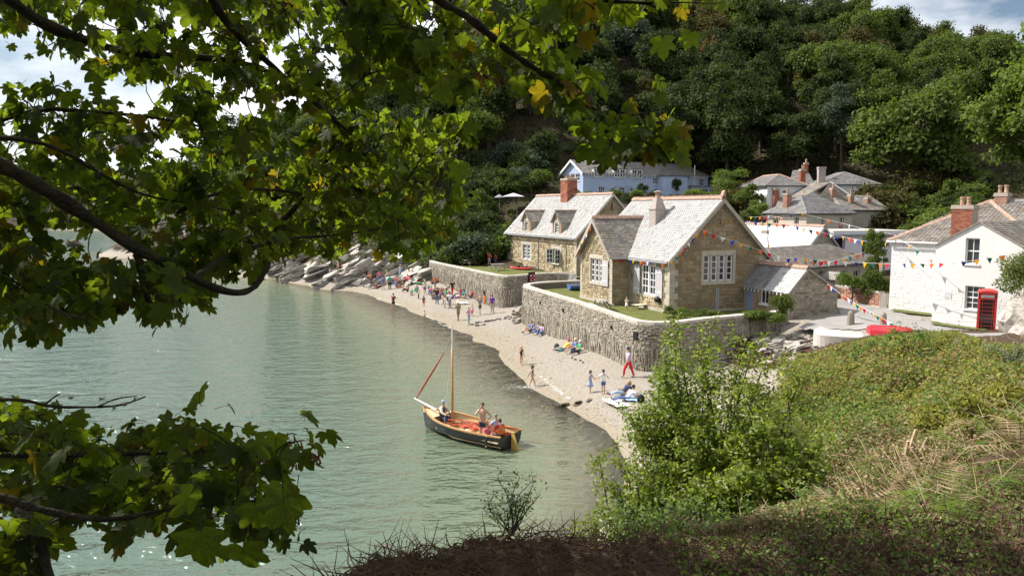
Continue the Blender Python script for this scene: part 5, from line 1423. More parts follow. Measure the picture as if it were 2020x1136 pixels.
LAB = {'leaf_dark': 'dark green broadleaf tree, shade in its colour, of the hillside wood', 'leaf_mid': 'mid green broadleaf tree of the hillside wood', 'leaf_olive': 'olive-brown autumn-tinged tree of the hillside wood', 'leaf_blue': 'grey-green tree of the hillside wood', 'leaf_bright': 'light green tree of the hillside wood'}
# wood on the hill
pts = []
yy = 128.0
while yy < 262:
    xx = -75.0
    while xx < 165:
        x = xx + rnd.uniform(-3.4, 3.4); y = yy + rnd.uniform(-3.4, 3.4)
        pxv = 1010 + x/y*1500
        clearing = (0 < x < 12 and 124 < y < 150)
        left_gap = (x < -30 and y < 150) or pxv < 380
        if not clearing and not left_gap and pxv < 2120 and not (x > 62 and y < 132 and False):
            pts.append((x, y))
        xx += 8.6 + (yy-128)*.02
    yy += 8.2 + (yy-128)*.03
for x, y in pts:
    z = gz(x, y)
    pxv = 1010 + x/y*1500
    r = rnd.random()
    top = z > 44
    lit = pxv > 1650 or z > 46  # elsewhere crowns mostly take the darker leaves, painting the hill's shadow
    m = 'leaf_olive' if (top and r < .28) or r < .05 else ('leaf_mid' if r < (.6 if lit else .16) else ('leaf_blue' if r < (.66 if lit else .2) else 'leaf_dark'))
    s = rnd.uniform(.92, 1.35)
    if pxv > 1760: s *= .82
    zone = 'behind the sycamore sprays' if pxv < 1000 else ('above the blue house' if pxv < 1330 else ('above the near stone gable' if pxv < 1530 else ('above the lane houses' if pxv < 1760 else 'above the big domed tree')))
    lev = 'low' if y < 152 else ('halfway up' if y < 196 else 'near the top')
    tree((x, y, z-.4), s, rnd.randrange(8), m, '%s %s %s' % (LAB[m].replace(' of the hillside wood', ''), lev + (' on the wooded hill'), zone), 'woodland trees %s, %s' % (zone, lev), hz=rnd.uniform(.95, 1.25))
# distant left headland
for i in range(34):
    px = rnd.uniform(-60, 470); Y = rnd.uniform(370, 440) - max(0, px-250)*.55
    X = (px-1010)/1500*Y; z = gz(X, Y)
    if z < 1.5: z = 2.0
    m = rnd.choice(['leaf_dark', 'leaf_mid', 'leaf_blue'])
    tree((X, Y, z-1), rnd.uniform(1.2, 1.8), rnd.randrange(8), m, 'tree on the low headland across the water at far left', 'headland trees')
for i in range(24):
    px = rnd.uniform(430, 640); Y = rnd.uniform(122, 175) + max(0, 560-px)*.2
    X = (px-1010)/1500*Y; z = max(1.5, gz(X, Y))
    m = rnd.choice(['leaf_dark', 'leaf_dark', 'leaf_mid'])
    tree((X, Y, z-.6), rnd.uniform(.6, .95), rnd.randrange(8), m, 'shore tree above the rocks behind the sycamore branches', 'trees above the rocky shore')
# undergrowth carpeting the wood floor and the slopes
def undergrowth():
    rs = np.random.RandomState(9); n = 90000
    Y = rs.uniform(98, 250, n); px = rs.uniform(380, 2060, n); X = (px-1010)/1500*Y
    k = ~((X > 0) & (X < 12) & (Y > 130) & (Y < 150) & (rs.random_sample(n) < .35)) & ~((px > 1100) & (px < 1780) & (Y < 120)) & ~((px < 620) & (Y < 118))
    X = X[k]; Y = Y[k]; Z = ground_z(X, Y) + rs.random_sample(len(X))**1.6 * (1.1 + 1.0*snoise(X, Y, .3, 3))
    k = Z > 2.2; C = np.stack([X, Y, Z], 1)[k]
    V, F = leaf_quads(C, np.tile([0, -.2, 1.0], (len(C), 1)), .30, .62, .5, rs)
    ob('undergrowth', fast_mesh('undergrowth', V, F, [MT['leaf_dark'], MT['leaf_mid'], MT['leaf_olive']], rs.choice(3, len(F), p=[.55, .25, .2])), kind='stuff', label='low dark undergrowth covering the wooded slopes', cat='undergrowth')
undergrowth()
# prominent trees
def feature(px, py_base, Y, s, kind, mat, label, hz=1.0, lift=8.6):
    X = (px-1010)/1500*Y
    p = PY(px, py_base, Y)
    return tree((p.x, Y, gz(p.x, Y)-.4 if py_base is None else p.z), s, kind, mat, label, None, 'broadleaf_tree', hz, lift)
feature(1815, 432, 112, 1.62, 6, 'leaf_dome', 'big domed green tree right of the lane houses', 1.0, 7.2)
feature(1850, 420, 118, 1.35, 2, 'leaf_mid', 'rounded green tree behind the big domed tree', 1.15)
feature(1790, 330, 138, 1.5, 6, 'leaf_dome', 'flat-domed green tree rising above the big dome', 1.0, 7.4)
feature(2025, 425, 84, 1.3, 0, 'leaf_bright', 'bright yellow-green tree at the right edge of the photo', 1.05, 7.6)
feature(2090, 400, 78, 1.25, 1, 'leaf_bright', 'second yellow-green tree cut by the right edge', 1.15, 8)
feature(1437, 418, 104, .5, 3, 'leaf_bright', 'small light-green tree at the right end of the blue house', 1.05, 6.4)
feature(1122, 340, 132, .5, 2, 'leaf_pale', 'pale silvery tree behind the blue house gable', .9, 6.5)
feature(1660, 330, 122, .8, 5, 'leaf_blue', 'slender grey-green conifer behind the white houses', 1.1)
feature(1075, 262, 150, 1.3, 4, 'leaf_dark', 'tall dark tree with bare trunk at the top of the clearing', 1.2, 12)
feature(1045, 258, 152, 1.2, 5, 'leaf_dark', 'second tall trunked tree at the top of the clearing', 1.2, 12.5)

# --- shrubs and garden bushes
BM = {}
def bush_mesh(k, mat):
    if (k, mat) not in BM: BM[(k, mat)] = crown_mesh('foliage', 300+k*11, 11, 1.5, 1.15, 2600, .10, mat, lobe=(.3, .48), bottom=-.3)
    return BM[(k, mat)]
ST = [trunk_mesh(20+k, 1.0, .06, 1.0, n=5, limbs=4) for k in range(2)]
def bush(px, py, Y, s, mat, label, group=None, hz=1.0, name='garden_shrub', z=None):
    p = PY(px, py, Y)
    t = thing(name, label, 'shrub', (p.x, p.y, p.z if z is None else z), rnd.random()*6.28, group); t.scale = (s, s, s*hz)
    ob('stem', ST[rnd.randrange(2)], t); c = ob('foliage', bush_mesh(rnd.randrange(4), mat), t); c.location = (0, 0, .75)
    return t
# hedge bank left of the far cottage
for i in range(46):
    px = rnd.uniform(865, 1040); Y = rnd.uniform(97, 112)
    if px > 965 and Y > 101: continue
    X = (px-1010)/1500*Y
    z = gz(X, Y); pyb = 410 - (z-CAMZ)*1500/Y
    bush(px, pyb, Y, rnd.uniform(1.3, 2.6), rnd.choice(['leaf_dark', 'leaf_mid', 'leaf_blue', 'leaf_mid']), 'dense green shrub on the %s of the bank left of the dormer cottage' % ('left end' if px < 920 else ('middle' if px < 980 else 'right end')), 'bank shrubs beside the dormer cottage', rnd.uniform(.8, 1.2), z=z-.3)
for i in range(60):
    px = rnd.uniform(880, 1140); Y = rnd.uniform(112, 128)
    X = (px-1010)/1500*Y; z = gz(X, Y)
    if px > 1070 or (965 < px and Y < 116): continue
    bush(px, 0, Y, rnd.uniform(1.0, 2.2), rnd.choice(['leaf_dark', 'leaf_dark', 'leaf_mid', 'leaf_blue']), 'garden shrub on the %s of the dark slope above the hedge' % ('left' if px < 950 else ('middle' if px < 1010 else 'right')), 'garden shrubs on the slope', rnd.uniform(.8, 1.3), z=z-.2)
for px, py, Y, s, m, lab, hz in (
    (1170,399,113,.8,'leaf_mid','leafy shrub below the left window of the blue house',1.1),(1190,402,110,.9,'leaf_dark','dark shrub between the far cottage chimney and blue house',1.0),(1215,399,112,.85,'leaf_mid','shrub under the middle dormer of the blue house',1.1),
    (1150,400,108,.9,'leaf_bright','bright shrub right of the tall brick chimney',1.0),(1240,402,108,.9,'leaf_dark','dark shrub behind the near cottage ridge',1.0),(1257,394,104,.75,'leaf_bright','clipped yellow-green dome behind the near cottage ridge',.9),
    (1290,398,112,.9,'leaf_olive','red-tinged rose bush against the blue house',1.0),(1268,380,117,.6,'leaf_dark','dark climber on the blue house wall',1.3),(1335,382,122,.6,'leaf_dark','dark climber beside the bow of the blue house',2.0),(1345,398,108,1.2,'leaf_olive','long clipped hedge plant above the ridge',.6),(1370,398,109,1.3,'leaf_bright','feathery bright shrub above the near gable',.7),(1390,398,108,1.1,'leaf_mid','low shrub right of the feathery shrub',.7),
    (1030,385,116,1.2,'leaf_palm','yellow-green palm-like shrub left of the parasol garden',1.0),(1050,352,124,1.3,'leaf_palm','tall yellow-green shrub left of the blue house',1.2),(1080,360,122,1.1,'leaf_palm','golden feathery shrub beside the blue house gable',1.0),(1025,350,124,1.6,'leaf_mid','rounded shrub on the garden terrace',1.2),
    (1480,440,86,.9,'leaf_mid','shrub on the lane bank right of the near gable',1.0),(1500,425,90,1.0,'leaf_bright','bright bush beside the white hip house',1.0),(1470,405,96,1.5,'leaf_mid','bush on the track bend above the gable',1.0)):
    bush(px, py, Y, s, m, lab, None, hz)
for i in range(70):
    px = rnd.uniform(1400, 1560) if i % 2 else rnd.uniform(1720, 1960); Y = rnd.uniform(96, 116) if i % 2 else rnd.uniform(76, 112)
    X = (px-1010)/1500*Y; z = gz(X, Y)
    if 1505 < px < 1750 and Y < 112: continue
    bush(px, 0, Y, rnd.uniform(1.1, 2.4), rnd.choice(['leaf_mid', 'leaf_bright', 'leaf_mid', 'leaf_dark', 'leaf_olive']), ('green bush on the bank below the wood, %s the white cottage roof' % ('left of' if px < 1800 else 'above')) if i % 2 == 0 else 'bush on the shaded slope below the wood', 'bushes on the bank below the wood' if i % 2 == 0 else 'bushes on the shaded slope', rnd.uniform(.7, 1.2), z=z-.2)
for i in range(9):
    bush(1749 + rnd.uniform(-9, 9), 0, 54.5 + rnd.uniform(-1, 1.5), rnd.uniform(.42, .62), 'leaf_mid', 'glossy climbing shrub left of the white cottage corner', 'climbing shrub left of the white cottage', 1.3, 'climbing_shrub', z=3.8 + i*.55)
for px, py, Y, s, m, lab in ((1682,572,55.5,.75,'leaf_bright','round bright shrub over the yard wall'),(1700,574,56,.5,'leaf_bright','small bright shrub beside the round one')): bush(px, py, Y, s, m, lab)
# --- plants along the sea wall top by the outhouse
for px, py, Y, s, m in ((1330,628,50.5,.5,'leaf_mid'),(1352,626,50,.45,'leaf_bright'),(1480,622,47.6,.5,'leaf_bright'),(1505,621,47.4,.55,'leaf_mid'),(1530,620,47.2,.5,'leaf_bright'),(1375,626,49.5,.5,'leaf_mid'),(1400,626,49,.45,'leaf_bright'),(1425,624,48.6,.45,'leaf_mid')):
    bush(px, py, Y, s, m, 'green border plant at the back of the sea wall', 'border plants behind the sea wall', .8, 'border_plant', z=3.45)
bush(1540, 605, 48.0, .55, 'leaf_mid', 'climber hanging over the outhouse front corner', None, 1.5, 'climbing_shrub', z=3.6)
# ================================================================== the sycamore whose branches frame the view
pm('sycamore_leaf', (.020,.030,.006), (.034,.046,.008), 9, .6, island=.45, trans=(8.6,8.4,2.0), tfac=.42, spec=.15, c3=(.07,.055,.008), p3=.05, bump=.15, bscale=30)
pm('sycamore_key', (.10,.045,.02), (.16,.07,.03), 6, .7, island=.3, trans=(1.5,1.3,1), tfac=.3)
pm('lichen', (.16,.17,.11), (.26,.26,.18), 9, .95, bump=1, bscale=40)
def leaf_shape(seed):
    r = random.Random(seed)
    half = [(0,1.0),(7,.90),(11,.91),(17,.80),(22,.79),(31,.56),(37,.68),(42,.84),(49,.93),(54,.84),(61,.80),(67,.66),(76,.52),(85,.60),(95,.72),(103,.68),(113,.58),(134,.44),(156,.34),(172,.20),(180,.12)]
    full = half + [(-a, q) for a, q in half[-2:0:-1]]
    V = [(0, 0, 0)]; fold = r.uniform(.08, .42); droop = r.uniform(.1, .6); tw = r.uniform(-.35, .35)
    for a, q in full:
        q = q * (1 + r.uniform(-.06, .06)); aa = R(a)
        x, y = q*math.sin(aa)*.98, q*math.cos(aa)
        z = abs(x)*fold - droop*(x*x + y*abs(y)*.8) + tw*x*y + r.uniform(-.025, .025)
        V.append((x, y, z))
    n = len(full)
    return np.array(V), np.array([(0, 1+(i+1) % n, 1+i) for i in range(n)])
LEAF = [leaf_shape(k) for k in range(12)]
LEAF_ME = [fast_mesh('leaf', v, f, MT['sycamore_leaf'], smooth=True) for v, f in LEAF]
def PD(px, py, D):
    """point at view distance D metres ahead"""
    return PY(px, py, D)
SYC = thing('sycamore_tree', 'overhanging sycamore whose dark branches and lobed leaves frame the left side', 'tree', (-6.2, 1.6, 0))
SYC.location = (-6.2, 1.6, gz(-6.2, 1.6))
SO = Vector(SYC.location)
limbs = []
def limb(pts, r0, r1, n=7, name='branch', mat='bark_moss', rough=.22):
    p = smooth_line([PD(*q) if not isinstance(q, Vector) else q for q in pts], 2)
    m = len(p); rr_ = random.Random(len(limbs))
    k_ = 1.0 if name == 'trunk' else (.6 if name == 'bough' else .8)
    rad = [k_*(r0 + (r1-r0)*i/(m-1)) * (1 + rr_.uniform(-rough, rough)) for i in range(m)]
    MB().tube([q - SO for q in p], rad, n).obj(name, MT[mat], SYC, smooth=True)
    limbs.append(p)
V_ = Vector
# trunk and the boughs that leave it, out of frame to the left
limb([V_((-6.2,1.6,SO.z-.5)), V_((-6.0,1.7,10)), V_((-5.6,1.9,12.5)), V_((-5.2,2.2,15.5)), V_((-5.0,2.4,18))], .32, .12, 10, 'trunk')
limb([V_((-5.9,1.75,11.0)), (-260,240,3.3), (-60,300,3.7), (40,345,3.9), (130,400,4.2), (250,480,4.4), (380,550,4.6), (445,577,4.7), (487,578,4.8), (512,555,4.9), (532,518,5.0)], .085, .024, name='bough')
limb([V_((-5.7,1.9,12.2)), (-200,-160,3.8), (20,0,4.6), (70,40,4.7), (150,75,4.9), (260,108,5.1), (380,112,5.3), (480,122,5.5), (560,155,5.8), (620,200,6.0), (668,247,6.2)], .075, .016, name='bough')
limb([V_((-5.4,2.1,14.0)), (150,-420,4.2), (410,-20,4.4), (440,40,4.6), (490,90,4.9), (570,160,5.2), (640,222,5.6), (690,262,5.8)], .06, .012, name='bough')
limb([V_((-5.3,2.2,14.6)), (350,-520,4.4), (640,-60,4.9), (680,8,5.0), (731,48,5.1), (766,79,5.2), (822,107,5.3), (877,127,5.4), (937,150,5.5), (985,158,5.6)], .06, .008, name='bough')
limb([V_((-5.2,2.3,15.2)), (500,-600,4.2), (780,-90,4.3), (857,0,4.3), (917,28,4.3), (968,71,4.3), (1016,111,4.35), (1067,143,4.4), (1107,166,4.4), (1135,194,4.4), (1166,214,4.4), (1214,230,4.4), (1265,226,4.4), (1289,220,4.4)], .055, .005, name='bough')
limb([(780,-90,4.3), (1000,-60,4.2), (1147,-2,4.2), (1220,4,4.2), (1273,6,4.2), (1297,16,4.2), (1313,44,4.2)], .022, .004)
limb([(1273,6,4.2), (1340,5,4.1), (1420,8,4.1)], .008, .003)
limb([(270,500,4.45), (283,560,4.42), (300,618,4.4)], .03, .02)
limb([(0,238,5), (80,215,5), (150,218,5.1), (270,228,5.4), (350,240,5.8), (430,258,6.2)], .022, .008)
limb([(-60,270,4), (60,275,4), (130,300,4.1), (200,345,4.3), (290,390,4.8), (380,400,5.2), (470,420,5.6)], .018, .006)
limb([(632,345,7), (679,301,7), (750,269,7.1), (790,257,7.2)], .03, .012, mat='bark')
limb([(480,480,6.5), (560,440,6.8), (632,345,7)], .035, .028)
limb([(600,178,6.0), (640,222,6.3), (671,242,6.5), (640,330,6.8)], .035, .02)
limb([(350,420,5), (420,380,5.4), (520,370,6), (640,390,6.6), (760,380,7.2), (860,345,7.6)], .02, .006)
limb([(380,550,4.6), (450,500,5.2), (560,470,6), (660,465,6.6), (760,450,7)], .025, .008)
limb([(90,600,3.6), (130,622,3.6), (160,625,3.6), (183,645,3.6)], .010, .004)
# lower boughs, bottom left
limb([V_((-5.9,1.75,9.6)), (-400,960,2.6), (-120,960,2.7), (0,978,2.8), (60,1000,2.85), (150,1020,2.9), (240,1025,3.0), (300,1008,3.1), (420,995,3.3), (520,985,3.5)], .04, .006, name='bough')
limb([V_((-5.9,1.75,9.8)), (-300,900,3.2), (-50,896,3.4), (90,898,3.5), (240,895,3.7), (400,890,4.0), (520,880,4.2), (600,868,4.4)], .035, .005, name='bough')
limb([(-120,790,3.4), (0,788,3.5), (50,788,3.5), (100,803,3.6), (180,803,3.7), (240,800,3.8), (287,782,3.9)], .016, .004)
limb([(90,797,3.6), (110,780,3.6), (118,778,3.6)], .006, .003); limb([(190,803,3.7), (230,785,3.8), (270,781,3.8)], .006, .003)
limb([(110,1200,2.9), (85,1100,2.9), (70,1050,2.95), (40,1000,3.0)], .036, .026)
# lichen tufts on the bare twig
lm = MB()
for px, py in ((143,784),(200,786),(225,804),(245,797),(265,788),(120,802)):
    c = PD(px, py, 3.7) - SO
    for k in range(16):
        d = Vector((rnd.gauss(0,1), rnd.gauss(0,1), rnd.gauss(0,1))).normalized() * rnd.uniform(.008, .022)
        lm.tube([c, c + d], [.003, .001], 3)
lm.obj('lichen', MT['lichen'], SYC, kind='stuff')

LV = []      # leaves: (matrix columns, base) gathered, then split into single leaves and the mass
TW = MB()    # twigs and leaf stalks
rs_ = random.Random(77)
LIMBP = np.array([tuple(p) for l in limbs for p in l])
NODES = [tuple(p) for l in limbs for p in l]
def put_leaf(base, t, nrm, s, k=None, stalk=None):
    t = t.normalized(); x = t.cross(nrm)
    if x.length < 1e-4: x = t.orthogonal()
    x.normalize(); z = x.cross(t)
    LV.append((base, x*s, t*s, z*s, rs_.randrange(12) if k is None else k))
    if stalk is not None: TW.tube([stalk - SO, (stalk+base)*.5 + Vector((0,0,.006)) - SO, base - SO], [.0022, .0018, .0016], 3, cap=False)
def cluster(c, n, size, spread=.10, twig=True, face=0.0, droop=.8):
    if twig:
        A_ = np.array(NODES); d = ((A_ - np.array(tuple(c)))**2).sum(1); j = int(d.argmin())
        a = Vector(A_[j]); L_ = (a-c).length
        if L_ < .9:
            k_ = L_*.12
            path = smooth_line([a, a.lerp(c, .35) + Vector((rs_.uniform(-k_,k_), rs_.uniform(-k_,k_), rs_.uniform(0,k_*1.5))), a.lerp(c, .7) + Vector((rs_.uniform(-k_,k_), rs_.uniform(-k_,k_), rs_.uniform(0,k_*1.5))), c], 1)
            TW.tube([q-SO for q in path], [.0055*(1-.6*i/len(path)) for i in range(len(path))], 4, cap=False)
        NODES.append(tuple(c))
    for i in range(n):
        a = rs_.random()*6.283
        h = Vector((math.cos(a), math.sin(a), 0))
        node = c + Vector((rs_.gauss(0, spread*.5), rs_.gauss(0, spread*.5), rs_.gauss(0, spread*.5)))
        base = node + h*rs_.uniform(.03, spread) + Vector((0, 0, rs_.uniform(-.06, .03)))
        t = h*rs_.uniform(.25, .9) + Vector((0, 0, -1))*rs_.uniform(.2, 1.0)*droop
        nn = Vector((rs_.gauss(0, .5), rs_.gauss(0, .5) - face, .75))
        put_leaf(base, t, nn, size*rs_.uniform(.55, 1.3), None, node)
def rand_in(poly):
    xs = [p[0] for p in poly]; ys = [p[1] for p in poly]
    while True:
        x = rs_.uniform(min(xs), max(xs)); y = rs_.uniform(min(ys), max(ys))
        if in_poly(np.array([x]), np.array([y]), poly)[0]: return x, y
GAPS = [(420,160,20),(520,90,20),(200,180,20),(40,340,22),(300,60,18),(540,290,20),(640,130,18),(120,80,18),(15,115,60),(10,262,32),(60,205,22),(100,150,20),(400,60,22),(160,130,18),(345,95,18),(600,200,24),(440,230,18),(260,270,16),(330,300,16),(150,260,16),(480,300,18),(700,90,16),(360,38,26),(60,60,24),(300,150,18),(270,28,14),(480,190,16),(620,30,15),(585,70,13),(130,195,20),(565,225,22),(515,205,16),(60,150,20),(215,95,14),(235,235,14),(690,35,16),(330,170,16),(590,250,22),(450,330,14),(240,410,14)]
def fill(poly, n, D, per=(4, 6), size=.09, gaps=True, **kw):
    for i in range(n):
        while True:
            x, y = rand_in(poly)
            if not gaps or all((x-g[0])**2 + (y-g[1])**2 > (g[2]*1.15)**2 or rs_.random() < .06 for g in GAPS): break
        d = rs_.uniform(*D)
        cluster(PD(x, y, d), rs_.randint(*per), size, **kw)
fill([(-40,-40),(740,-40),(770,120),(690,200),(590,215),(560,330),(520,450),(420,520),(180,380),(-40,310)], 430, (4.6, 8.0), size=.086)
fill([(-40,290),(180,380),(330,470),(250,455),(120,425),(-40,400)], 36, (4.6, 7))
fill([(-40,430),(60,455),(110,510),(180,520),(270,540),(330,535),(400,575),(400,600),(330,610),(240,590),(170,600),(60,640),(-40,620)], 120, (4.1, 5.8))
fill([(300,520),(400,585),(480,560),(530,490),(480,440),(380,440)], 34, (5.0, 6.5))
fill([(520,320),(600,260),(700,215),(800,235),(900,225),(930,260),(905,330),(900,420),(850,480),(770,490),(680,480),(560,500),(480,470)], 290, (6.2, 9.5), size=.092, gaps=False)
fill([(700,-40),(1000,-40),(1080,60),(1060,120),(960,160),(880,180),(780,190),(700,150)], 118, (4.6, 6.6), gaps=False)
fill([(1000,-30),(1290,-40),(1280,10),(1180,25),(1090,70),(1020,50)], 30, (4.0, 4.8), per=(2, 4), gaps=False)
fill([(1040,110),(1110,140),(1180,190),(1140,215),(1070,180)], 24, (4.2, 4.9), per=(2, 4), gaps=False)
fill([(1150,200),(1220,225),(1300,225),(1350,280),(1320,300),(1250,290),(1190,285)], 20, (4.2, 4.7), per=(2, 4), gaps=False)
fill([(-40,820),(60,800),(160,850),(240,880),(330,825),(430,845),(560,845),(620,855),(600,890),(540,920),(520,960),(420,970),(300,985),(180,985),(-40,960)], 165, (3.2, 5.4), size=.078, gaps=False)
fill([(60,960),(300,960),(520,950),(590,1000),(590,1060),(540,1040),(420,1030),(300,1010),(120,1030)], 44, (2.9, 4.0), per=(2, 4), size=.09, gaps=False)
fill([(-60,1000),(40,1010),(60,1100),(40,1160),(-60,1160)], 18, (2.6, 3.4), size=.09, gaps=False)
# single leaves that stand out along the right-hand sprays (pixel, distance, width in metres, roll)
for px, py, w_, roll in ((1307,82,.155,.05),(1363,70,.12,-.3),(1136,10,.17,.1),(1096,-5,.14,.3),(1168,148,.16,-.5),(1296,160,.11,1.2),(1296,192,.11,1.1),(1240,208,.12,.9),(1122,190,.13,.0),(1140,200,.12,.5),(1216,255,.12,.15),(1180,278,.13,.05),(1242,236,.12,-.4),(1262,256,.12,.1),(1330,240,.11,-.6),(1322,268,.12,.0),(1350,282,.11,.2),(1282,232,.10,.5),(1135,100,.12,-.9),(1158,70,.12,.2),(1080,112,.14,.5),(1020,160,.13,.4),(1060,60,.13,.1),(905,150,.15,.1),(925,165,.14,-.2),(870,175,.14,.2),(905,330,.14,.0),(935,245,.13,-.8),(1305,2,.1,.4),(1342,20,.11,.6),(1350,-4,.11,.2),(1400,2,.10,-1.2),(1428,12,.08,-1.3),(1240,-5,.12,.2),(1200,-5,.12,-.3),(480,1085,.19,.1),(395,1060,.26,.0),(560,990,.2,-.6),(505,1000,.17,.2),(585,980,.18,-.9)):
    D = 4.2 if px > 860 else 2.9
    b = PD(px, py, D + rs_.uniform(-.15, .15))
    t = Vector((math.sin(roll), rs_.uniform(-.2, .2), -math.cos(roll)))
    nn = Vector((rs_.gauss(0, .2), -1 + rs_.gauss(0, .2), .35))
    put_leaf(b, t, nn, w_*.62*rs_.uniform(.95, 1.1), None, b + Vector((rs_.uniform(-.03,.03), 0, .09)))
n_view = len(LV)
# the rest of the crown, out of frame above and to the left
rs2 = random.Random(5)
for i in range(760):
    c = Vector((rs2.uniform(-8.5, -3.2), rs2.uniform(.5, 8.5), rs2.uniform(10.4, 15.5))) if i % 4 else Vector((rs2.uniform(-7, -2.2), rs2.uniform(2.0, 7.0), rs2.uniform(13.6, 16)))
    d = c.y
    if c.y > .5:
        px = 1010 + c.x/c.y*1500; py = 410 - (c.z-CAMZ)/c.y*1500
        if -60 < px < 2080 and py > -60: continue
    cluster(c, 6, .15, .2, twig=False)
for i in range(720):        # and over the viewpoint: unseen leaves added to shade the near foliage
    c = Vector((rs2.uniform(-8, 6), rs2.uniform(-7, 2.0), rs2.uniform(12.6, 17)))
    if c.y > .3 and 410 - (c.z-CAMZ)/c.y*1500 > -80: continue
    cluster(c, 5, .24, .3, twig=False)
# hanging bunches of winged seeds
km = MB()
for px, py in ((1080,15),(1130,12),(1145,175),(1120,170),(1160,185),(950,140),(975,145),(1310,265),(1300,275),(1395,75),(860,160),(640,400),(700,380),(560,860),(600,880),(625,895),(520,890),(580,900)):
    c = PD(px, py, 4.3 if px > 800 else (3.8 if py > 700 else 6.5)) - SO
    for k in range(9):
        d = Vector((rnd.gauss(0, .5), rnd.gauss(0, .5), -1)).normalized(); b = c + Vector((rnd.gauss(0, .02), rnd.gauss(0, .02), rnd.uniform(-.05, .02)))
        u = d.orthogonal().normalized()*.007
        km.poly([b-u*.5, b+u*.5, b+d*.035+u*1.2, b+d*.04-u])
km.obj('seed_key', MT['sycamore_key'], SYC, kind='stuff')
TW.obj('twig', MT['bark_moss'], SYC, kind='stuff')
def screen(q):
    p = q[0]; return q[1].length / max(.5, p.y) if p.y > 0 else 0
inview = [i for i in range(n_view) if 0 < 1010 + LV[i][0].x/LV[i][0].y*1500 < 2020 and -20 < 410 - (LV[i][0].z-CAMZ)/LV[i][0].y*1500 < 1130]
inview.sort(key=lambda i: -screen(LV[i]))
single = set(inview[:290])
Vs = []; Fs = []; off = 0
for i, (b, x, y, z, k) in enumerate(LV):
    b = b - SO
    if i in single:
        o = ob('leaf', LEAF_ME[k], SYC)
        o.matrix_local = Matrix(((x.x, y.x, z.x, b.x), (x.y, y.y, z.y, b.y), (x.z, y.z, z.z, b.z), (0, 0, 0, 1)))
    else:
        v, f = LEAF[k]; M = np.array([tuple(x), tuple(y), tuple(z)])
        Vs.append(v @ M + np.array(tuple(b))); Fs.append(f + off); off += len(v)
ob('foliage', fast_mesh('foliage', np.concatenate(Vs), np.concatenate(Fs), MT['sycamore_leaf'], smooth=True), SYC, kind='stuff')

# ================================================================== foreground bank
pm('bramble_green', (.075,.12,.02), (.13,.185,.032), 1.2, .55, island=.35, trans=(2.2,2.5,.8), tfac=.35, spec=.3)
pm('bramble_olive', (.15,.16,.028), (.23,.22,.046), 1.2, .6, island=.35, trans=(1.9,1.9,.8), tfac=.35)
pm('bramble_red', (.16,.11,.048), (.24,.17,.08), 1.2, .7, island=.35, trans=(1.6,1.4,.8), tfac=.3)
pm('straw', (.27,.20,.11), (.40,.31,.19), 2, .8, island=.3, trans=(1.2,1.1,.9), tfac=.2)
pm('cut_wood', (.38,.27,.17), (.50,.38,.26), 6, .8, island=.15, stretch=(1,1,.2))
pm('dead_leaf', (.09,.05,.028), (.17,.10,.06), 6, .8, island=.4, trans=(1.2,1.1,.8), tfac=.2)
pm('hawthorn', (.13,.18,.02), (.22,.27,.036), 1.5, .45, island=.35, trans=(1.7,1.8,.7), tfac=.5, spec=.4, c3=(.13,.12,.02), p3=.12)
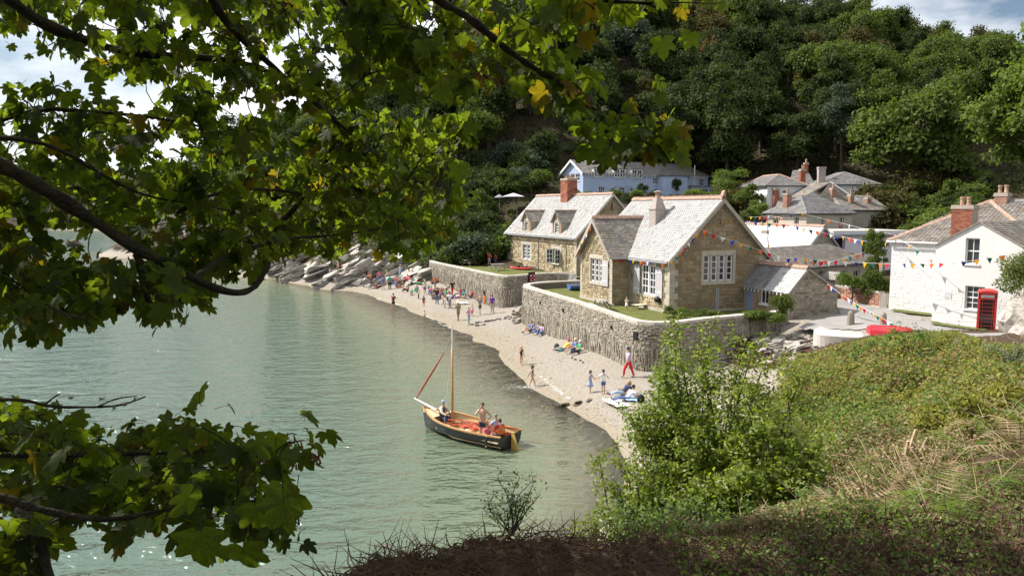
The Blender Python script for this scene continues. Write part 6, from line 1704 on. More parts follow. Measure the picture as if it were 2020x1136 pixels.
def thicket():
    rs = np.random.RandomState(21)
    # density follows what is near: sample in view angle and distance
    n = 300000
    Y = 5.6 * (41/5.6)**rs.random_sample(n); px = rs.uniform(1180, 2140, n); X = (px-1010)/1500*Y
    k = (X > 4.6 + (Y-17)*.52) | ((Y <= 17) & (X > 1.5 + (Y-6)*.16)); X, Y = X[k], Y[k]
    far = (Y > 33) & (X < 17.5); X, Y = X[~far], Y[~far]
    pn = 1.1*snoise(X, Y, .55, 4) + .7*snoise(X, Y, 1.5, 6) + .4*snoise(X, Y, 4.0, 7)
    lim = np.interp(Y, [5, 9, 14, 25, 36, 42], [.25, .5, 1.0, 1.35, .95, .25])
    h = lim * np.clip(.55 + 1.0*pn, .04, 1.7)
    Z = ground_z(X, Y) + .05 + h * rs.random_sample(len(X))**.45
    # keep the sight line to the cottage door, road and phone box
    py = 410 - (Z-CAMZ)/Y*1500; pxx = 1010 + X/Y*1500
    limy = np.interp(pxx, [1180,1420,1520,1600,1680,1760,1850,1900,1960,2100], [700,740,690,700,676,662,655,655,676,690])
    k = py > limy; X, Y, Z, pn = X[k], Y[k], Z[k], pn[k]
    C = np.stack([X, Y, Z], 1)
    size = np.interp(Y, [5, 10, 20, 42], [.017, .028, .052, .085])
    V, F = leaf_quads(C, np.tile([-.25, -.15, 1.0], (len(C), 1)), size, .62, .55, rs)
    q = snoise(X, Y, .55, 11) + .5*snoise(X, Y, 1.9, 12) + rs.normal(0, .35, len(X))
    pxx = 1010 + X/Y*1500; py = 410 - (Z-CAMZ)/Y*1500
    dry = np.exp(-((py - (1010 - (pxx-1500)*.36))/75)**2) * (pxx > 1480)       # band of cut, dead growth
    mi = np.where(q > .38, 1, 0); mi = np.where((q < -.42), 2, mi)
    up = (py < 800) & (rs.random_sample(len(X)) < .5); mi = np.where(up & (mi == 0), 1, mi)
    mi = np.where(rs.random_sample(len(X)) < dry*.5, np.where(rs.random_sample(len(X)) < .55, 3, 2), mi)
    ob('bramble_thicket', fast_mesh('bramble_thicket', V, F, [MT['bramble_green'], MT['bramble_olive'], MT['bramble_red'], MT['straw']], mi), kind='stuff', label='tangled brambles and bracken covering the slope at lower right', cat='brambles')
    # loose stems
    mb = MB(); rr = random.Random(31)
    for i in range(3800):
        Y0 = 5.8*(34/5.8)**rr.random(); p0 = rr.uniform(1350, 2080); x = (p0-1010)/1500*Y0
        if not (x > 4.6+(Y0-17)*.52 or (Y0 <= 17 and x > 1.8+(Y0-6)*.16)): continue
        z = gz(x, Y0)
        py0 = 410 - (z-CAMZ)/Y0*1500
        d = math.exp(-((py0-(1010-(p0-1500)*.36))/90)**2)
        if rr.random() > .25 + .75*d: continue
        L = rr.uniform(.25, .8)*(.6 + Y0*.035); a = rr.random()*6.28; e = rr.uniform(.05, .8)
        dv = Vector((math.cos(a)*math.cos(e), math.sin(a)*math.cos(e), math.sin(e)))*L
        o = Vector((x, Y0, z + .08 + .1*rr.random()))
        r = .0022 + .0005*Y0*rr.random()
        mb.tube([o, o+dv*.5+Vector((0,0,.06*L)), o+dv], [r, r*.9, r*.5], 3, cap=False)
    mb.obj('dry_stems', MT['straw'], kind='stuff', label='dry straw-coloured stems scattered over the bramble slope', cat='stems')
thicket()
rr_b = random.Random(44); nb = 0
while nb < 75:
    Y0 = rr_b.uniform(9, 37); p0 = rr_b.uniform(1430, 2080); x = (p0-1010)/1500*Y0
    if not (x > 5.2+(Y0-17)*.52 or (Y0 <= 17 and x > 2.6+(Y0-6)*.16)): continue
    z = gz(x, Y0); s = rr_b.uniform(.28, .62)*(.5 + Y0*.02)
    top = 410 - (z + s*1.7 - CAMZ)/Y0*1500
    if top < np.interp(p0, [1420,1520,1600,1680,1760,1850,1900,1960,2100], [730,700,700,680,668,660,660,678,690]): continue
    py0 = 410 - (z-CAMZ)/Y0*1500
    if py0 > 800 and rr_b.random() < .6: continue
    m = rr_b.choice(['bramble_green', 'bramble_olive', 'bramble_olive', 'bramble_red'])
    q = bush(p0, 0, Y0, s, m, {'bramble_green': 'green bramble mound', 'bramble_olive': 'yellow-olive bramble mound', 'bramble_red': 'reddish-brown bramble mound'}[m] + (' at the %s of the slope, ' % ('top' if Y0 > 26 else ('middle' if Y0 > 16 else 'foot'))) + ('left side' if p0 < 1640 else ('middle' if p0 < 1860 else 'right side')), 'bramble mounds (%s)' % m.split('_')[1], rr_b.uniform(.7, 1.1), 'bramble_mound', z=z-.15)
    nb += 1
def cut_stump():
    p = PG(1790, 950) + Vector((0, 0, .18))
    t = thing('cut_shrub_stump', 'freshly cut pale branching stump among dead bracken at lower right', 'stump', p)
    sc_ = p.y / 8.0 * 1.1
    for dx, dz, lx, lz, r in ((-.12,.05,-.16,.22,.018),(-.05,.05,-.05,.28,.022),(.02,.06,.08,.36,.026),(.08,.05,.16,.30,.020),(.12,.04,.22,.26,.016),(-.16,.02,-.28,.12,.014),(.05,.02,.02,.2,.024)):
        MB().tube([Vector((dx*.5,0,-.08))*sc_, Vector((dx,rnd.uniform(-.05,.05),dz+.06))*sc_, Vector((lx,rnd.uniform(-.08,.08),lz))*sc_], [r*1.5*sc_, r*1.1*sc_, r*.7*sc_], 6).obj('cut_branch', MT['cut_wood'], t)
    MB().lathe([(.16,-.1),(.14,.02),(.07,.1)], (0,0,0), 9).obj('stool', MT['bark'], t)
    for px, py, a, L in ((1905,885,.35,.55),(1935,880,.3,.5),(1610,1005,-.1,.35)):
        p = PG(px, py); s = p.y/8
        d = Vector((math.cos(a), .2, math.sin(a)*.6))*L*s
        l = MB().tube([-d*.5, Vector((0,0,.03)), d*.5], [.013*s, .012*s, .006*s], 6).obj('cut_log', MT['cut_wood'], label='pale cut branch lying across the bracken near the stump', cat='branch', group='cut branches on the slope'); l.location = p + Vector((0, 0, .34)); l['kind'] = 'thing'
cut_stump()
def bracken():
    rr = random.Random(91); parts = [MB(), MB()]
    for i in range(330):
        Y0 = 5.6*(24/5.6)**rr.random(); p0 = rr.uniform(1430, 2060); x = (p0-1010)/1500*Y0
        if not (x > 4.9+(Y0-17)*.52 or (Y0 <= 17 and x > 2.2+(Y0-6)*.16)): continue
        o = Vector((x, Y0, gz(x, Y0)+.08)); a = rr.random()*6.28; L = rr.uniform(.35, .75)*(.55+Y0*.03)
        h = Vector((math.cos(a), math.sin(a), 0)); mb = parts[0 if rr.random() < .55 else 1]; prev = o; pp = []
        for k in range(15):
            u = k/14; pp.append(o + h*(L*(u*.55+.5*u*u)) + UP*(L*(1.15*u-.75*u*u)))
        mb.tube(pp[::2], .004*(.6+Y0*.03), 3, cap=False)
        sd = Vector((-h.y, h.x, 0))
        for k in range(2, 15):
            w_ = L*.30*math.sin(math.pi*min(1, (15-k)/12.0)*.5)+.01
            for s_ in (-1, 1):
                b = pp[k]; t_ = (pp[min(14, k+1)]-pp[k-1]).normalized()
                e = b + sd*s_*w_ + t_*w_*.35 - UP*w_*.2
                mb.poly([b - t_*L*.016, e, b + t_*L*.026])
    parts[0].obj('green_bracken', MT['bramble_green'], kind='stuff', label='green bracken fronds among the brambles at lower right', cat='bracken')
    parts[1].obj('dead_bracken', MT['straw'], kind='stuff', label='dead brown bracken fronds among the brambles at lower right', cat='bracken')
bracken()
def shrub(name, label, root, centre, rad, nst, nleaf, leaf, mat, seed, spikes=8, up=.6, sub=7, tw=1.0):
    rr = random.Random(seed); rs = np.random.RandomState(seed)
    root = Vector(root); centre = Vector(centre)
    t = thing(name, label, 'shrub', root)
    sm = MB(); tips = []
    for k in range(nst):
        a = rr.random()*6.283; q = rr.random()**.5; zz = rr.uniform(-.7, 1)
        e = centre + Vector((math.cos(a)*rad[0]*q, math.sin(a)*rad[1]*q, zz*rad[2]*math.sqrt(max(.05, 1-q*q*.7)))) - root
        if k < spikes: e = centre + Vector((math.cos(a)*rad[0]*.55, math.sin(a)*rad[1]*.4, rad[2]*rr.uniform(1.0, 1.35))) - root
        m = e*.5 + Vector((rr.gauss(0, .15), rr.gauss(0, .15), .25))*tw
        b = Vector((rr.gauss(0, .12), rr.gauss(0, .12), 0))*tw
        path = smooth_line([b, m, e], 2)
        sm.tube(path, [(.022*(1-i/len(path)) + .004)*tw for i in range(len(path))], 5, cap=False)
        n = len(path)
        for j in range(sub):
            i0 = rr.randrange(int(n*.35), n); o = path[i0]
            d = Vector((rr.gauss(0, 1), rr.gauss(0, 1), rr.gauss(up, .6))).normalized() * rr.uniform(.25, .6) * tw
            sm.tube([o, o + d*.5 + Vector((0, 0, .04)), o + d], [.006*tw, .004*tw, .002*tw], 3, cap=False)
            tips.append((o, o+d))
        tips.append((path[int(n*.6)], path[-1]))
    sm.obj('stem', MT['bark'], t)
    tips = tips; C = []; N = []
    per = max(3, nleaf // len(tips))
    for a, b in tips:
        u = rs.random_sample(per)**.8
        c = np.array(tuple(a))[None]*(1-u[:, None]) + np.array(tuple(b))[None]*u[:, None] + rs.normal(0, leaf*1.5, (per, 3))
        C.append(c); d = np.array(tuple((b-a).normalized())); N.append(np.tile(d*.3 + np.array([-.3, -.2, .8]), (per, 1)))
    V, F = leaf_quads(np.concatenate(C), np.concatenate(N), leaf, .5, .6, rs)
    ob('foliage', fast_mesh('foliage', V, F, MT[mat]), t, kind='stuff')
    return t
shrub('hawthorn_bush', 'large sunlit leafy bush rising in front of the sea wall', (3.3, 12.0, gz(3.3, 12)), (3.2, 12.0, 6.45), (1.45, 1.2, 1.6), 125, 40000, .040, 'hawthorn', 3, spikes=14)
shrub('ash_sapling', 'young ash sapling with long leaflets at the left of the large bush', (2.8, 12.5, gz(2.8, 12.5)), (2.75, 12.4, 6.1), (.6, .6, 1.35), 36, 8000, .050, 'bramble_green', 4, spikes=8, up=.9)
shrub('elder_bush', 'darker bush filling the foot of the large bush on its right', (4.1, 10.8, gz(4.1, 10.8)), (3.7, 10.8, 6.7), (1.2, 1.0, 1.1), 70, 20000, .042, 'hawthorn', 5, spikes=4)
shrub('willow_shoot', 'thin feathery shrub over the water edge at the bank foot', (1.75, 11.2, gz(1.75, 11.2)), (1.75, 11.2, 5.2), (.85, .6, 1.3), 60, 17000, .036, 'hawthorn', 6, spikes=6, up=.8)
shrub('low_bush', 'low pale-green bush at the bank edge below the large bush', (2.1, 8.3, gz(2.1, 8.3)), (2.1, 8.3, 6.75), (.9, .6, .45), 40, 8000, .034, 'bramble_green', 8, spikes=2)
shrub('bramble_spray', 'small dark bramble spray standing on the earth mound', (-.0, 4.75, 8.6), (.02, 4.75, 8.75), (.22, .12, .16), 14, 420, .014, 'bramble_green', 9, spikes=4, tw=.22)
for k, (px_, Y_, s_, m_, lb) in enumerate(((1650,23,.7,'bramble_olive','spiky olive shrub below the slipway'),(1745,21,.6,'bramble_green','green twiggy shrub below the red dinghy'),(1850,23,.7,'bramble_olive','yellowish twiggy shrub below the lane'),(1935,20,.5,'leaf_pale','pale grey-green shrub below the phone box'),(1995,18,.5,'leaf_pale','pale twiggy shrub at the right edge of the slope'),(1610,19,.75,'bramble_olive','olive shrub behind the large bush'),(1700,17,.6,'bramble_green','leafy green shrub in the middle of the slope'),(1800,20,.7,'bramble_green','green shrub above the band of dead bracken'),(1920,17,.6,'bramble_olive','olive shrub at the right above the dead bracken'),(1570,14,.6,'bramble_red','reddish shrub right of the large bush'),(1900,10.5,.35,'bramble_green','small leafy shrub right of the cut stump'),(1640,9,.3,'bramble_green','small leafy shrub left of the cut stump'))):
    x_ = (px_-1010)/1500*Y_; z_ = gz(x_, Y_)
    s_ *= 1.2
    shrub('twiggy_shrub', lb, (x_, Y_, z_), (x_, Y_, z_+.55*s_), (1.1*s_, .9*s_, .6*s_), 40, 6500, .034*(.55+Y_*.022), m_, 60+k, spikes=9, up=.7, sub=6, tw=.8*s_+.15)
def bank_z(x, y):
    X = np.array([x]); Y = np.array([y]); return float(ground_z(X, Y)[0] + .07 + .09*snoise(X, Y, 6, 1)[0] + .045*snoise(X, Y, 16.2, 2)[0])
# earth mound: roots, litter and dead leaves
def litter():
    rr = random.Random(12); mb = MB()
    for i in range(4600):
        x = rr.uniform(-1.9, 3.6); y = rr.uniform(3.6, 5.8); z = bank_z(x, y)
        L = rr.uniform(.06, .34); a = rr.random()*6.28; e = rr.uniform(-.3, .7) if rr.random() < .75 else rr.uniform(.6, 1.3)
        d = Vector((math.cos(a)*math.cos(e), math.sin(a)*math.cos(e)*.6, math.sin(e)))*L
        r = rr.uniform(.0015, .005)
        o = Vector((x, y, z))
        mb.tube([o-d*.3, o+d*.3+Vector((rr.gauss(0,.03), 0, rr.uniform(0,.06))), o+d], [r, r, r*.4], 4, cap=False)
    mb.obj('roots', pm('root', (.06,.036,.022), (.13,.08,.05), 6, .9), kind='stuff', label='dark roots and broken twigs on the earth mound', cat='roots')
    Vs = []; Fs = []; off = 0
    for i in range(3400):
        x = rr.uniform(-1.9, 4.4); y = rr.uniform(3.5, 5.9); z = bank_z(x, y) + rr.uniform(.005, .03)
        v, f = LEAF[rr.randrange(6)]; M = np.array(Euler((rr.gauss(0,.7), rr.gauss(0,.7), rr.random()*6.28)).to_matrix()) * rr.uniform(.012, .045)
        Vs.append(v @ M.T + np.array([x, y, z])); Fs.append(f+off); off += len(v)
    ob('leaf_litter', fast_mesh('leaf_litter', np.concatenate(Vs), np.concatenate(Fs), MT['dead_leaf']), kind='stuff', label='brown fallen leaves littering the earth mound', cat='leaf litter')
    rs = np.random.RandomState(3); n = 26000      # ivy and low leaves in the shaded lower right corner
    X = rs.uniform(1.0, 4.8, n); Y = rs.uniform(3.8, 7.2, n); Z = ground_z(X, Y) + .04 + (.16+.14*snoise(X, Y, 3.0, 9))*rs.random_sample(n)**.6
    V, F = leaf_quads(np.stack([X, Y, Z], 1), np.tile([-.2, -.3, 1.0], (n, 1)), .0155, .6, .8, rs)
    ob('ground_ivy', fast_mesh('ground_ivy', V, F, [MT['bramble_green'], MT['dead_leaf']], (rs.random_sample(n) < .3).astype(int)), kind='stuff', label='shaded ivy and weeds along the bottom edge at right', cat='ivy')
litter()
for px, py, s in ((790,1085,.07),(1000,1005,.06),(700,1100,.06)):
    pass
# ivy-hung rock face at the right edge
def rock_face():
    p = PY(1992, 640, 38.5)
    bm = bmesh.new(); bmesh.ops.create_cube(bm, size=1); bmesh.ops.subdivide_edges(bm, edges=bm.edges, cuts=9, use_grid_fill=True)
    for v in bm.verts:
        c = v.co.copy(); w_ = Vector((c.x*4.6, c.y*3.5, c.z*4.4)); w_.x += (c.z)*1.5
        v.co = w_ + Vector((mnoise.noise(w_*.8), mnoise.noise(w_*.8+Vector((9,0,0))), mnoise.noise(w_*.7+Vector((0,7,0)))))*.55 + Vector((mnoise.noise(w_*2.6), mnoise.noise(w_*2.6+Vector((4,0,0))), 0))*.22
    me = bpy.data.meshes.new('rock_outcrop'); bm.to_mesh(me); bm.free(); me.materials.append(MT['rock'])
    o = ob('rock_outcrop', me, loc=(p.x+2.7, p.y, 4.4), label='pale rock face with ivy at the right edge beside the phone box', cat='rock', kind='thing')
    rs = np.random.RandomState(8); n = 26000
    c = np.array([p.x+4.3, p.y+1.4, 7.2]); d = rs.normal(0, 1, (n, 3)); d /= np.linalg.norm(d, axis=1)[:, None]
    C = c + d*np.array([3.6, 2.6, 1.5])*rs.uniform(.72, 1.1, (n, 1))*(1+.12*np.sin(d[:, :1]*9)*np.cos(d[:, 2:]*7))
    V, F = leaf_quads(C, d + np.array([0, 0, .3]), .07, .65, .5, rs)
    t = thing('ivy_bank', 'ivy hedge capping the rock face beside the white cottage', 'ivy', tuple(c)); 
    q = ob('foliage', fast_mesh('foliage', V - c, F, [MT['leaf_mid'], MT['leaf_bright'], MT['leaf_olive']], rs.choice(3, n, p=[.5, .3, .2])), t, kind='stuff')
    MB().tube([(0,0,-2.2),(.2,0,-1),(.1,.2,.2)], [.12,.1,.05], 6).obj('stem', MT['bark'], t)
rock_face()
# ================================================================== people
def cloth(name, c, c2=None): 
    if name not in MT: pm(name, c, c2 or tuple(min(1, v*1.25) for v in c), 5, .85)
    return MT[name]
CLR = dict(white=(.72,.72,.72), black=(.018,.018,.02), navy=(.03,.04,.09), blue=(.06,.13,.36), lightblue=(.28,.40,.58), red=(.50,.03,.04), maroon=(.13,.02,.03), pink=(.62,.16,.24), orange=(.75,.20,.05), yellow=(.75,.50,.06), green=(.03,.30,.12), grey=(.22,.22,.24), khaki=(.22,.19,.11), jeans=(.10,.16,.30), palejeans=(.32,.40,.50), purple=(.14,.05,.36), lavender=(.45,.38,.58), brown=(.17,.10,.06), cream=(.62,.55,.42), teal=(.04,.32,.36), darkgrey=(.07,.07,.08), stone=(.42,.37,.30))
for k, v in CLR.items(): cloth('cloth_'+k, v)
pm('skin', (.50,.29,.20), (.58,.36,.26), 3, .6, island=.0); pm('skin_tan', (.34,.18,.11), (.42,.24,.15), 3, .6)
for k, v in (('brown',(.06,.035,.02)),('dark',(.018,.013,.011)),('blonde',(.42,.29,.13)),('grey',(.32,.31,.30)),('ginger',(.25,.10,.03))): pm('hair_'+k, v, tuple(q*1.5 for q in v), 12, .6)
def skel(pose, arms='down', lean=0.0):
    """joints for a figure of height 1, facing -y, feet or seat on z=0"""
    J = {}
    V = Vector
    def torso(pel, ang, side=0.0):
        d = V((side, -math.sin(ang), math.cos(ang)))
        J['pel'] = pel; J['spi'] = pel + d*.12; J['che'] = pel + d*.235; J['nec'] = pel + d*.315; J['hed'] = pel + d*.345 + V((0, -.005, .045))
        for s, n in ((-1, 'L'), (1, 'R')): J['sh'+n] = pel + d*.285 + V((s*.10, 0, 0)); J['hp'+n] = pel + V((s*.052, 0, -.02))
    if pose in ('stand', 'walk', 'bend', 'paddle'):
        h = .515
        ang = {'stand': .03 + lean, 'walk': .08 + lean, 'bend': .9, 'paddle': .05}[pose]
        torso(V((0, 0, h)), ang)
        st = {'stand': (.03, -.02), 'walk': (.17, -.15), 'bend': (.05, -.03), 'paddle': (.16, -.14)}[pose]
        for (s, n), f in zip(((-1, 'L'), (1, 'R')), st):
            J['kn'+n] = V((s*.055, -f*.62 - .02, .275)); J['an'+n] = V((s*.06, -f + .012, .045)); J['to'+n] = V((s*.075, -f - .085, .02))
    elif pose == 'sit':      # on the ground, knees up, leaning back a little
        torso(V((0, 0, .075)), -.28 + lean)
        for s, n, e in ((-1, 'L', 0), (1, 'R', .06)):
            J['kn'+n] = V((s*.075, -.19 - e*.5, .24 - e)); J['an'+n] = V((s*.07, -.36 - e, .045)); J['to'+n] = V((s*.085, -.44 - e, .055))
    elif pose == 'recline':  # legs stretched out, propped on the arms
        torso(V((0, 0, .075)), -.75 + lean)
        for s, n, e in ((-1, 'L', 0), (1, 'R', .03)):
            J['kn'+n] = V((s*.06, -.24, .10 + e)); J['an'+n] = V((s*.055, -.47, .045)); J['to'+n] = V((s*.08, -.49, .11))
    elif pose == 'lie':
        torso(V((0, 0, .07)), -1.5)
        for s, n in ((-1, 'L'), (1, 'R')): J['kn'+n] = V((s*.06, -.24, .085)); J['an'+n] = V((s*.055, -.47, .045)); J['to'+n] = V((s*.08, -.49, .10))
    elif pose == 'seat':     # on a seat whose top is z=0
        torso(V((0, .0, .06)), .06 + lean)
        for s, n in ((-1, 'L'), (1, 'R')): J['kn'+n] = V((s*.08, -.24, .055)); J['an'+n] = V((s*.075, -.22, -.19)); J['to'+n] = V((s*.085, -.30, -.215))
    for s, n in ((-1, 'L'), (1, 'R')):
        sh = J['sh'+n]; a = arms if isinstance(arms, str) else arms[0 if s < 0 else 1]
        if a == 'down': el, wr = V((s*.035, .015, -.175)), V((s*.045, -.04, -.325))
        elif a == 'hip': el, wr = V((s*.12, .04, -.15)), V((s*.03, -.05, -.25))
        elif a == 'face': el, wr = V((s*.07, -.08, -.13)), V((-s*.05, -.12, .02))
        elif a == 'up': el, wr = V((s*.09, -.03, .14)), V((s*.12, -.05, .30))
        elif a == 'head': el, wr = V((s*.14, -.03, .10)), V((s*.02, -.02, .15))
        elif a == 'fwd': el, wr = V((s*.03, -.09, -.14)), V((-s*.02, -.24, -.12))
        elif a == 'out': el, wr = V((s*.10, -.05, -.13)), V((s*.20, -.12, -.18))
        elif a == 'back': el, wr = V((s*.06, .12, -.12)), V((s*.07, .17, -.27))
        elif a == 'knee': el, wr = V((s*.05, -.12, -.13)), V((-s*.01, -.24, -.16))
        elif a == 'swing': el, wr = V((s*.03, -s*.09, -.16)), V((s*.03, -s*.16, -.30))
        J['el'+n] = sh + el; J['wr'+n] = sh + wr; J['ha'+n] = sh + wr + (wr-el).normalized()*.04
        if pose in ('sit', 'recline', 'lie') and J['wr'+n].z < .03: J['wr'+n].z = .03; J['ha'+n].z = .025
    return J
BONES = [('pel','spi'),('spi','che'),('che','nec'),('che','shL'),('che','shR'),('shL','elL'),('shR','elR'),('elL','wrL'),('elR','wrR'),('pel','hpL'),('pel','hpR'),('hpL','knL'),('hpR','knR'),('knL','anL'),('knR','anR'),('anL','toL'),('anR','toR'),('wrL','haL'),('wrR','haR'),('nec','hed')]
RAD = dict(pel=.080, spi=.070, che=.080, nec=.036, hed=.045, shL=.042, shR=.042, elL=.027, elR=.027, wrL=.019, wrR=.019, haL=.016, haR=.016, hpL=.058, hpR=.058, knL=.038, knR=.038, anL=.025, anR=.025, toL=.022, toR=.022)
TMP = bpy.data.scenes.new('build_skeletons')
def person(px, py, h, pose='stand', rot=0, top='white', legs='jeans', hair='brown', skin='skin', arms='down', hat=None, label='', group=None, style='trousers', sleeves='short', shoes=None, p=None, z=None, lean=0.0, longhair=False, extra=None, slim=1.0, bag=None, vest=None):
    """rot: heading in degrees, 0 faces the viewer, 90 faces right, -90 left, 180 away"""
    if p is None:
        p = PG(px, py) if z is None else PZ(px, py, z)
    J = skel(pose, arms, lean)
    names = list(RAD); idx = {n: i for i, n in enumerate(names)}
    me = bpy.data.meshes.new('skeleton')
    child = h < 1.35
    me.from_pydata([tuple(J[n]) for n in names], [(idx[a], idx[b]) for a, b in BONES], [])
    o = bpy.data.objects.new('skeleton', me); TMP.collection.objects.link(o)
    md = o.modifiers.new('skin', 'SKIN'); md.use_smooth_shade = True; md.branch_smoothing = .4
    sv = me.skin_vertices[0].data
    for n in names:
        r = RAD[n]*slim*(.9 if child else 1.0); q = sv[idx[n]]
        q.radius = (r, r*.86) if n in ('pel', 'spi', 'che') else (r, r); q.use_root = (n == 'pel')
    sb = o.modifiers.new('sub', 'SUBSURF'); sb.levels = 1; sb.render_levels = 1
    TMP.view_layers[0].update(); dg = TMP.view_layers[0].depsgraph; ev = o.evaluated_get(dg); tm = ev.to_mesh()
    nv = len(tm.vertices); co = np.empty(nv*3); tm.vertices.foreach_get('co', co); co = co.reshape(-1, 3)
    no = np.empty(nv*3); tm.vertices.foreach_get('normal', no); no = no.reshape(-1, 3)
    faces = [tuple(f.vertices) for f in tm.polygons]
    ev.to_mesh_clear(); bpy.data.objects.remove(o); bpy.data.meshes.remove(me)
    # which bone is each vertex on?
    best = np.full(nv, 9.0); bid = np.zeros(nv, int); bt = np.zeros(nv)
    for i, (a, b) in enumerate(BONES):
        A = np.array(tuple(J[a])); B = np.array(tuple(J[b])); d = B-A; t = np.clip(((co-A) @ d)/(d @ d), 0, 1)
        dist = np.linalg.norm(co-A-t[:, None]*d, axis=1) - (RAD[a]*(1-t)+RAD[b]*t)
        k = dist < best; best[k] = dist[k]; bid[k] = i; bt[k] = t[k]
    t = thing('person', label, 'person', (p.x, p.y, p.z), R(rot), group); t.scale = (h, h, h)
    body = MB(); body.add(co, faces)
    # head with face, ears
    hc = J['hed'] + Vector((0, -.004, .028)); hs = 1.22 if child else 1.0
    def ell(mb, c, rx, ry, rz, n=10, m=7, zmin=-1.0):
        vs = []; fs = []
        for i in range(m+1):
            th = math.pi*i/m
            for k in range(n): vs.append((c.x + rx*math.sin(th)*math.cos(2*math.pi*k/n), c.y + ry*math.sin(th)*math.sin(2*math.pi*k/n), c.z + rz*math.cos(th)))
        for i in range(m):
            for k in range(n): fs.append((i*n+k, (i+1)*n+k, (i+1)*n+(k+1) % n, i*n+(k+1) % n))
        mb.add(vs, fs)
    ell(body, hc, .042*hs, .050*hs, .064*hs)
    body.add([(hc.x-.007, hc.y-.049*hs, hc.z-.012), (hc.x+.007, hc.y-.049*hs, hc.z-.012), (hc.x, hc.y-.061*hs, hc.z-.012), (hc.x, hc.y-.048*hs, hc.z+.012)], [(0,1,2),(0,2,3),(2,1,3)])
    for s in (-1, 1): ell(body, hc + Vector((s*.042*hs, .005, -.004)), .006, .010, .016, 6, 4)
    # hands: palm and five fingers
    for n in 'LR':
        w_, e = J['ha'+n], J['el'+n]; d = (J['ha'+n]-J['wr'+n]).normalized(); sd = d.cross(Vector((0, 1, .01))); sd = sd.normalized() if sd.length > .1 else Vector((1, 0, 0))
        nn = d.cross(sd)
        body.obox(w_ - sd*.017 - nn*.007 - d*.01, sd*.034, nn*.014, d*.035)
        for q, L in ((-.013,.030),(-.005,.036),(.004,.034),(.012,.026)): body.tube([w_+sd*q+d*.022, w_+sd*q+d*(.022+L*.6), w_+sd*q+d*(.022+L)+nn*.008], [.005, .0045, .003], 4)
        body.tube([w_-sd*.015, w_-sd*.03+d*.012, w_-sd*.033+d*.026], [.006, .005, .004], 4)
    me = body.mesh('body', MT[skin], True)
    ob('body', me, t)
    # eyes and mouth
    fc = MB()
    for s in (-1, 1): ell(fc, hc + Vector((s*.016*hs, -.046*hs, .004)), .005, .003, .004, 6, 4)
    ell(fc, hc + Vector((0, -.047*hs, -.030*hs)), .010, .003, .003, 6, 4)
    fc.obj('face_detail', MT['hair_dark'], t)
    def wear(name, pick, mat, off):
        fs = [f for f in faces if all(pick(bid[i], bt[i], co[i]) for i in f)]
        if not fs: return
        used = sorted({i for f in fs for i in f}); mp_ = {v: i for i, v in enumerate(used)}
        m = MB(); m.v = [tuple(co[i] + no[i]*off) for i in used]; m.f = [tuple(mp_[i] for i in f) for f in fs]; m.m = [0]*len(m.f)
        m.obj(name, MT[mat], t, smooth=True)
    TOR = (0, 1, 2, 3, 4); UA = (5, 6); FA = (7, 8); HIP = (9, 10); TH = (11, 12); SHN = (13, 14); FT = (15, 16)
    if top:
        lim = {'short': .62, 'long': 2, 'none': -.1}[sleeves]
        wear('shirt' if style != 'dress' else 'dress', lambda b, q, c: (b in TOR and not (b == 2 and q > .75)) or (b in UA and q < lim) or (sleeves == 'long' and b in FA and q < .95) or (b in HIP and q < .4), 'cloth_'+top, .010)
    if style == 'trousers': wear('trousers', lambda b, q, c: b in HIP or b in TH or b in SHN or (b == 0 and q < .35), 'cloth_'+legs, .008)
    elif style == 'shorts': wear('shorts', lambda b, q, c: b in HIP or (b in TH and q < .62) or (b == 0 and q < .35), 'cloth_'+legs, .012)
    elif style == 'swim': wear('swimwear', lambda b, q, c: b in HIP or (b in TH and q < .1) or (b == 0 and q < .4), 'cloth_'+legs, .007)
    elif style == 'dress':
        c = J['pel']; pr = [(.070, .07), (.085, 0), (.115, -.10), (.14, -.21)]
        m = MB().lathe(pr, (c.x, c.y, c.z), 14); m.obj('skirt', MT['cloth_'+legs], t, smooth=True)
    if shoes: wear('shoes', lambda b, q, c: b in FT or (b in SHN and q > .9), 'cloth_'+shoes, .008)
    # hair: cap over crown and back, plus length
    hm = MB(); n, m_ = 12, 8; rx, ry, rz = .047*hs, .056*hs, .069*hs; vs = []; fs = []
    for i in range(m_+1):
        th = math.pi*.62*i/m_
        for k in range(n):
            a = 2*math.pi*k/n; fr = max(0, -math.sin(a)); th2 = th*(1-.42*fr)
            vs.append((hc.x + rx*math.sin(th2)*math.cos(a), hc.y + .004 + ry*math.sin(th2)*math.sin(a), hc.z + .004 + rz*math.cos(th2)))
    for i in range(m_):
        for k in range(n): fs.append((i*n+k, (i+1)*n+k, (i+1)*n+(k+1) % n, i*n+(k+1) % n))
    hm.add(vs, fs)
    if longhair: hm.tube([hc + Vector((0,.042,.02)), hc + Vector((0,.055,-.05)), hc + Vector((0,.05,-.13))], [.034, .032, .014], 8)
    hm.obj('hair', MT['hair_'+hair], t, smooth=True)
    if hat:
        hb = MB().lathe([(.05*hs, 0), (.054*hs, .02), (.05*hs, .045), (.03*hs, .062), (.004, .068)], (hc.x, hc.y+.004, hc.z+.016), 12)
        hb.add([(hc.x-.04, hc.y-.03, hc.z+.02), (hc.x+.04, hc.y-.03, hc.z+.02), (hc.x+.03, hc.y-.095, hc.z+.012), (hc.x-.03, hc.y-.095, hc.z+.012)], [(0,1,2,3)])
        hb.obj('cap', MT['cloth_'+hat], t, smooth=True)
    if bag:
        c = J['che']; MB().obox(c + Vector((-.075,.055,-.13)), (.15,0,0), (0,.075,0), (0,0,.2)).obj('backpack', MT['cloth_'+bag], t)
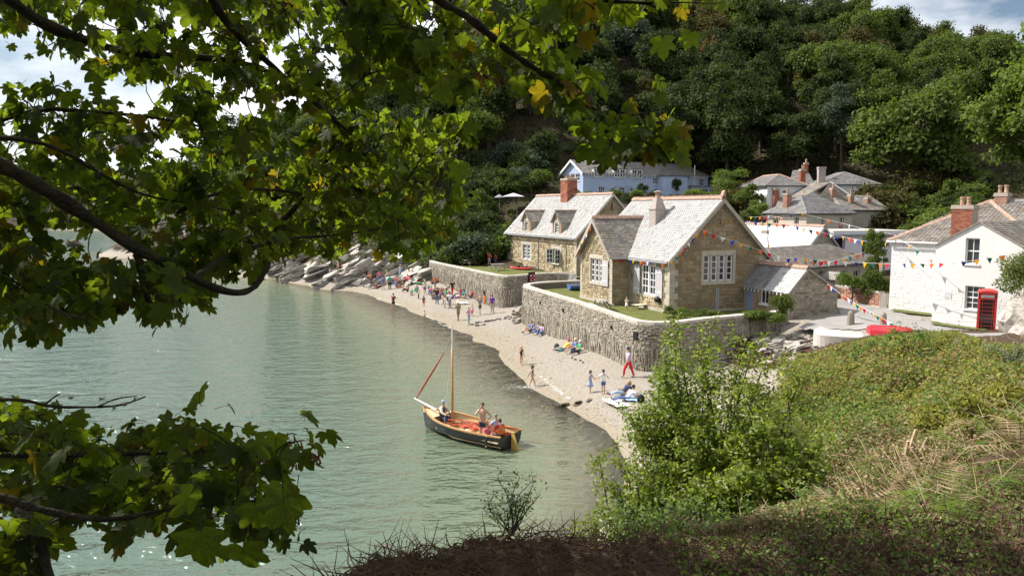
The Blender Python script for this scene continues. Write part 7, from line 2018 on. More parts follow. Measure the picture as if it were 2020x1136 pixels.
    if vest: wear('life_vest', lambda b, q, c: b in (0, 1) or (b == 2 and q < .6) or (b in (3, 4) and q < .75), 'cloth_'+vest, .030)
    return t
# --- the beach near the viewer
person(1240,744,1.76,'walk',-70,'lavender','red','dark',arms='swing',hat='navy',shoes='stone',label='man in red trousers and dark blue cap walking by the sea wall')
person(1164,776,1.28,'stand',60,'lightblue','lightblue','brown',style='dress',sleeves='none',arms=('down','fwd'),label='girl in pale blue dress on the sand facing another girl',longhair=True)
person(1190,778,1.34,'stand',200,'white','blue','brown',style='shorts',arms='out',label='girl in white T-shirt and blue shorts beside the girl in the dress')
person(1228,780,1.65,'recline',-75,'navy','palejeans','blonde',arms=('fwd','back'),label='blonde woman in dark top and pale jeans sitting on the sand',longhair=True,shoes='brown')
person(1236,789,1.66,'recline',-75,'white','jeans','dark',arms='back',hat='black',label='woman in white top and blue jeans reclining on a white blanket',shoes='brown')
person(1028,720,1.3,'stand',30,'black','black','blonde',style='swim',sleeves='none',arms=('face','down'),label='child in black swimsuit standing alone at the water edge')
person(1050,764,1.34,'paddle',75,'grey','grey','dark',style='swim',sleeves='none',arms='back',label='girl in a swimsuit striding through the shallow foam',p=PZ(1050,764,-.02),longhair=True)
person(1042,640,1.75,'stand',-20,'navy','navy','brown',style='shorts',arms='fwd',label='person in dark shirt standing with back to the sea wall end',lean=-.05)
person(1046,656,1.72,'sit',-60,'blue','khaki','brown',style='shorts',arms='knee',label='man in blue T-shirt sitting on the sand with legs out',shoes='darkgrey')
person(1060,658,1.65,'sit',-40,'grey','jeans','dark',arms='knee',label='dark-haired person in jeans sitting against the sea wall')
person(1068,661,1.65,'sit',-30,'lavender','jeans','brown',arms='knee',label='person in lilac shirt sitting at the right of the wall pair',longhair=True)
person(1113,690,1.6,'recline',-70,'yellow','cream','ginger',arms='back',hat='red',style='shorts',label='person in yellow with red cap lying by the sea wall')
person(1132,694,1.72,'sit',-60,'blue','brown','grey',arms='knee',hat='cream',style='shorts',label='man in straw hat and blue shirt sitting by the sea wall')
person(1141,697,1.65,'sit',-60,'green','navy','blonde',arms='knee',hat='white',label='woman in green top and white hat sitting beside the straw-hatted man')
# --- middle of the beach
G = 'people on the middle of the beach'
for a in (
 (836,606,1.2,'stand',160,'black','red','dark',dict(style='shorts',label='boy in black top and red shorts near the waterline')),
 (837,632,.95,'stand',150,'white','yellow','dark',dict(style='shorts',label='toddler in white top and yellow shorts paddling',z=-.05)),
 (862,601,1.82,'stand',170,'black','jeans','dark',dict(label='tall man in black T-shirt and blue jeans on the sand')),
 (877,608,1.25,'stand',100,'white','white','brown',dict(style='shorts',label='child in white beside the bending man')),
 (888,608,1.75,'stand',-60,'white','grey','grey',dict(label='man in white shirt and grey trousers leaning forward',lean=.35,arms='fwd')),
 (904,633,1.7,'walk',-160,'khaki','khaki','brown',dict(style='shorts',arms='face',label='person in khaki walking behind the boat mast',shoes='brown')),
 (925,642,1.62,'stand',-120,'lavender','palejeans','blonde',dict(label='woman in lilac top and pale jeans nearest the water',arms='fwd')),
 (931,625,1.2,'stand',170,'white','pink','blonde',dict(style='dress',sleeves='none',label='blonde girl in white and pink dress',longhair=True)),
 (947,622,1.72,'walk',-150,'grey','darkgrey','blonde',dict(style='shorts',arms='head',label='person in grey vest with hands raised to a yellow hat',hat='yellow')),
 (971,618,1.78,'stand',180,'purple','stone','brown',dict(label='person with purple backpack and pale trousers seen from behind',bag='purple')),
 (983,601,1.72,'walk',60,'pink','khaki','brown',dict(style='shorts',label='person in pink top and khaki shorts striding right',arms='swing')),
 (960,592,1.74,'stand',-30,'brown','khaki','dark',dict(style='shorts',label='man in brown shirt standing behind the beach group',arms='fwd')),
 (939,592,1.05,'stand',20,'pink','pink','brown',dict(style='dress',label='small child in pink among the sitting group')),
 (929,588,1.7,'sit',-80,'red','jeans','brown',dict(label='person in red top and jeans sitting on the sand',arms='knee')),
 (940,582,1.7,'sit',-30,'purple','navy','dark',dict(label='person in purple with bright blue hat sitting',hat='lightblue',arms='knee')),
 (922,578,1.75,'sit',-70,'black','navy','dark',dict(label='man in black T-shirt sitting below the terrace wall',arms='knee')),
 (905,572,1.74,'sit',-20,'white','stone','dark',dict(label='man in white shirt sitting high on the boulders',arms='knee')),
 (908,588,1.1,'stand',10,'red','pink','brown',dict(label='child in red and pink standing by the boulders')),
 (899,596,1.2,'sit',30,'pink','white','brown',dict(label='child in pink crouched on the sand',arms='knee')),
 (850,580,1.65,'sit',-10,'pink','jeans','brown',dict(label='person in pink sitting left of the tall man',arms='knee')),
 (872,582,1.65,'sit',20,'orange','darkgrey','grey',dict(label='person in orange sitting right of the tall man',arms='knee')),
 (884,590,1.6,'sit',-40,'red','navy','brown',dict(label='person in red jacket sitting behind the bending man',arms='knee')),
 (952,588,1.6,'sit',10,'pink','brown','brown',dict(label='person in rose top sitting under the terrace wall',arms='knee')),
 (974,588,1.6,'sit',-20,'red','khaki','dark',dict(label='person in red cap sitting near the dinghy',hat='red',arms='knee')),
 # left end of the beach and the slabs
 (776,611,1.78,'stand',150,'maroon','black','brown',dict(style='shorts',label='man in maroon T-shirt and black shorts standing in the shallows',arms='fwd',z=-.08)),
 (756,573,1.75,'stand',170,'blue','grey','dark',dict(style='shorts',label='man in blue T-shirt and grey shorts seen from behind')),
 (769,572,1.78,'stand',180,'green','black','dark',dict(label='man in bright green T-shirt and black trousers')),
 (717,568,1.74,'bend',60,'white','grey','grey',dict(label='man in white jacket bending over at the rocks',arms='fwd')),
 (732,562,1.68,'stand',-100,'orange','darkgrey','brown',dict(label='woman in orange top standing by a pushchair',arms='fwd')),
 (723,556,1.72,'stand',150,'black','black','dark',dict(label='woman all in black among the rocks',longhair=True)),
 (686,559,1.76,'stand',100,'darkgrey','grey','brown',dict(style='shorts',label='man in dark grey with shorts at the rock edge')),
 (703,553,1.74,'stand',170,'teal','green','blonde',dict(label='person in teal top and green trousers on the rocks')),
 (697,558,1.7,'stand',160,'brown','darkgrey','brown',dict(label='person in brown jacket beside the teal figure')),
 (668,541,1.68,'walk',-60,'pink','black','grey',dict(label='person in pink with white hat climbing the slabs',hat='white')),
 (762,526,1.75,'walk',160,'white','navy','brown',dict(style='shorts',label='man in white T-shirt and navy shorts on the sloping slab')),
 (635,536,1.1,'stand',120,'red','red','brown',dict(label='child in red on the rocks at left')),
 (650,553,1.6,'sit',-30,'pink','cream','brown',dict(label='person in coral pink sitting at the rock edge',arms='knee')),
 (653,541,1.65,'sit',40,'lavender','blue','brown',dict(label='person in lilac and blue sitting on the slabs',arms='knee')),
 (628,548,1.6,'sit',10,'blue','navy','dark',dict(label='person in blue crouched at the far left rocks',arms='knee')),
 (782,559,1.65,'sit',-30,'red','blue','dark',dict(label='person in red top sitting right of the green-shirted man',arms='knee')),
 (789,561,1.6,'sit',10,'brown','grey','dark',dict(label='person in brown sitting in the slab group',arms='knee')),
 (803,556,1.65,'sit',-20,'pink','red','brown',dict(label='person in pink and red sitting in the slab group',arms='knee')),
 (809,558,1.65,'sit',30,'pink','cream','brown',dict(label='person in pink and cream sitting at the slab group right',arms='knee')),
 (819,560,1.6,'recline',60,'teal','red','brown',dict(label='person in teal reclining at the slab foot',arms='back')),
 (804,576,1.68,'sit',-60,'brown','black','brown',dict(label='person in brown and black sitting nearest the water group',arms='knee')),
 (814,545,1.7,'sit',170,'lightblue','jeans','dark',dict(label='person in light blue sitting high on the slabs',arms='knee')),
 (808,546,1.7,'sit',150,'white','grey','dark',dict(label='person in white sitting high on the slabs',arms='knee')),
 (812,508,1.7,'lie',-70,'red','navy','brown',dict(label='person in red lying on the top slab',style='shorts')),
 ):
    kw = a[8]; person(a[0], a[1], a[2], a[3], a[4], a[5], a[6], a[7], group=G, skin=rnd.choice(['skin', 'skin', 'skin_tan']), **{'shoes': None, **kw})
person(965,524,1.75,'stand',150,'orange','lightblue','brown',arms=('hip','up'),style='shorts',vest='red',label='person in red life vest raising an arm on the upper lawn',p=PZ(965,524,3.43))
person(978,523,1.5,'stand',-150,'pink','blue','brown',style='shorts',vest='red',label='child in red and blue vest on the upper lawn',p=PZ(978,523,3.43))

# more of the crowd at the far end of the beach; every one dressed differently
_tops = ['white','navy','red','pink','blue','green','grey','cream','teal','orange','purple','black','yellow','lightblue']
_words = dict(stand='standing', walk='walking', sit='sitting')
_spots = [(690,562),(705,563),(742,570),(748,560),(783,569),(795,574),(822,576),(838,582),(846,572),(858,572),(868,588),(892,584),(916,590),(934,580),(948,576),(957,600),(966,584),(978,592),(992,600),(880,600),(855,592),(826,590),(812,582),(676,552),(660,556),(718,560),(765,548),(790,548)]
for i, (a, b) in enumerate(_spots):
    c1 = _tops[i % 14]; c2 = _tops[(i*5+3+i//14) % 14]; ps = ['sit','stand','sit','walk'][i % 4]
    hh = rnd.choice([1.1, 1.6, 1.7, 1.75, 1.3])
    person(a, b, hh, ps, rnd.uniform(-180, 180), c1, c2, rnd.choice(['brown','dark','blonde','grey']), arms=rnd.choice(['knee','fwd']) if ps == 'sit' else rnd.choice(['down','hip','fwd','swing']), style=rnd.choice(['shorts','trousers']), hat=rnd.choice([None, None, 'cream', 'navy']), skin=rnd.choice(['skin', 'skin_tan']), group=G, label='%s in %s top and %s legwear %s %s' % ('child' if hh < 1.4 else 'person', c1, c2, _words[ps], 'among the rocks' if a < 760 else ('by the slabs' if a < 845 else 'in the beach crowd')))
# ================================================================== wooden sailing boat
pm('hull_black', (.012,.013,.018), (.02,.021,.026), 3, .25, spec=.6); pm('varnish', (.42,.22,.08), (.55,.32,.13), 3, .35, spec=.5, stretch=(.3,2,2)); pm('deck_wood', (.62,.44,.24), (.72,.54,.32), 3, .5, stretch=(.3,2,2))
pm('tan_sail', (.34,.07,.035), (.45,.11,.06), 5, .85, bump=.5, bscale=14); pm('mast_wood', (.40,.20,.06), (.50,.27,.09), 4, .35, spec=.5, stretch=(2,2,.3)); pm('rope', (.55,.52,.45), None, rough=.9); pm('rudder_wood', (.55,.36,.08), (.62,.42,.12), 4, .5)
def build_boat():
    bow, stern = PZ(846, 842, 0), PZ(1008, 884, 0)
    d = bow - stern; L = d.length + .25; rz = math.atan2(d.y, d.x)
    t = thing('sailing_boat', 'black-hulled wooden sailing boat with varnished mast off the beach', 'boat', (stern.x, stern.y, 0), rz)   # +x to the bow
    n = 17; B = .98
    def sec(u):       # half-beam, sheer height, keel depth at station u (0 stern .. 1 bow)
        b = B * (.72 + .9*u*(1-u)*1.25) if u < .5 else B * max(0, 1 - ((u-.5)/.5)**2.3)
        if u < .5: b = B * (.74 + .26*math.sin(math.pi*u))
        return b, .55 + .38*u**2.2 + .10*(1-u)**2, -.30 + .22*max(0, u-.7)/.3
    strakes = [(1.0, 1.0), (.97, .72), (.90, .48), (.78, .26), (.58, .06), (.30, -.6), (.02, -1.0)]
    hull = MB(); inn = MB(); gun = MB()
    for s in (-1, 1):
        for k in range(len(strakes)-1):
            mi = 0
            for i in range(n-1):
                q = []
                for u, (f, h) in ((i/(n-1), strakes[k]), ((i+1)/(n-1), strakes[k]), ((i+1)/(n-1), strakes[k+1]), (i/(n-1), strakes[k+1])):
                    b, sh, kd = sec(u); z = sh*h if h >= 0 else -kd*h
                    lap = .022 if (f, h) == strakes[k+1] and k < 5 else 0
                    q.append(Vector((u*L + (.18*h if u > .95 else 0), s*(b*f + lap), z)))
                hull.poly(q if s > 0 else q[::-1])
                if k < 4: inn.poly([Vector((p.x, p.y*.95, p.z+.004)) for p in (q[::-1] if s > 0 else q)])
        for i in range(n-1):
            q = []
            for u in (i/(n-1), (i+1)/(n-1)):
                b, sh, kd = sec(u); q.append((u*L + (.18 if u > .95 else 0), b, sh))
            (x0, b0, z0), (x1, b1, z1) = q
            gun.add([(x0, s*(b0+.035), z0-.03), (x1, s*(b1+.035), z1-.03), (x1, s*(b1+.035), z1+.035), (x0, s*(b0+.035), z0+.035), (x0, s*max(0, b0-.07), z0-.03), (x1, s*max(0, b1-.07), z1-.03), (x1, s*max(0, b1-.07), z1+.035), (x0, s*max(0, b0-.07), z0+.035)], [(0,1,2,3),(3,2,6,7),(7,6,5,4),(4,5,1,0)])
    b, sh, kd = sec(0)
    hull.poly([(0, s*b*f, sh*h if h >= 0 else -kd*h) for s, lst in ((1, strakes), (-1, strakes[::-1])) for f, h in lst])
    hull.obj('hull', MT['hull_black'], t); inn.obj('inner_planking', MT['deck_wood'], t); gun.obj('gunwale', MT['varnish'], t)
    MB().prism([(.1,-.6,.12),(L*.5,-.82,.12),(L*.85,-.4,.2),(L*.85,.4,.2),(L*.5,.82,.12),(.1,.6,.12)], (0,0,.03)).obj('floor_boards', MT['deck_wood'], t)
    MB().prism([(L*.80,-.62,.72),(L*.93,-.28,.84),(L*.985,0,.88),(L*.93,.28,.84),(L*.80,.62,.72)], (0,0,.03)).obj('fore_deck', MT['deck_wood'], t)
    for x in (L*.30, L*.52, L*.70):
        b, sh, _ = sec(x/L); MB().box(x-.13, x+.13, -b*.92, b*.92, .36, .40).obj('thwart', MT['deck_wood'], t)
    for s in (-1, 1): MB().box(.12, L*.28, s*.62-.2, s*.62+.2, .36, .40).obj('side_bench', MT['deck_wood'], t)
    MB().prism([(-.03,-.03,-.5),(-.03,-.03,.75),(-.16,-.03,.75),(-.48,-.03,-.1),(-.42,-.03,-.5)], (0,.05,0)).obj('rudder', MT['rudder_wood'], t)
    MB().tube([(-.1,0,.72),(.5,.05,.78),(1.0,.15,.8)], [.03,.028,.02], 6).obj('tiller', MT['varnish'], t)
    xm = L*.66
    m = MB().tube([(xm,0,.1),(xm-.01,0,2.2),(xm-.02,.0,4.05)], [.062,.058,.048], 10).obj('mast', MT['mast_wood'], t, smooth=True)
    MB().tube([(xm-.02,0,4.05),(xm-.025,0,5.3)], [.040,.03], 8).obj('mast_top', MT['white_paint'], m)
    MB().tube([(L*.86,0,.95),(L+.75,0,1.28)], [.055,.04], 8).obj('bowsprit', MT['white_paint'], t)
    # furled jib standing from the bowsprit end towards the mast head
    a = Vector((L+.62, 0, 1.3)); bb = Vector((xm+.35, 0, 4.05)); e = a.lerp(bb, .93)
    MB().tube([a, a.lerp(e,.25), a.lerp(e,.6), e], [.03,.05,.05,.02], 7).obj('furled_jib', MT['tan_sail'], t)
    for p, q in (((xm-.02,0,4.9), e), ((xm-.02,0,4.7), (xm-.35,.93,.6)), ((xm-.02,0,4.7), (xm-.35,-.93,.6)), ((xm-.02,0,4.6), (.6,-.5,.6)), (a.lerp(e,.3), (L*.8,.3,.85))):
        MB().tube([p, q], .006, 4).obj('rigging', MT['rope'], t)
    # lowered tan sail and yard along the boat
    sail = MB()
    for k in range(11):
        u = k/10; x = .25 + u*(xm-.35)
        for j in range(5): pass
    P = []
    for k in range(19):
        u = k/18; x = .2 + u*(xm+.15); row = []
        for j in range(7):
            a_ = math.pi*j/6; r = .17*(.5+.9*math.sin(math.pi*min(1, u*1.15)))*(1+.28*math.sin(k*2.1+j*1.7))
            row.append((x, -.34 + .34*u + math.cos(a_)*r*1.25, .44 + math.sin(a_)*r*.9))
        P.append(row)
    for k in range(18):
        for j in range(6): sail.poly([P[k][j], P[k+1][j], P[k+1][j+1], P[k][j+1]])
    sail.obj('lowered_sail', MT['tan_sail'], t)
    MB().tube([(-.1,-.66,.72),(xm+.05,-.06,.72)], [.035,.045], 7).obj('boom', MT['varnish'], t)
    MB().tube([(.0,-.5,.80),(xm+.2,.1,.66)], [.03,.03], 7).obj('yard', MT['tan_sail'], t)
    M = t.matrix_basis.copy(); M = Matrix.Translation(t.location) @ Matrix.Rotation(rz, 4, 'Z')
    def at(x, y, z): return M @ Vector((x, y, z))
    deg = math.degrees(rz)
    # things lying in the boat
    bag = MB().lathe([(.02,0),(.15,.03),(.17,.14),(.11,.26),(.03,.33)], (0,0,0), 9).obj('white_bag', MT['cloth_white'], smooth=True, label='white bag lying in the middle of the boat', cat='bag'); bag.location = at(L*.45, .25, .14); bag['kind'] = 'thing'
    bag = MB().box(-.2,.2,-.13,.13,0,.24).box(-.17,.17,-.1,.1,.241,.29).obj('dark_holdall', MT['black_matt'], label='dark holdall in the stern of the boat', cat='bag'); bag.location = at(L*.14, .25, .14); bag['kind'] = 'thing'
    person(0,0,1.72,'seat',deg-90,'cream','navy','grey',p=at(L*.80,-.12,.52),sleeves='long',hat='lightblue',vest='navy',arms='knee',label='man in pale cap and navy life vest sitting in the bow of the boat')
    person(0,0,1.80,'stand',-20,None,'navy','brown',p=at(L*.25,.35,.15),style='shorts',arms=('face','hip'),label='bare-chested man in navy trunks standing in the boat')
    person(0,0,1.30,'seat',10,'pink','navy','brown',p=at(L*.17,.55,.40),arms='knee',label='child sitting behind the standing man in the boat')
    person(0,0,1.65,'seat',-140,'lightblue','jeans','grey',p=at(L*.21,-.35,.38),arms='knee',hat='grey',label='person in pale blue shirt and grey hood in the boat stern')
    person(0,0,1.55,'seat',-150,'red','darkgrey','dark',p=at(L*.12,-.05,.38),arms='knee',vest='orange',label='person in bright orange life vest in the boat stern')
build_boat()

# ================================================================== red telephone box
def phone_box():
    p = PZ(1944, 652, 3.82)
    t = thing('telephone_box', 'red telephone box with domed top beside the white cottage', 'telephone box', p, R(-30))
    w = .45; h = 2.15
    fr = MB()
    for x in (-w, w-.09):
        for y in (-w, w-.09): fr.box(x, x+.09, y, y+.09, 0, h)
    fr.box(-w-.03, w+.03, -w-.03, w+.03, -.3, .1)
    fr.box(-w, w, -w, -w+.06, h-.34, h); fr.box(-w, w, w-.06, w, h-.34, h); fr.box(-w, -w+.06, -w+.06, w-.06, h-.34, h); fr.box(w-.06, w, -w+.06, w-.06, h-.34, h)
    fr.obj('frame', MT['red_paint'], t)
    dome = MB(); prof = [(0, .20), (.25, .19), (.5, .15), (.75, .085), (1.0, 0)]
    N = 9; P = []
    for i in range(N):
        for j in range(N):
            x = -1 + 2*i/(N-1); y = -1 + 2*j/(N-1); P.append((x*(w+.02), y*(w+.02), h + .04 + .20*(1 - max(abs(x), abs(y))**2*.0 - .5*x*x - .5*y*y)))
    for i in range(N-1):
        for j in range(N-1): dome.poly([P[i*N+j], P[(i+1)*N+j], P[(i+1)*N+j+1], P[i*N+j+1]])
    for a, b in (((0,0),(0,1)),): pass
    dome.box(-w-.03, w+.03, -w-.03, w+.03, h+.001, h+.045)
    for k in range(N-1):     # segmental pediments
        for ax in (0, 1):
            for s in (-1, 1):
                q0 = P[k*N + (0 if s < 0 else N-1)] if ax == 0 else P[(0 if s < 0 else N-1)*N + k]; q1 = P[(k+1)*N + (0 if s < 0 else N-1)] if ax == 0 else P[(0 if s < 0 else N-1)*N + k+1]
                dome.poly([(q0[0], q0[1], h+.04), (q1[0], q1[1], h+.04), q1, q0])
    dome.obj('dome', MT['red_paint'], t)
    for k, (ux, nx) in enumerate((((1,0,0),(0,-1,0)), ((0,1,0),(-1,0,0)), ((0,-1,0),(1,0,0)))):
        U = Vector(ux); N_ = Vector(nx); O = N_*w - U*w
        pan = MB()
        for x in (.09, .20, .70, .79): pan.obox(O + U*x - N_*.05 + UP*.1, U*.022, N_*.03, UP*(h-.44))
        for z in range(9): pan.obox(O + U*.09 - N_*.048 + UP*(.1 + z*(h-.46)/8), U*.72, N_*.026, UP*.022)
        dr = pan.obj('glazed_panel', MT['red_paint'], t)
        MB().poly([O + U*.08 - N_*.06 + UP*.1, O + U*.82 - N_*.06 + UP*.1, O + U*.82 - N_*.06 + UP*(h-.35), O + U*.08 - N_*.06 + UP*(h-.35)]).obj('pane', MT['pane_glass'], dr)
        sg = MB().obox(O + U*.14 + UP*(h-.24) - N_*.002, U*.62, N_*.012, UP*.14).obj('sign', MT['white_paint'], t)
        cu = bpy.data.curves.new('lettering', 'FONT'); cu.body = 'TELEPHONE'; cu.size = .115; cu.align_x = 'CENTER'; cu.align_y = 'CENTER'; cu.extrude = .002; cu.materials.append(MT['black_matt'])
        tmp = bpy.data.objects.new('lettering', cu); COL.objects.link(tmp); bpy.context.view_layer.update(); lm_ = bpy.data.meshes.new_from_object(tmp); bpy.data.objects.remove(tmp); lm_.materials.clear(); lm_.materials.append(MT['black_matt'])
        tx = ob('lettering', lm_, sg); c = O + U*.45 + UP*(h-.172) + N_*.014
        tx.matrix_local = Matrix(((U.x, 0, N_.x, c.x), (U.y, 0, N_.y, c.y), (U.z, 1, N_.z, c.z), (0, 0, 0, 1)))
phone_box()

# ================================================================== bunting
FL = ['orange', 'red', 'white', 'blue', 'yellow', 'green']
_flag = {}
def flag_me(c):
    if c not in _flag:
        _flag[c] = MB().prism([(-.5,-.006,0),(.5,-.006,0),(.0,-.006,-1.15)], (0,.012,0)).mesh('flag', MT['flag_'+c])
    return _flag[c]
def bunting(label, pts, size, n=None, start=0, sag=0.0, gap=1.9):
    pts = [Vector(p) for p in pts]; o = pts[0]
    P = []
    for a, b in zip(pts[:-1], pts[1:]):
        L = (b-a).length; k = max(6, int(L/.4))
        for i in range(k): u = i/k; P.append(a.lerp(b, u) - UP*(sag*L*4*u*(1-u)))
    P.append(pts[-1])
    t = thing('bunting', label, 'bunting', o, 0, 'strings of coloured bunting')
    MB().tube([p-o for p in P], .012, 4).obj('cord', MT['cord_white'], t)
    acc = [0]
    for a, b in zip(P[:-1], P[1:]): acc.append(acc[-1]+(b-a).length)
    T = acc[-1]; n = n or max(2, int(T/(size*gap)))
    for i in range(n):
        s = T*(i+.5)/n; j = next(k for k in range(len(acc)-1) if acc[k+1] >= s)
        u = (s-acc[j])/max(1e-6, acc[j+1]-acc[j]); p = P[j].lerp(P[j+1], u); d = (P[j+1]-P[j]); d.z = 0
        if d.length < .02: d = Vector((1, 0, 0))
        f = ob('flag', flag_me(FL[(i+start) % 6]), t, loc=p-o, rot=(rnd.gauss(.0,.25), rnd.gauss(0,.12), math.atan2(d.y, d.x) + rnd.gauss(0,.3)))
        f.scale = (size*rnd.uniform(.9,1.1),)*3
LC = PZ(1320, 621, 3.3); MC = Matrix.Translation(LC) @ Matrix.Rotation(R(21), 4, 'Z')
lc = lambda x, y, z: MC @ Vector((x, y, z))
bunting('bunting under the eave over the french window', [lc(-1.6,5.2,3.62), lc(-.5,5.2,3.55), lc(-.45,.0,3.55)], .26, 13)
bunting('bunting along the left verge of the stone gable', [lc(-.35,-.5,3.6), lc(1.9,-.55,5.75)], .28, 7, 4)
bunting('long bunting from the stone gable across the yard to the white post', [lc(1.95,-.6,5.95), PY(1560,512,52), PY(1640,516,53), PY(1735,487,55)], .33, 22, 0, .012)
bunting('bunting on the small wing gable bargeboard', [lc(-2.1,8.0,6.0), lc(-2.1,10.3,3.9)], .28, 8, 0)
bunting('bunting from the yard over the white cottage wall', [PY(1560,508,52), PY(1700,518,50), PY(1790,520,46.5), PY(1880,519,43.8), PY(1990,502,42)], .30, 22, 3, .008)
bunting('upper bunting between barn and white post', [PY(1470,436,66), PY(1560,444,65), PY(1660,466,62), PY(1740,480,55)], .32, 26, 2, .01)
bunting('bunting strung high by the cream house', [PY(1500,432,78), PY(1580,420,79), PY(1660,440,76), PY(1760,462,68), PY(1860,470,50)], .34, 26, 1, .008)
bunting('bunting from the post down to the white cottage eave', [PY(1738,483,55), PY(1770,472,50), PY(1800,486,47), PY(1850,522,45.5)], .26, 10, 3)
bunting('bunting sloping down over the lane to the red dinghy', [PY(1632,560,49.5), PY(1690,600,47), PY(1730,622,45.5), PY(1785,650,43.5)], .26, 24, 1, .01)
bunting('bunting over the garden behind the stone gable', [PY(1478,428,80), PY(1520,425,78), PY(1545,430,76)], .3, 9, 4, .02)
bunting('bunting running along the terracotta hip of the white cottage', [PY(1780,462,52), PY(1875,420,53)], .26, 12, 1)
post = thing('bunting_post', 'tall white post carrying bunting beside the yard', 'post', (PY(1735,575,55).x, 55, 3.8))
MB().tube([(0,0,-.3),(0,0,4.4)], .12, 8).obj('shaft', MT['white_paint'], post); MB().box(-.22,.05,-.12,.02,1.2,1.5).obj('meter_box', MT['grey_pipe'], post)
pl = thing('garden_pole', 'thin garden pole standing before the limed barn roof', 'pole', (PY(1518,478,62).x, 62, 4.5)); MB().tube([(0,0,-.3),(-.1,0,3.0),(-.25,0,5.6)], [.05,.045,.03], 6).obj('shaft', MT['timber_grey'], pl); MB().tube([(-.07,0,3.0),(-.08,0,3.25)], [.09,.02], 6).obj('yellow_tie', MT['flag_yellow'], pl)
gp = thing('garden_post', 'pale metal post in the border below the stone gable', 'post', (PZ(1420,618,3.4).x-.2, PZ(1420,618,3.4).y, 3.4)); MB().tube([(-.05,0,-.2),(-.05,0,1.75)], .035, 6).tube([(.07,0,-.2),(.07,0,1.75)], .035, 6).obj('shaft', MT['grey_pipe'], gp); MB().box(-.06,.08,-.03,.03,1.6,1.66).obj('clip', MT['grey_pipe'], gp)

# ================================================================== terrace furniture
def picnic_table(loc, rz, label):
    t = thing('picnic_table', label, 'picnic table', loc, rz)
    for i in range(5): MB().box(-.85,.85,-.36+i*.146,-.36+i*.146+.135,.70,.74).obj('top_plank', MT['timber_grey'], t)
    for y in (-.72, .56): 
        for k in range(1): MB().box(-.85,.85,y,y+.2,.42,.46).obj('seat', MT['timber_grey'], t)
    for x in (-.55, .55):
        MB().prism([(x,-.26,.70),(x,-.16,.70),(x,-.62,0),(x,-.72,0)], (.06,0,0)).obj('leg', MT['timber_grey'], t); MB().prism([(x,.26,.70),(x,.16,.70),(x,.62,0),(x,.72,0)], (.06,0,0)).obj('leg', MT['timber_grey'], t)
        MB().box(x-.005,x+.065,-.72,.76,.34,.415).obj('cross_bar', MT['timber_grey'], t)
picnic_table(PZ(1186,611,3.4)+Vector((0,0,0)), R(100), 'grey picnic table on the lawn by the sea wall')
picnic_table(PZ(905,521,3.44), R(60), 'picnic table at the left end of the upper lawn'); picnic_table(PZ(982,533,3.44), R(30), 'picnic table on the upper lawn behind the terrace wall')
picnic_table(PZ(925,524,3.44), R(55), 'second picnic table beside the left one on the upper lawn')
def lounger(loc, rz, label):
    t = thing('sun_lounger', label, 'lounger', loc, rz)
    MB().box(-.95,.35,-.31,-.26,.24,.30).box(-.95,.35,.26,.31,.24,.30).obj('frame', MT['timber_grey'], t)
    for i in range(9): MB().box(-.93+i*.14,-.93+i*.14+.12,-.26,.26,.285,.31).obj('slat', MT['cloth_cream'], t)
    bk = MB().obox((.33,-.3,.29), (.55,0,.55), (0,.6,0), (-.03,0,.03)).obj('backrest', MT['cloth_cream'], t)
    for x in (-.85, .25):
        for y in (-.29, .25): MB().box(x,x+.05,y,y+.05,0,.24).obj('leg', MT['timber_grey'], t)
    MB().tube([(.75,-.2,.72),(.55,-.2,.02)], .018, 5).obj('prop', MT['timber_grey'], t)
p = PZ(1258,600,3.39); lounger(p, R(30), 'cream sun lounger in use below the french window')
person(0,0,1.65,'recline',-60,'pink','grey','ginger',p=p+Vector((.15,.05,.30)),arms='knee',style='shorts',hat='white',label='woman in coral top lying back on the sun lounger')
lounger(PZ(1270,608,3.39), R(30), 'empty cream sun lounger nearest the sea wall')
person(1236,612,.95,'stand',150,'cream','white','blonde',style='dress',label='small blonde child standing at the foot of the loungers',p=PZ(1236,612,3.39))
def barbecue():
    t = thing('kettle_barbecue', 'black kettle barbecue on legs beside the cottage wall', 'barbecue', PZ(1298,614,3.39))
    MB().lathe([(.05,.62),(.22,.66),(.30,.78),(.31,.84)], n=14).obj('bowl', MT['black_matt'], t, smooth=True)
    l = MB().lathe([(.315,.845),(.30,.93),(.20,1.03),(.04,1.07)], n=14).obj('lid', MT['black_matt'], t, smooth=True); MB().tube([(-.06,0,1.07),(-.06,0,1.12),(.06,0,1.12),(.06,0,1.07)], .012, 5).obj('handle', MT['grey_pipe'], l)
    for k in range(3): a = k*2.094+.3; MB().tube([(.15*math.cos(a),.15*math.sin(a),.66),(.30*math.cos(a),.30*math.sin(a),0)], .014, 5).obj('leg', MT['grey_pipe'], t)
barbecue()
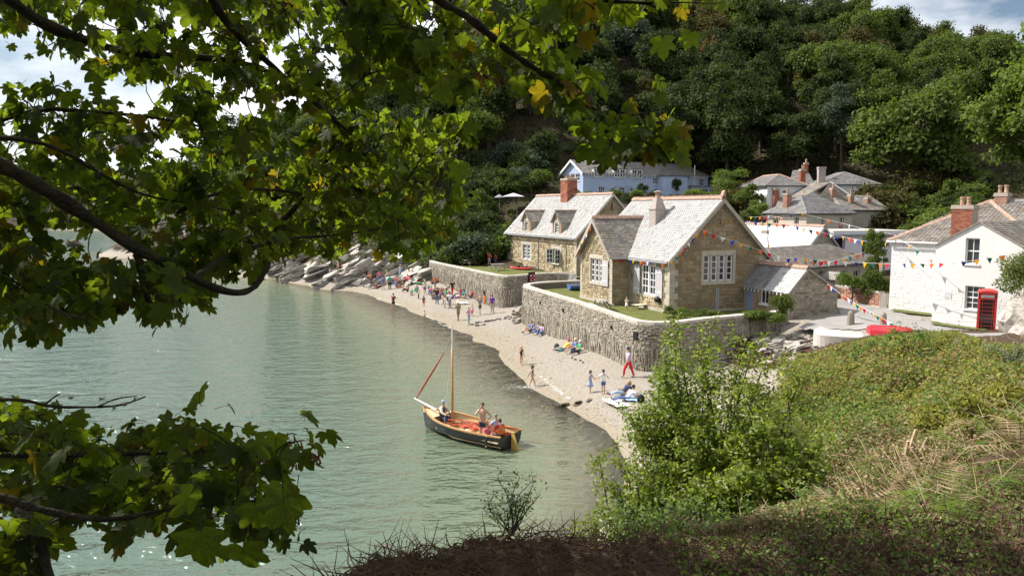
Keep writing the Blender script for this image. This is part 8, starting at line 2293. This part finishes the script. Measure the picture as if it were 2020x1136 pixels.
def kayak(loc, rz, label, L=3.0, mat='red_plastic', tilt=0):
    t = thing('kayak', label, 'kayak', loc, rz)
    n = 15; rows = []
    for i in range(n):
        u = i/(n-1)*2-1; b = .36*(1-abs(u)**2.4)+.01; zt = .26+.12*abs(u)**3; zb = .02+.14*abs(u)**3
        rows.append([(u*L/2,-b,zt-.07),(u*L/2,-b*.75,zb+.04),(u*L/2,0,zb),(u*L/2,b*.75,zb+.04),(u*L/2,b,zt-.07),(u*L/2,b*.55,zt),(u*L/2,0,zt-.03),(u*L/2,-b*.55,zt)])
    mb = MB()
    for i in range(n-1):
        for k in range(8): mb.poly([rows[i][k], rows[i+1][k], rows[i+1][(k+1)%8], rows[i][(k+1)%8]])
    mb.obj('hull', MT[mat], t, smooth=True)
    for x in (-.45, .55):
        s = MB().lathe([(.18,.20),(.24,.262),(.2,.28),(.16,.25)], (x,0,0), 12).obj('cockpit', MT['black_matt'], t); MB().obox((x+.2,-.17,.24), (.06,0,.26), (0,.34,0), (.03,0,0)).obj('seat_back', MT['black_matt'], t)
kayak(PZ(1017,526,3.44), R(-38), 'red kayak lying nearest the dormer cottage wall', 3.6); kayak(PZ(1027,532,3.44), R(-30), 'second red kayak in front on the upper lawn', 3.0)
def dinghy(loc, rz, label, mat, cover=None, L=3.2, rotx=0.0, wheels=False, inverted=False):
    t = thing('dinghy', label, 'dinghy', loc, rz)
    n = 11; rows = []; inv = -1 if inverted else 1
    for i in range(n):
        u = i/(n-1); b = .68*(.72+.28*math.sin(math.pi*u)) if u < .5 else .68*max(.02, 1-((u-.5)/.5)**2.4); zs = .46+.14*u*u
        rows.append([(u*L,-b,zs),(u*L,-b*.86,.2),(u*L,-b*.45,.04+.1*u**4),(u*L,0,.0+.12*u**4),(u*L,b*.45,.04+.1*u**4),(u*L,b*.86,.2),(u*L,b,zs)])
    if inverted: rows = [[(x,y,.62-z) for x,y,z in r] for r in rows]
    mb = MB()
    for i in range(n-1):
        for k in range(6): mb.poly([rows[i][k], rows[i+1][k], rows[i+1][k+1], rows[i][k+1]])
    mb.poly(rows[0])
    mb.obj('hull', MT[mat], t, smooth=False)
    if inverted: MB().tube([(.1,0,.63),(L*.6,0,.62),(L*.96,0,.52)], .035, 5).obj('keel', MT[mat], t)
    else:
        g = MB()
        for k in (0, 6): g.tube([r[k] for r in rows], .03, 5)
        g.obj('gunwale', MT['white_paint'], t)
        for x in (.8, 1.7): MB().box(x-.12,x+.12,-.55,.55,.32,.36).obj('thwart', MT['timber_grey'], t)
    if cover:
        c = MB()
        for i in range(n-1): 
            a, b = rows[i], rows[i+1]; ha, hb = .16*math.sin(math.pi*i/(n-1)), .16*math.sin(math.pi*(i+1)/(n-1))
            c.poly([a[0], b[0], (b[3][0],0,b[0][2]+hb), (a[3][0],0,a[0][2]+ha)]); c.poly([(a[3][0],0,a[0][2]+ha), (b[3][0],0,b[0][2]+hb), b[6], a[6]])
        c.obj('cover', MT['cloth_'+cover], t)
    if wheels:
        for y in (-.5, .5):
            w_ = MB()
            for k in range(12): pass
            prof = [(.10,-.06),(.19,-.07),(.22,-.03),(.22,.03),(.19,.07),(.10,.06)]
            V = [];
            m = MB().lathe(prof, n=14); m.v = [(1.0 + v[0], y + v[2], -.12 + v[1]) for v in m.v]
            wo = m.obj('wheel', MT['cloth_red'], t)
        MB().tube([(1.0,-.5,-.12),(1.0,.5,-.12)], .02, 5).tube([(1.0,0,-.1),(2.6,0,.05)], .025, 5).obj('trolley_frame', MT['grey_pipe'], t)
    return t
d_ = dinghy(PG(1000,596)+Vector((0,0,.3)), R(20), 'white dinghy with blue cover on a red-wheeled trolley by the wall', 'white_paint', 'blue', 3.6, wheels=True)
d_ = dinghy(PG(1010,590)+Vector((.8,2.2,.15)), R(35), 'white dinghy behind the trolley dinghy under the terrace wall', 'white_paint', 'lightblue', 3.4)
dinghy(PZ(1122,572,3.42), R(15), 'blue dinghy lying on the lawn behind the sea wall', 'cloth_blue', None, 2.6)
dinghy(PZ(1712,664,3.5)+Vector((0,.0,.02)), R(-12), 'bright red upturned dinghy on the slipway', 'red_plastic', None, 2.3, inverted=True)
def lifebuoy():
    d = ray(1046, 547); best = None
    for a, b in zip(W2[:-1], W2[1:]):
        u = b-a; den = d.x*u.y - d.y*u.x
        if abs(den) < 1e-9: continue
        t_ = (a.x*u.y - a.y*u.x)/den; s_ = (a.x*d.y - a.y*d.x)/den
        if 0 <= s_ <= 1 and t_ > 0 and (best is None or t_ < best[0]): best = (t_, u.normalized())
    p = Vector((0,0,CAMZ)) + d*best[0]; u = Vector((best[1].x, best[1].y, 0)).normalized(); nn = Vector((u.y,-u.x,0))
    if nn.y > 0: nn = -nn; 
    if u.cross(UP).dot(nn) < 0: u = -u
    c = p + nn*.22; rz = math.atan2(u.y, u.x)
    t = thing('lifebuoy_board', 'red and white lifebuoy on a dark board on the terrace wall', 'lifebuoy', (c.x, c.y, 0), rz); z = c.z
    MB().box(-.5,.5,.0,.05,z-.75,z+.55).obj('board', MT['black_matt'], t)
    ring = MB(); path = [(math.cos(a)*.33, -.07, z-.05+math.sin(a)*.33) for a in [2*math.pi*k/24 for k in range(25)]]
    MB().tube(path, .075, 8).obj('ring', MT['red_paint'], t, smooth=True)
    for k in range(4):
        a = math.pi/4 + k*math.pi/2
        MB().tube([(math.cos(a+e)*.33, -.07, z-.05+math.sin(a+e)*.33) for e in (-.16,-.05,.05,.16)], .08, 8).obj('white_band', MT['white_paint'], t, smooth=True)
    MB().obox((-.22,-.06,z-.15), (.44,0,.16), (0,.03,0), (0,0,.05)).obj('grab_line', MT['rope'], t)
lifebuoy()
def parasol(px, py, Y, label, r=1.5, col='white'):
    p = PY(px, py, Y); t = thing('parasol', label, 'parasol', (p.x, p.y, p.z-2.3))
    MB().tube([(0,0,-.4),(0,0,2.45)], .035, 6).obj('pole', MT['timber_grey'], t)
    c = MB(); n = 8
    for k in range(n):
        a, b = 2*math.pi*k/n, 2*math.pi*(k+1)/n
        c.poly([(0,0,2.45),(r*math.cos(a),r*math.sin(a),1.95),(r*math.cos(b),r*math.sin(b),1.95)])
    c.obj('canopy', MT['cloth_'+col], t)
parasol(1013, 383, 112, 'open white parasol in the garden above the bank', 1.6); parasol(985, 385, 113, 'smaller grey parasol left of the white one', .8, 'grey')
def picket_fence():
    a, b = PZ(1462,612,3.3)+Vector((.6,1.2,0)), PZ(1500,606,3.4)
    d = b-a; d.z = 0; L = d.length; d.normalize(); nn = Vector((d.y,-d.x,0))
    t = thing('picket_fence', 'weathered picket screen in front of the outhouse door', 'fence', (a.x,a.y,3.3))
    n = 12
    for i in range(n): MB().obox(d*(L*i/n), d*(L/n*.62), nn*.03, UP*1.25).obj('picket', MT['timber_grey'], t)
    for z in (.3, 1.1): MB().obox(UP*z - nn*.045, d*L, nn*.04, UP*.09).obj('rail', MT['timber_grey'], t)
    MB().obox(d*L, d*.12, nn*.12, UP*1.4).obj('post', MT['timber_grey'], t)
picket_fence()
def bollard(px, py, z, label, s=1.0):
    t = thing('stone_bollard', label, 'bollard', PZ(px, py, z)); MB().lathe([(.26*s,-.3),(.24*s,.5*s),(.20*s,.8*s),(.10*s,.95*s)], n=8).obj('shaft', MT['rubble_grey'], t)
bollard(1678, 640, 3.6, 'rough standing stone at the slipway corner', .9); bollard(1742, 641, 3.7, 'second stone bollard behind the red dinghy', .8)
# towels and beach bags
def towel(px, py, w_, l, rz, col, label, p=None):
    p = PG(px, py) if p is None else p
    t = MB(); n = 6
    for i in range(n):
        for j in range(n):
            f = lambda a, b: (-w_/2+w_*a/n, -l/2+l*b/n, .05+.03*math.sin(a*2.1+b*1.3))
            t.poly([f(i,j), f(i+1,j), f(i+1,j+1), f(i,j+1)])
    o = t.obj('towel', MT['cloth_'+col], label=label, cat='towel', group='towels on the beach', smooth=True); o['kind'] = 'thing'; o.location = p; o.rotation_euler = (0, 0, R(rz))
towel(1225, 795, 1.4, 1.7, 20, 'white', 'white blanket under the two reclining women')
towel(1250, 788, .8, .9, 50, 'lightblue', 'crumpled blue towel right of the reclining women')
towel(1106, 690, .8, 1.3, 30, 'teal', 'teal towel beside the lying person in yellow'); towel(830, 558, 1.2, 2.0, 30, 'green', 'green and white towel on the sloping slab'); towel(912, 598, 1.2, 1.6, 15, 'cream', 'cream towel spread on the middle of the beach')
towel(796, 564, 1.0, 1.5, 10, 'red', 'red towel in the slab group')
def bag(px, py, col, label, s=1.0):
    o = MB().lathe([(.12*s,0),(.2*s,.05*s),(.2*s,.25*s),(.12*s,.36*s),(.05*s,.4*s)], n=9).obj('beach_bag', MT['cloth_'+col], label=label, cat='bag', group='bags on the beach', smooth=True); o['kind'] = 'thing'; o.location = PG(px, py)
for px, py, c, l in ((1264,793,'black','small black bag right of the reclining women'),(1098,688,'darkgrey','dark bag left of the person in yellow'),(860,585,'navy','navy bag among the sitters left of the tall man'),(893,590,'blue','blue bag beside the red jacket'),(915,583,'teal','teal bag under the terrace wall'),(946,584,'yellow','yellow bag in the sitting group'),(812,562,'black','black bag in the slab group'),(740,564,'darkgrey','dark pushchair bag by the woman in orange'),(1104,655,'teal','turquoise cloth hung at the sea wall foot')): bag(px, py, c, l)
def pushchair():
    t = thing('pushchair', 'dark pushchair beside the woman in orange', 'pushchair', PG(738, 561))
    MB().prism([(-.3,-.22,.3),(.2,-.22,.3),(.35,-.22,.85),(.25,-.22,.9),(.08,-.22,.42),(-.3,-.22,.42)], (0,.44,0)).obj('seat', MT['cloth_black'], t); MB().tube([(-.3,0,.1),(.45,0,1.0)], .03, 5).obj('handle', MT['grey_pipe'], t)
    for x in (-.3, .3):
        for y in (-.25, .25):
            m = MB().lathe([(.06,-.02),(.13,-.03),(.13,.03),(.06,.02)], n=10); m.v = [(x+v[0], y+v[2], .13+v[1]) for v in m.v]; m.obj('wheel', MT['black_matt'], t)
pushchair()
# parked cars glimpsed behind the barn roof
def car(px, py, Y, rz, mat, label):
    p = PY(px, py, Y); t = thing('parked_car', label, 'car', p, rz, 'cars parked behind the barn')
    side = [(-2.0,.25),(-2.05,.7),(-1.2,.85),(-.7,1.35),(.9,1.4),(1.6,.9),(2.0,.8),(2.05,.3)]
    MB().prism([(x,-.8,z) for x,z in side], (0,1.6,0)).obj('body', MT[mat], t)
    MB().prism([(x,-.815,z) for x,z in ((-1.05,.9),(-.62,1.3),(.82,1.33),(1.35,.92))], (0,1.63,0)).obj('windows', MT['pane_glass'], t)
    for x in (-1.25,1.25):
        for y in (-.75,.6):
            m = MB().lathe([(.15,0),(.31,0),(.33,.05),(.33,.17),(.15,.18)], n=12); m.v = [(x+v[0], y+v[2], .32+v[1]) for v in m.v]; m.obj('wheel', MT['black_matt'], t)
car(1484, 441, 92, R(15), 'cloth_darkgrey', 'dark grey car parked in the lane behind the gable')
bpy.data.scenes.remove(TMP)
